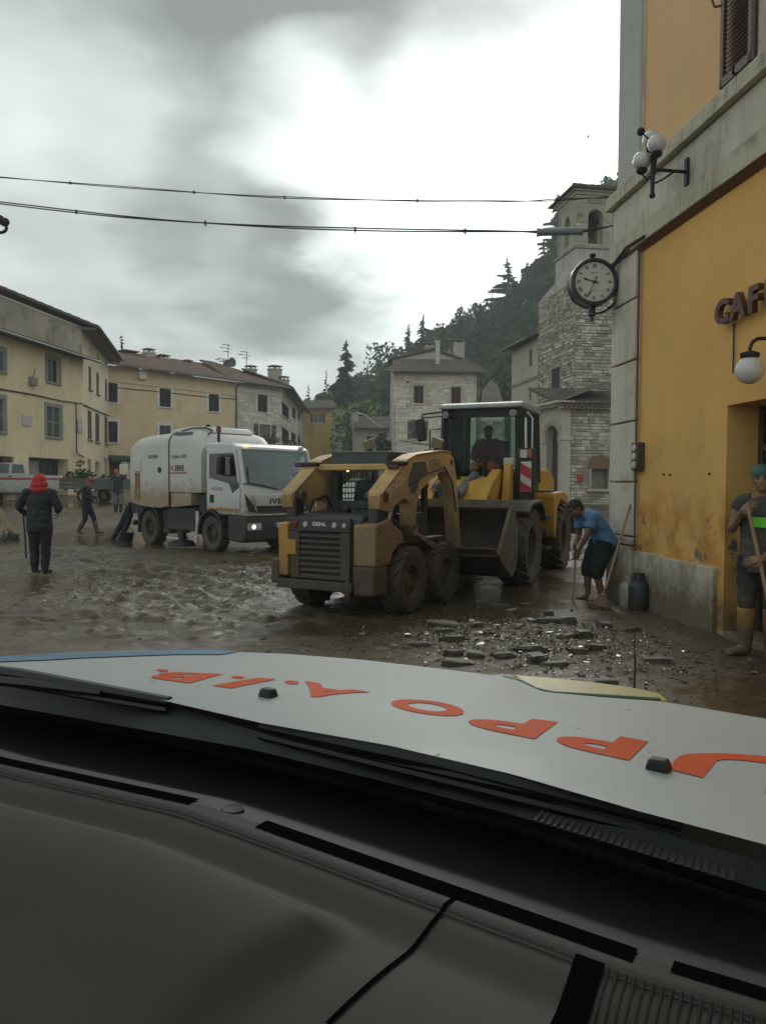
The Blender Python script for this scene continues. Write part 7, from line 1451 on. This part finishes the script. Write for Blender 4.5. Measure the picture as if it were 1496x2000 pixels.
DEB = [  # name, u, v of the foot, length, depth, height (m), turn, label
    ('log', 1078, 1222, .52, .12, .10, 4, 'long muddy beam lying across the top of the debris patch, longest of the pieces'),
    ('rubble_block', 1113, 1224, .17, .12, .11, -12, 'squared block butted against the right end of the longest beam'),
    ('log', 1036, 1277, .34, .12, .09, -6, 'thick muddy log in the middle of the glinting debris patch'),
    ('rubble_block', 1129, 1281, .18, .12, .08, 3, 'round-ended block just right of the thick middle log'),
    ('rubble_block', 1166, 1277, .19, .10, .075, 14, 'tilted block to the right of the round-ended one'),
    ('rubble_block', 1141, 1252, .16, .14, .12, 8, 'stubby upright block below the right end of the longest beam'),
    ('flat_stone', 1107, 1254, .20, .14, .05, 20, 'flat dark slab next to the stubby upright block'),
    ('rubble_block', 1049, 1300, .15, .14, .11, 10, 'dark lump directly below the thick middle log'),
    ('log', 886, 1260, .30, .11, .09, 10, 'split log at the left side of the debris patch'),
    ('flat_stone', 868, 1226, .34, .18, .07, -4, 'broad crusted slab at the upper left of the debris patch'),
    ('flat_stone', 868, 1238, .18, .10, .04, 6, 'thin plank end poking out under the broad crusted slab'),
    ('flat_stone', 932, 1228, .14, .10, .07, 0, 'small angular lump right of the broad crusted slab'),
    ('rubble_block', 986, 1292, .18, .11, .07, 8, 'low mound-like piece left of the dark lump'),
    ('rubble_block', 928, 1290, .15, .11, .08, -10, 'rounded lump between the split log and the low mound-like piece'),
    ('rubble_block', 884, 1285, .17, .11, .07, 6, 'dark rounded piece under the split log'),
    ('flat_stone', 818, 1267, .24, .12, .06, -8, 'jagged wedge at the far left tip of the debris patch'),
    ('rubble_block', 1186, 1348, .17, .12, .09, -15, 'muddy lump at the edge of the yellow wing corner'),
    ('flat_stone', 1282, 1300, .26, .10, .06, -4, 'long low lump right of the bare sapling'),
    ('rubble_block', 1478, 1298, .13, .10, .07, 0, 'small dark stone in front of the yellow boots'),
    ('flat_stone', 1182, 1232, .16, .12, .08, 10, 'crumbly heap right of the longest beam'),
    ('flat_stone', 1238, 1238, .15, .12, .06, 0, 'dark tuft-like clod behind the bare sapling'),
    ('rubble_block', 1028, 1190, .13, .11, .08, 5, 'upper dark clod at the back of the debris patch'),
    ('rubble_block', 1072, 1204, .12, .10, .07, -5, 'small block just behind the longest beam'),
    ('flat_stone', 965, 1187, .38, .10, .05, 3, 'low stick-like ridge lying in the wet track at the back'),
    ('flat_stone', 895, 1304, .26, .14, .05, -6, 'flat crust partly sunk beside the bonnet edge'),
    ('flat_stone', 1085, 1306, .24, .10, .05, -3, 'ragged dark strip right of the dark lump'),
    ('flat_stone', 1000, 1200, .14, .09, .06, 12, 'broken clod between the low ridge and the longest beam'),
]
def make_debris():
    for i, (nm, u, v, L, D, H, a, lab) in enumerate(DEB):
        p = G(u, v - 3); z = ground_z(p.x, p.y); me = rough_block((L, D, H), i + 3, CHUNK2 if nm == 'log' else CHUNK, nm, .75 if nm == 'log' else .45)
        o = bpy.data.objects.new(nm, me); COL.objects.link(o); o.location = (p.x, p.y + .04, z + H * .12); o.rotation_euler = (R(5 * math.sin(i * 3)), R(6 * math.sin(i * 5)), R(a)); tag(o, lab, 'log' if nm == 'log' else 'rubble', 'pieces of muddy debris by the bonnet')
    # wet gravel and crumbs over the debris patch and in the churned mud
    rr = random.Random(8); mb = MB()
    def crumb(p, s):
        vs = [p + Vector((rr.uniform(-1, 1) * s, rr.uniform(-1, 1) * s, rr.uniform(.05, .5) * s)) for _ in range(5)] + [p + Vector((0, 0, -s * .4))]
        mb.add(vs, [(0, 1, 2), (0, 2, 3), (0, 3, 4), (0, 4, 1), (5, 1, 2), (5, 3, 4)])
    n = 0; pts = []
    while n < 5200:
        k = rr.random()
        if k < .62: x, y = rr.gauss(1.35, .85), rr.gauss(7.75, .75)
        elif k < .8: x, y = rr.gauss(2.4, .8), rr.gauss(6.6, .6)
        else: x, y = rr.gauss(-2.6, 2.2), rr.gauss(11.5, 2.6)
        if y < 5.2 or x > 3.3: continue
        pts.append((x, y)); n += 1
    zz = gz_np(np.array([p[0] for p in pts]), np.array([p[1] for p in pts])) + mud_height(np.array([p[0] for p in pts]), np.array([p[1] for p in pts]))
    for (x, y), z in zip(pts, zz): crumb(Vector((x, y, z)), rr.choice((.008, .012, .016, .016, .024)) * (1.6 if y > 9.5 else 1))
    for (x, y), z in list(zip(pts, zz))[::26]:
        if y < 9.5: crumb(Vector((x, y, z)), rr.uniform(.03, .055))
    stuff(obj('gravel', mb, mat('wet_gravel', (.15, .13, .10), .16, var=.35, vscale=20, island=.5), recalc=False))
    # bare sapling in the mud
    p = G(1238, 1348); h = 0.52; t = thing('bare_sapling', 'thin bare sapling stick standing up out of the mud', 'plant', (p.x, p.y, 0))
    k = MB(); k.tube([(0, 0, -.05), (.004, 0, h * .35), (-.004, 0, h * .7), (.0, .0, h)], [.011, .008, .006, .003], 6); obj('stem', k, BARK, t, smooth=60)
    for z, dx, dz in ((.30, .03, .03), (.24, -.02, .03), (.40, -.025, .04), (.46, .02, .03)): k = MB(); k.tube([(0, 0, z), (dx, .01, z + dz)], [.004, .002], 5); obj('twig', k, BARK, t)
    # shrub by the cream house corner
    p = P(158, 950, 40.5); t = thing('yellowing_shrub', 'tall thin yellowing shrub in front of the cream house corner', 'plant', (p.x, p.y, gz(0, 40.5))); k = MB(); k.tube([(0, 0, 0), (.05, 0, 1.0), (-.05, 0, 1.75)], [.035, .02, .008], 6); obj('stem', k, BARK, t)
    k = MB(); leaf_cloud(k, (.0, 0, .5), (.5, .4, .45), 150, .085, 2); leaf_cloud(k, (.05, 0, 1.05), (.32, .3, .25), 90, .085, 3); leaf_cloud(k, (-.02, 0, 1.75), (.25, .22, .2), 60, .075, 5); obj('foliage', k, mat('yellow_leaf', (.15, .13, .03), .8, var=.4, vscale=4, island=.5), t, recalc=False)
    p = P(203, 950, 44); t = thing('low_bush', 'low green bush against the pale house doors', 'plant', (p.x, p.y, gz(0, 44))); k = MB(); leaf_cloud(k, (0, 0, .4), (.8, .5, .45), 240, .1, 2); obj('foliage', k, LEAF, t, recalc=False)
    p = P(520, 850, 60); t = thing('window_plant', 'trailing green plant below the lower window of the stone-fronted house', 'plant', (p.x + .3, p.y + 7.2, p.z - .2)); k = MB(); leaf_cloud(k, (-1.2, 0, 0), (1.1, .4, .8), 260, .12, 2); leaf_cloud(k, (1.0, 0, -.3), (1.0, .4, .6), 180, .12, 3); obj('foliage', k, LEAF, t, recalc=False)
    # brooms and shovels standing at the left edge
    for i, (u0, v0, u1, v1, lab) in enumerate(((24, 1046, -4, 985, 'nearest pale-handled broom of the tools standing at the left edge'), (10, 1050, 2, 992, 'middle upright broom of the tools standing at the left edge'), (33, 1048, 4, 996, 'outermost slanting broom of the tools standing at the left edge'))):
        a = G(u0, v0 + 8); b = P(u1, v1, a.y + .4); pole_thing('garden_broom', lab, 'broom', (a.x, a.y, ground_z(a.x, a.y)), b, .018, WOODH, broom_head(mat('dark_broom', (.05, .042, .032), .9, bump=.6), .22, .3))
    p = P(-12, 1050, a.y + .5); t = thing('tool_bin', 'dark upright bin the brooms lean on at the left edge', 'bin', (p.x - .1, p.y, 0)); k = MB(); k.lathe([(.18, 0), (.24, .95), (.26, .97), (.24, 1.0), (.2, .98)], 18); obj('bin_body', k, MATS['black_plastic'], t, smooth=40); k = MB(); k.lathe([(.27, .97), (.27, 1.03), (.25, 1.04), (.001, 1.06)], 18); obj('bin_lid', k, MATS['black_plastic'], t, smooth=40)
    # bird
    p = P(1148, 268, 60); t = thing('bird', 'tiny dark bird flying in the bright part of the sky', 'bird', p); k = MB(); k.tube([(-.14, 0, 0), (-.05, 0, .02), (.08, 0, .02), (.14, 0, 0)], [.01, .05, .045, .01], 8)
    k.add([(-.03, 0, .03), (.07, 0, .03), (.0, .3, .14), (-.06, .28, .13), (-.03, 0, .015), (.07, 0, .015), (.0, .3, .13), (-.06, .28, .12)], [(0, 1, 2, 3), (7, 6, 5, 4), (0, 4, 5, 1), (1, 5, 6, 2), (2, 6, 7, 3), (3, 7, 4, 0)]); k.add([(-.03, 0, .03), (.07, 0, .03), (.0, -.3, .14), (-.06, -.28, .13), (-.03, 0, .015), (.07, 0, .015), (.0, -.3, .13), (-.06, -.28, .12)], [(0, 1, 2, 3), (7, 6, 5, 4), (0, 4, 5, 1), (1, 5, 6, 2), (2, 6, 7, 3), (3, 7, 4, 0)]); obj('body', k, BLK, t)
# ------------------------------------------------------------------ the car we look out of
YAW = R(-30)
CF_R, CF_F = Vector((math.cos(YAW), math.sin(YAW), 0)), Vector((-math.sin(YAW), math.cos(YAW), 0))
def cpt(u, v, z):
    """Car coordinates (a to the right, b forward) of the point seen at u, v on the level z."""
    p = G(u, v, z); return p.dot(CF_R), p.dot(CF_F)
def car():
    o = thing('car', 'white car we look out of, its dark dashboard, wipers and orange-lettered bonnet', 'car', (0, 0, 0), YAW)
    CW = mat('bonnet_white', (.39, .42, .42), .5, var=.05, vscale=3, coat=.03, spec=.25, col2=(.20, .18, .145), c2=(24, .63, .74))
    DASH = mat('dash_plastic', (.056, .058, .049), .62, var=.05, vscale=9, bump=.10, bscale=420, spec=.22)
    DASHD = mat('defroster_plastic', (.014, .017, .02), .6, var=.1, vscale=20, bump=.2, bscale=300)
    CAVE = mat('vent_black', (.005, .005, .006), 1.0, spec=0.0)  # flat black standing in for the shade inside dash slots and hollow
    COWL = mat('cowl_plastic', (.022, .026, .028), .5, var=.35, vscale=9, col2=(.06, .065, .062), c2=(6, .56, .7))
    RUB = mat('wiper_rubber', (.014, .016, .018), .5, var=.2)
    # bonnet outline from its seen edges
    fr = [cpt(u, v, 1.09) for u, v in ((-240, 1330), (-110, 1300), (0, 1284), (120, 1278), (250, 1273), (400, 1271), (560, 1277), (700, 1288), (800, 1299), (900, 1311), (1000, 1324), (1060, 1351), (1180, 1362), (1290, 1370), (1400, 1388), (1496, 1404), (1620, 1430))]
    bz = [(*cpt(u, v, z), z) for u, v, z in ((-240, 1275, 1.095), (0, 1316, 1.10), (250, 1352, 1.112), (510, 1412, 1.125), (760, 1456, 1.13), (1000, 1512, 1.13), (1250, 1585, 1.13), (1496, 1650, 1.13), (1700, 1712, 1.13))]; ba = [q[:2] for q in bz]; bzs = sorted(bz); zr = lambda a: float(np.interp(a, [q[0] for q in bzs], [q[2] for q in bzs]))
    A = sorted(p[0] for p in fr); fa = sorted(fr); bb = sorted(ba)
    bf = lambda a: float(np.interp(a, [p[0] for p in fa], [p[1] for p in fa])); br = lambda a: float(np.interp(a, [p[0] for p in bb], [p[1] for p in bb]))
    a0, a1 = fa[0][0], min(fa[-1][0], .12)
    def hz(a, b):
        t = min(1, max(0, (b - br(a)) / max(.05, bf(a) - br(a)))); return zr(a) + (1.09 - zr(a)) * t ** 1.4 + .005 * math.sin(min(1, max(0, t * 1.1)) * math.pi)
    us = np.linspace(a0, a1, 90); ts = list(np.linspace(0, 1, 18)) + [1.03, 1.05, 1.06]
    def fn(a, t):
        b0, b1 = br(a), bf(a)
        if t <= 1: b = b0 + (b1 - b0) * t; return (a, b, hz(a, b) - (0 if t < .94 else .0))
        k = (t - 1) / .06; return (a, b1 + .025 * math.sin(k * 1.57), 1.09 - .07 * k * k - .004 * k)
    mb = MB(); mb.grid(fn, us, ts); bn = obj('bonnet', mb, CW, o, smooth=40)
    # body below: wings, front panel
    mb = MB(); mb.grid(lambda a, t: (a, bf(a) + .03 + .02 * math.sin(t * 3), 1.03 - t * .7), us, np.linspace(0, 1, 5)); obj('front_panel', mb, CW, o, smooth=40)
    mb = MB(); mb.b2((a1 - .02, .6, .35), (a1 + .1, 1.6, 1.06)); mb.b2((a0 - .1, .4, .35), (a0 + .02, bf(a0), 1.02)); obj('wing', mb, CW, o, bevel=.03)
    # yellow corner of the wing and the blue edge stripe
    q = [cpt(u, v, 1.062) for u, v in ((1000, 1321), (1075, 1327), (1160, 1336), (1230, 1345), (1290, 1358), (1310, 1374), (1180, 1376), (1060, 1368))]
    mb = MB(); mb.prism([tuple(p) for p in q], 1.0, 1.068, 'xy'); obj('yellow_corner', mb, mat('wing_yellow', (.36, .28, .05), .4, var=.15, col2=(.2, .17, .06), c2=(14, .55, .65)), o, bevel=.008)
    mb = MB(); pts = [cpt(u, v, 1.088) for u, v in ((985, 1322), (1020, 1331), (1050, 1346), (1080, 1353), (1180, 1359), (1290, 1366))]; mb.tube([(p[0], p[1] - .004, 1.089) for p in pts], .004, 6); obj('green_piping', mb, mat('edge_green', (.06, .13, .07), .5), o)
    sw = lambda a: .02 + .15 * min(1, max(0, (-1.25 - a) / .45))
    mb = MB(); mb.grid(lambda a, t: (a, bf(a) - sw(a) * (1 - t) + .004 * t, hz(a, bf(a) - sw(a) * (1 - t)) + .0025), np.linspace(a0, cpt(470, 1272, 1.09)[0], 40), (0, .35, .7, 1)); obj('blue_stripe', mb, mat('stripe_blue', (.05, .17, .30), .4), o)
    mb = MB(); mb.grid(lambda a, t: (a, bf(a) + .006 + .045 * t, 1.0905 - .004 * t), np.linspace(a0, cpt(270, 1272, 1.09)[0], 30), (0, 1)); obj('yellow_stripe', mb, mat('stripe_yellow', (.30, .23, .07), .5), o)
    # orange lettering that reads from in front of the car, laid on the bonnet
    OR = mat('vinyl_orange', (.62, .085, .015), .65, var=.12, spec=.15, col2=(.5, .12, .06), c2=(9, .5, .7))
    def letter(ch, quad):
        """quad: where the glyph's box corners (its own bottom-left, bottom-right, top-right, top-left) are seen."""
        me = text_mesh(ch, 1.0, 0.0, .045, 'LEFT'); xs = [v.co.x for v in me.vertices]; ys = [v.co.y for v in me.vertices]; x0, x1, y0, y1 = min(xs), max(xs), min(ys), max(ys)
        bm = bmesh.new(); bm.from_mesh(me); bmesh.ops.triangulate(bm, faces=bm.faces[:]); bmesh.ops.subdivide_edges(bm, edges=[e for e in bm.edges if e.calc_length() > .2], cuts=3); bm.to_mesh(me); bm.free()
        vm = sum(v for u, v in quad) / 4; c = [Vector(cpt(u, vm + (v - vm) * 1.28, 1.128)) for u, v in quad]
        for v in me.vertices:
            s, t = (v.co.x - x0) / (x1 - x0), (v.co.y - y0) / (y1 - y0); p = (c[0] * (1 - s) + c[1] * s) * (1 - t) + (c[3] * (1 - s) + c[2] * s) * t; v.co = (p.x, p.y, hz(p.x, p.y) + .0012)
        me.update(); link('letter', me, OR, bn)
    # seen upside down, so the glyph's bottom edge is the far one: (bottom-left = far right ...)
    letter('U', [(1610, 1478), (1338, 1468), (1302, 1502), (1575, 1556)])
    letter('P', [(1262, 1444), (1168, 1433), (1096, 1432), (1232, 1477)] if False else [(1266, 1444), (1120, 1424), (1072, 1452), (1228, 1478)])
    letter('P', [(1090, 1405), (952, 1392), (900, 1414), (1044, 1437)])
    letter('O', [(922, 1378), (795, 1360), (742, 1376), (885, 1400)])
    letter('A', [(722, 1342), (608, 1324), (556, 1350), (690, 1362)] if False else [(724, 1345), (596, 1325), (566, 1352), (662, 1356)])
    letter('.', [(588, 1322), (562, 1319), (552, 1324), (578, 1328)])
    letter('I', [(538, 1318), (498, 1312), (410, 1331), (452, 1334)] if False else [(540, 1318), (506, 1315), (414, 1328), (452, 1333)])
    letter('.', [(480, 1310), (456, 1308), (450, 1312), (474, 1315)])
    letter('B', [(436, 1305), (330, 1300), (272, 1308), (372, 1320)])
    letter('.', [(332, 1294), (308, 1292), (303, 1295), (326, 1298)])
    # washer jets
    for u, v in ((524, 1347), (1286, 1494)):
        a, b = cpt(u, v, 1.135); s = MB(); s.box((a, b, hz(a, b) + .008), (.036, .028, .018), rot=(0, 0, -.1), taper=(.75, .75)); obj('washer_jet', s, RUB, o, bevel=.004)
    # cowl between bonnet and glass
    wb = [cpt(u, v, 1.085) for u, v in ((-240, 1315), (0, 1392), (250, 1437), (500, 1483), (760, 1548), (1000, 1612), (1250, 1690), (1496, 1768), (1700, 1835))]; wbs = sorted(wb)
    bw = lambda a: float(np.interp(a, [p[0] for p in wbs], [p[1] for p in wbs]))
    mb = MB(); mb.grid(lambda a, t: (a, br(a) + .02 + (bw(a) - br(a) - .02) * t, 1.10 - .035 * math.sin(t * math.pi) - .012 * t + .006 * (float(fbm(np.array(a * 9), np.array(t * 2), 3)) - .5)), us, np.linspace(0, 1, 8)); cw = obj('cowl', mb, COWL, o, smooth=60)
    # cowl intake mesh
    g = MB(); m0, m1 = cpt(1070, 1580, 1.09)[0], cpt(1440, 1680, 1.09)[0]; nn = 26
    for k in range(nn + 1):
        a = m0 + (m1 - m0) * k / nn; f = lambda t: br(a) + .0 + (bw(a) - br(a)) * t; g.b2((a - .0022, f(.78), 1.088), (a + .0022, f(.18), 1.096))
    for t in np.linspace(.2, .76, 6):
        g.tube([(a, br(a) + (bw(a) - br(a)) * t, 1.092) for a in np.linspace(m0, m1, 8)], .0022, 4)
    stuff(obj('intake_grille', g, mat('grille_grey', (.04, .046, .046), .5), cw))
    # wipers: arm, blade, pivot
    def wiper(tip, end, hub, z):
        w = bpy.data.objects.new('wiper', None); COL.objects.link(w); w.parent = o
        A0, B0 = cpt(*tip, z); A1, B1 = cpt(*end, z); h0, h1 = cpt(*hub, z)
        s = MB(); s.tube([(A0, B0, z), ((A0 * .5 + A1 * .5), (B0 + B1) / 2 + .004, z + .006), (A1, B1, z)], [(.010, .010), (.014, .014), (.011, .010)], 6); obj('blade', s, RUB, w, smooth=40)
        s = MB(); s.tube([(A0, B0 - .008, z - .016), (A1, B1 - .008, z - .016)], .006, 5); obj('rubber_lip', s, RUB, w)
        s = MB(); s.tube([(h0, h1, z - .02), ((h0 + A1) / 2 - .03, (h1 + B1) / 2 - .012, z - .004), (A1 * .75 + h0 * .25, B1 * .75 + h1 * .25 - .006, z - .002)], [(.024, .012), (.016, .012), (.008, .007)], 6); s.lathe([(.026, -.06), (.028, -.012), (.016, -.004), (.001, -.002)], 14, (h0, h1, z)); obj('arm', s, RUB, w, smooth=40)
    wiper((-200, 1285), (332, 1370), (-120, 1300), 1.112); wiper((512, 1418), (1330, 1610), (640, 1432), 1.112)
    # windscreen pane and its black border, rising back to the roof
    base = lambda a: (a, bw(a) + .012, 1.082); topa = lambda a: (-.75 + (a + .75) * .86, .22 + .0 * a, 1.86)
    gm = bpy.data.materials.new('windscreen_glass'); gm.use_nodes = True; t = gm.node_tree; t.nodes.clear(); n = N(t, 'ShaderNodeBsdfTransparent'); n.inputs[0].default_value = (.93, .955, .945, 1); q = N(t, 'ShaderNodeOutputMaterial'); t.links.new(n.outputs[0], q.inputs[0])
    W0, W1 = a0 + .02, a1 + .08
    mb = MB(); mb.grid(lambda a, t: tuple(p * (1 - t) + q * t for p, q in zip(base(a), topa(a))), np.linspace(W0, W1, 20), np.linspace(0, 1, 3)); obj('windscreen', mb, gm, o, smooth=60)
    mb = MB(); mb.grid(lambda a, t: tuple(p * (1 - t * .035) + q * t * .035 + (0 if i != 1 else -.004) for i, (p, q) in enumerate(zip(base(a), topa(a)))), np.linspace(W0, W1, 40), (0, 1)); obj('glass_border', mb, mat('frit_black', (.008, .008, .009), .5), o)
    # dashboard top: profile from the glass to the near edge, with a raised cowl on the driver's side
    v1 = [cpt(u, v, 1.08) for u, v in ((0, 1485), (380, 1567))]; v2 = [cpt(u, v, 1.08) for u, v in ((510, 1610), (1240, 1868))]
    bv = lambda a: float(np.interp(a, [v1[0][0], v1[1][0], v2[0][0], v2[1][0]], [v1[0][1], v1[1][1], v2[0][1], v2[1][1]]))
    def sm(x, a, b): t = min(1, max(0, (x - a) / (b - a))); return t * t * (3 - 2 * t)
    def dz(a, d):
        """Height of the dash at distance d back from the vent line."""
        z = 1.08
        if d < 0: z -= .05 * sm(-d, .0, .16)
        z -= .035 * sm(d, .028, .040) * .18
        z -= .030 * sm(d, .035, .10) * .55 * (1 if True else 0)
        k = sm(-.425 - (d - .12) * .35 - a, 0, .06); z += k * .028 * sm(d, .085, .14) - k * .02 * sm(d, .16, .34)
        z -= .08 * sm(d, .12, .62)
        return z
    dd = sorted(set(np.round(np.concatenate([np.linspace(-.34, .0, 12), np.linspace(.0, .14, 36), np.linspace(.14, .7, 26)]), 4)))
    ua = np.linspace(W0, W1, 150)
    # front strip (dark) and main pad meet at the vent line
    mb = MB(); mb.grid(lambda a, d: (a, bv(a) - d, dz(a, d)), ua, [d for d in dd if d <= .0]); obj('defroster_panel', mb, DASHD, o, smooth=60)
    mb = MB(); mb.grid(lambda a, d: (a, bv(a) - d, dz(a, d) + .0006), ua, np.linspace(0, .0335, 6)); obj('vent_strip', mb, mat('strip_plastic', (.032, .033, .029), .6, bump=.2, bscale=300, spec=.3), o, smooth=60)
    mb = MB(); mb.grid(lambda a, d: (a, bv(a) - d, dz(a, d)), ua, [d for d in dd if d >= 0]); dp = obj('dashboard', mb, DASH, o, smooth=60)
    def strip(nm, A, d0, d1, m, lift=.0015, n=30, parent=dp):
        mb = MB(); mb.grid(lambda a, d: (a, bv(a) - d, dz(a, d) + lift), np.linspace(A[0], A[1], n), np.linspace(d0, d1, 4)); return obj(nm, mb, m, parent, smooth=60)
    strip('demister_slot', (v1[0][0] - .4, v1[1][0]), -.012, .012, CAVE); strip('demister_slot', (v2[0][0], v2[1][0]), -.014, .013, CAVE); strip('demister_slot', (v2[1][0] + .035, v2[1][0] + .3), -.012, .010, CAVE)
    c = cpt(455, 1580, 1.08); mb = MB(); mb.lathe([(.017, -.006), (.017, .001), (.015, .0025), (.010, .001), (.001, .0005)], 24, (c[0], c[1], 1.079)); obj('sensor_ring', mb, DASHD, dp, smooth=40)
    # ridge line along the pad, seam of the passenger lid
    mb = MB(); mb.tube([(a, bv(a) - .037, dz(a, .037) - .0003) for a in np.linspace(W0, W1, 60)], .0018, 6); obj('pad_ridge', mb, DASH, dp, smooth=60)
    s0, s1 = cpt(898, 1768, 1.068), cpt(640, 2010, 1.045); mb = MB()
    for k in range(30):
        t = k / 30; t2 = (k + 1) / 30; P0 = [(s0[0] + (s1[0] - s0[0]) * q, s0[1] + (s1[1] - s0[1]) * q) for q in (t, t2)]; v = [(x + e, y, dz(x, bv(x) - y) + .0016) for x, y in P0 for e in (-.003, .003)]; mb.add(v, [(0, 1, 3, 2)])
    obj('lid_seam', mb, CAVE, dp)
    # ribbed panel at the right; the shaded hollow beside it is a flat black strip
    r0 = cpt(1185, 1885, 1.075)[0]
    mb = MB(); mb.grid(lambda a, d: (a, bv(a) - d, dz(a, d) + .001), np.linspace(r0 - .03, r0, 5), np.linspace(.030, .5, 16)); obj('recess_shade', mb, CAVE, dp)
    rib = None
    for k in range(36):
        a = r0 + .004 + k * .0085
        if a > W1: break
        mb = MB(); ds = np.linspace(.032, .5, 14)
        mb.tube([(a, bv(a) - d, dz(a, d) - .0004) for d in ds], .0018, 6); obj('rib', mb, mat('rib_plastic', (.03, .031, .027), .7, spec=.2), dp, smooth=60)
    # cabin shell so that the dash gets daylight only through the glass
    SH = mat('cabin_lining', (.12, .12, .115), .9); r = MB()
    r.b2((-1.62, -2.4, 1.87), (.10, .20, 1.93)); obj('roof', r, CW, o, bevel=.03); r = MB(); r.b2((-1.6, -2.38, 1.858), (.08, .19, 1.869)); obj('headlining', r, SH, o)
    for s, x in ((-1, W0), (1, W1)):
        r = MB(); xt = topa(x)[0]; bq = base(x); r.tube([(x + s * .04, bq[1], 1.05), (xt + s * .05, .24, 1.9)], [(.05, .035)] * 2, 8); obj('windscreen_pillar', r, CW, o, smooth=40)
        r = MB(); r.b2((x + s * .03, -2.4, .35), (x + s * .10, bq[1] - .05, 1.06)); r.tube([(x + s * .06, -.55, 1.0), (xt + s * .0, -.6, 1.88)], .05, 8); r.tube([(x + s * .06, -1.6, 1.0), (xt, -1.55, 1.88)], .05, 8); obj('door', r, CW, o)
    r = MB(); r.b2((W0, -2.45, .35), (W1, -2.38, 1.15)); r.b2((W0 + .15, -2.44, 1.7), (W1 - .15, -2.38, 1.9)); obj('tail', r, CW, o)
    r = MB(); r.b2((W0, .2, .3), (W1, .24, .95)); r.b2((W0, -2.4, .3), (W1, .25, .36)); obj('bulkhead', r, SH, o)
    for a in (-.4 - .75, -.35 + .3):
        r = MB(); r.b2((a - .25, -.95, .55), (a + .25, -.4, .72)); r.prism([(-.95, .6), (-1.2, 1.3), (-1.08, 1.32), (-.8, .65)], a - .24, a + .24, 'yz'); obj('seat', r, SH, o, bevel=.06)
    for s in (W0 + .1, W1 - .1):
        for y in (.95, -1.8): wheel(o, (s, y, .36), .36, .24, mat('alloy', (.35, .36, .36)), 24, 'block', -1 if s < -.5 else 1, MATS['road_tyre'], .6)
make_setting(); make_houses(); cafe_building(); wall_fittings(); wires(); base_things()
skid_steer(); wheel_loader(); sweeper_truck(); pickup(); trailer()
make_people(); make_debris(); car()
make_haze()
bpy.context.view_layer.update()
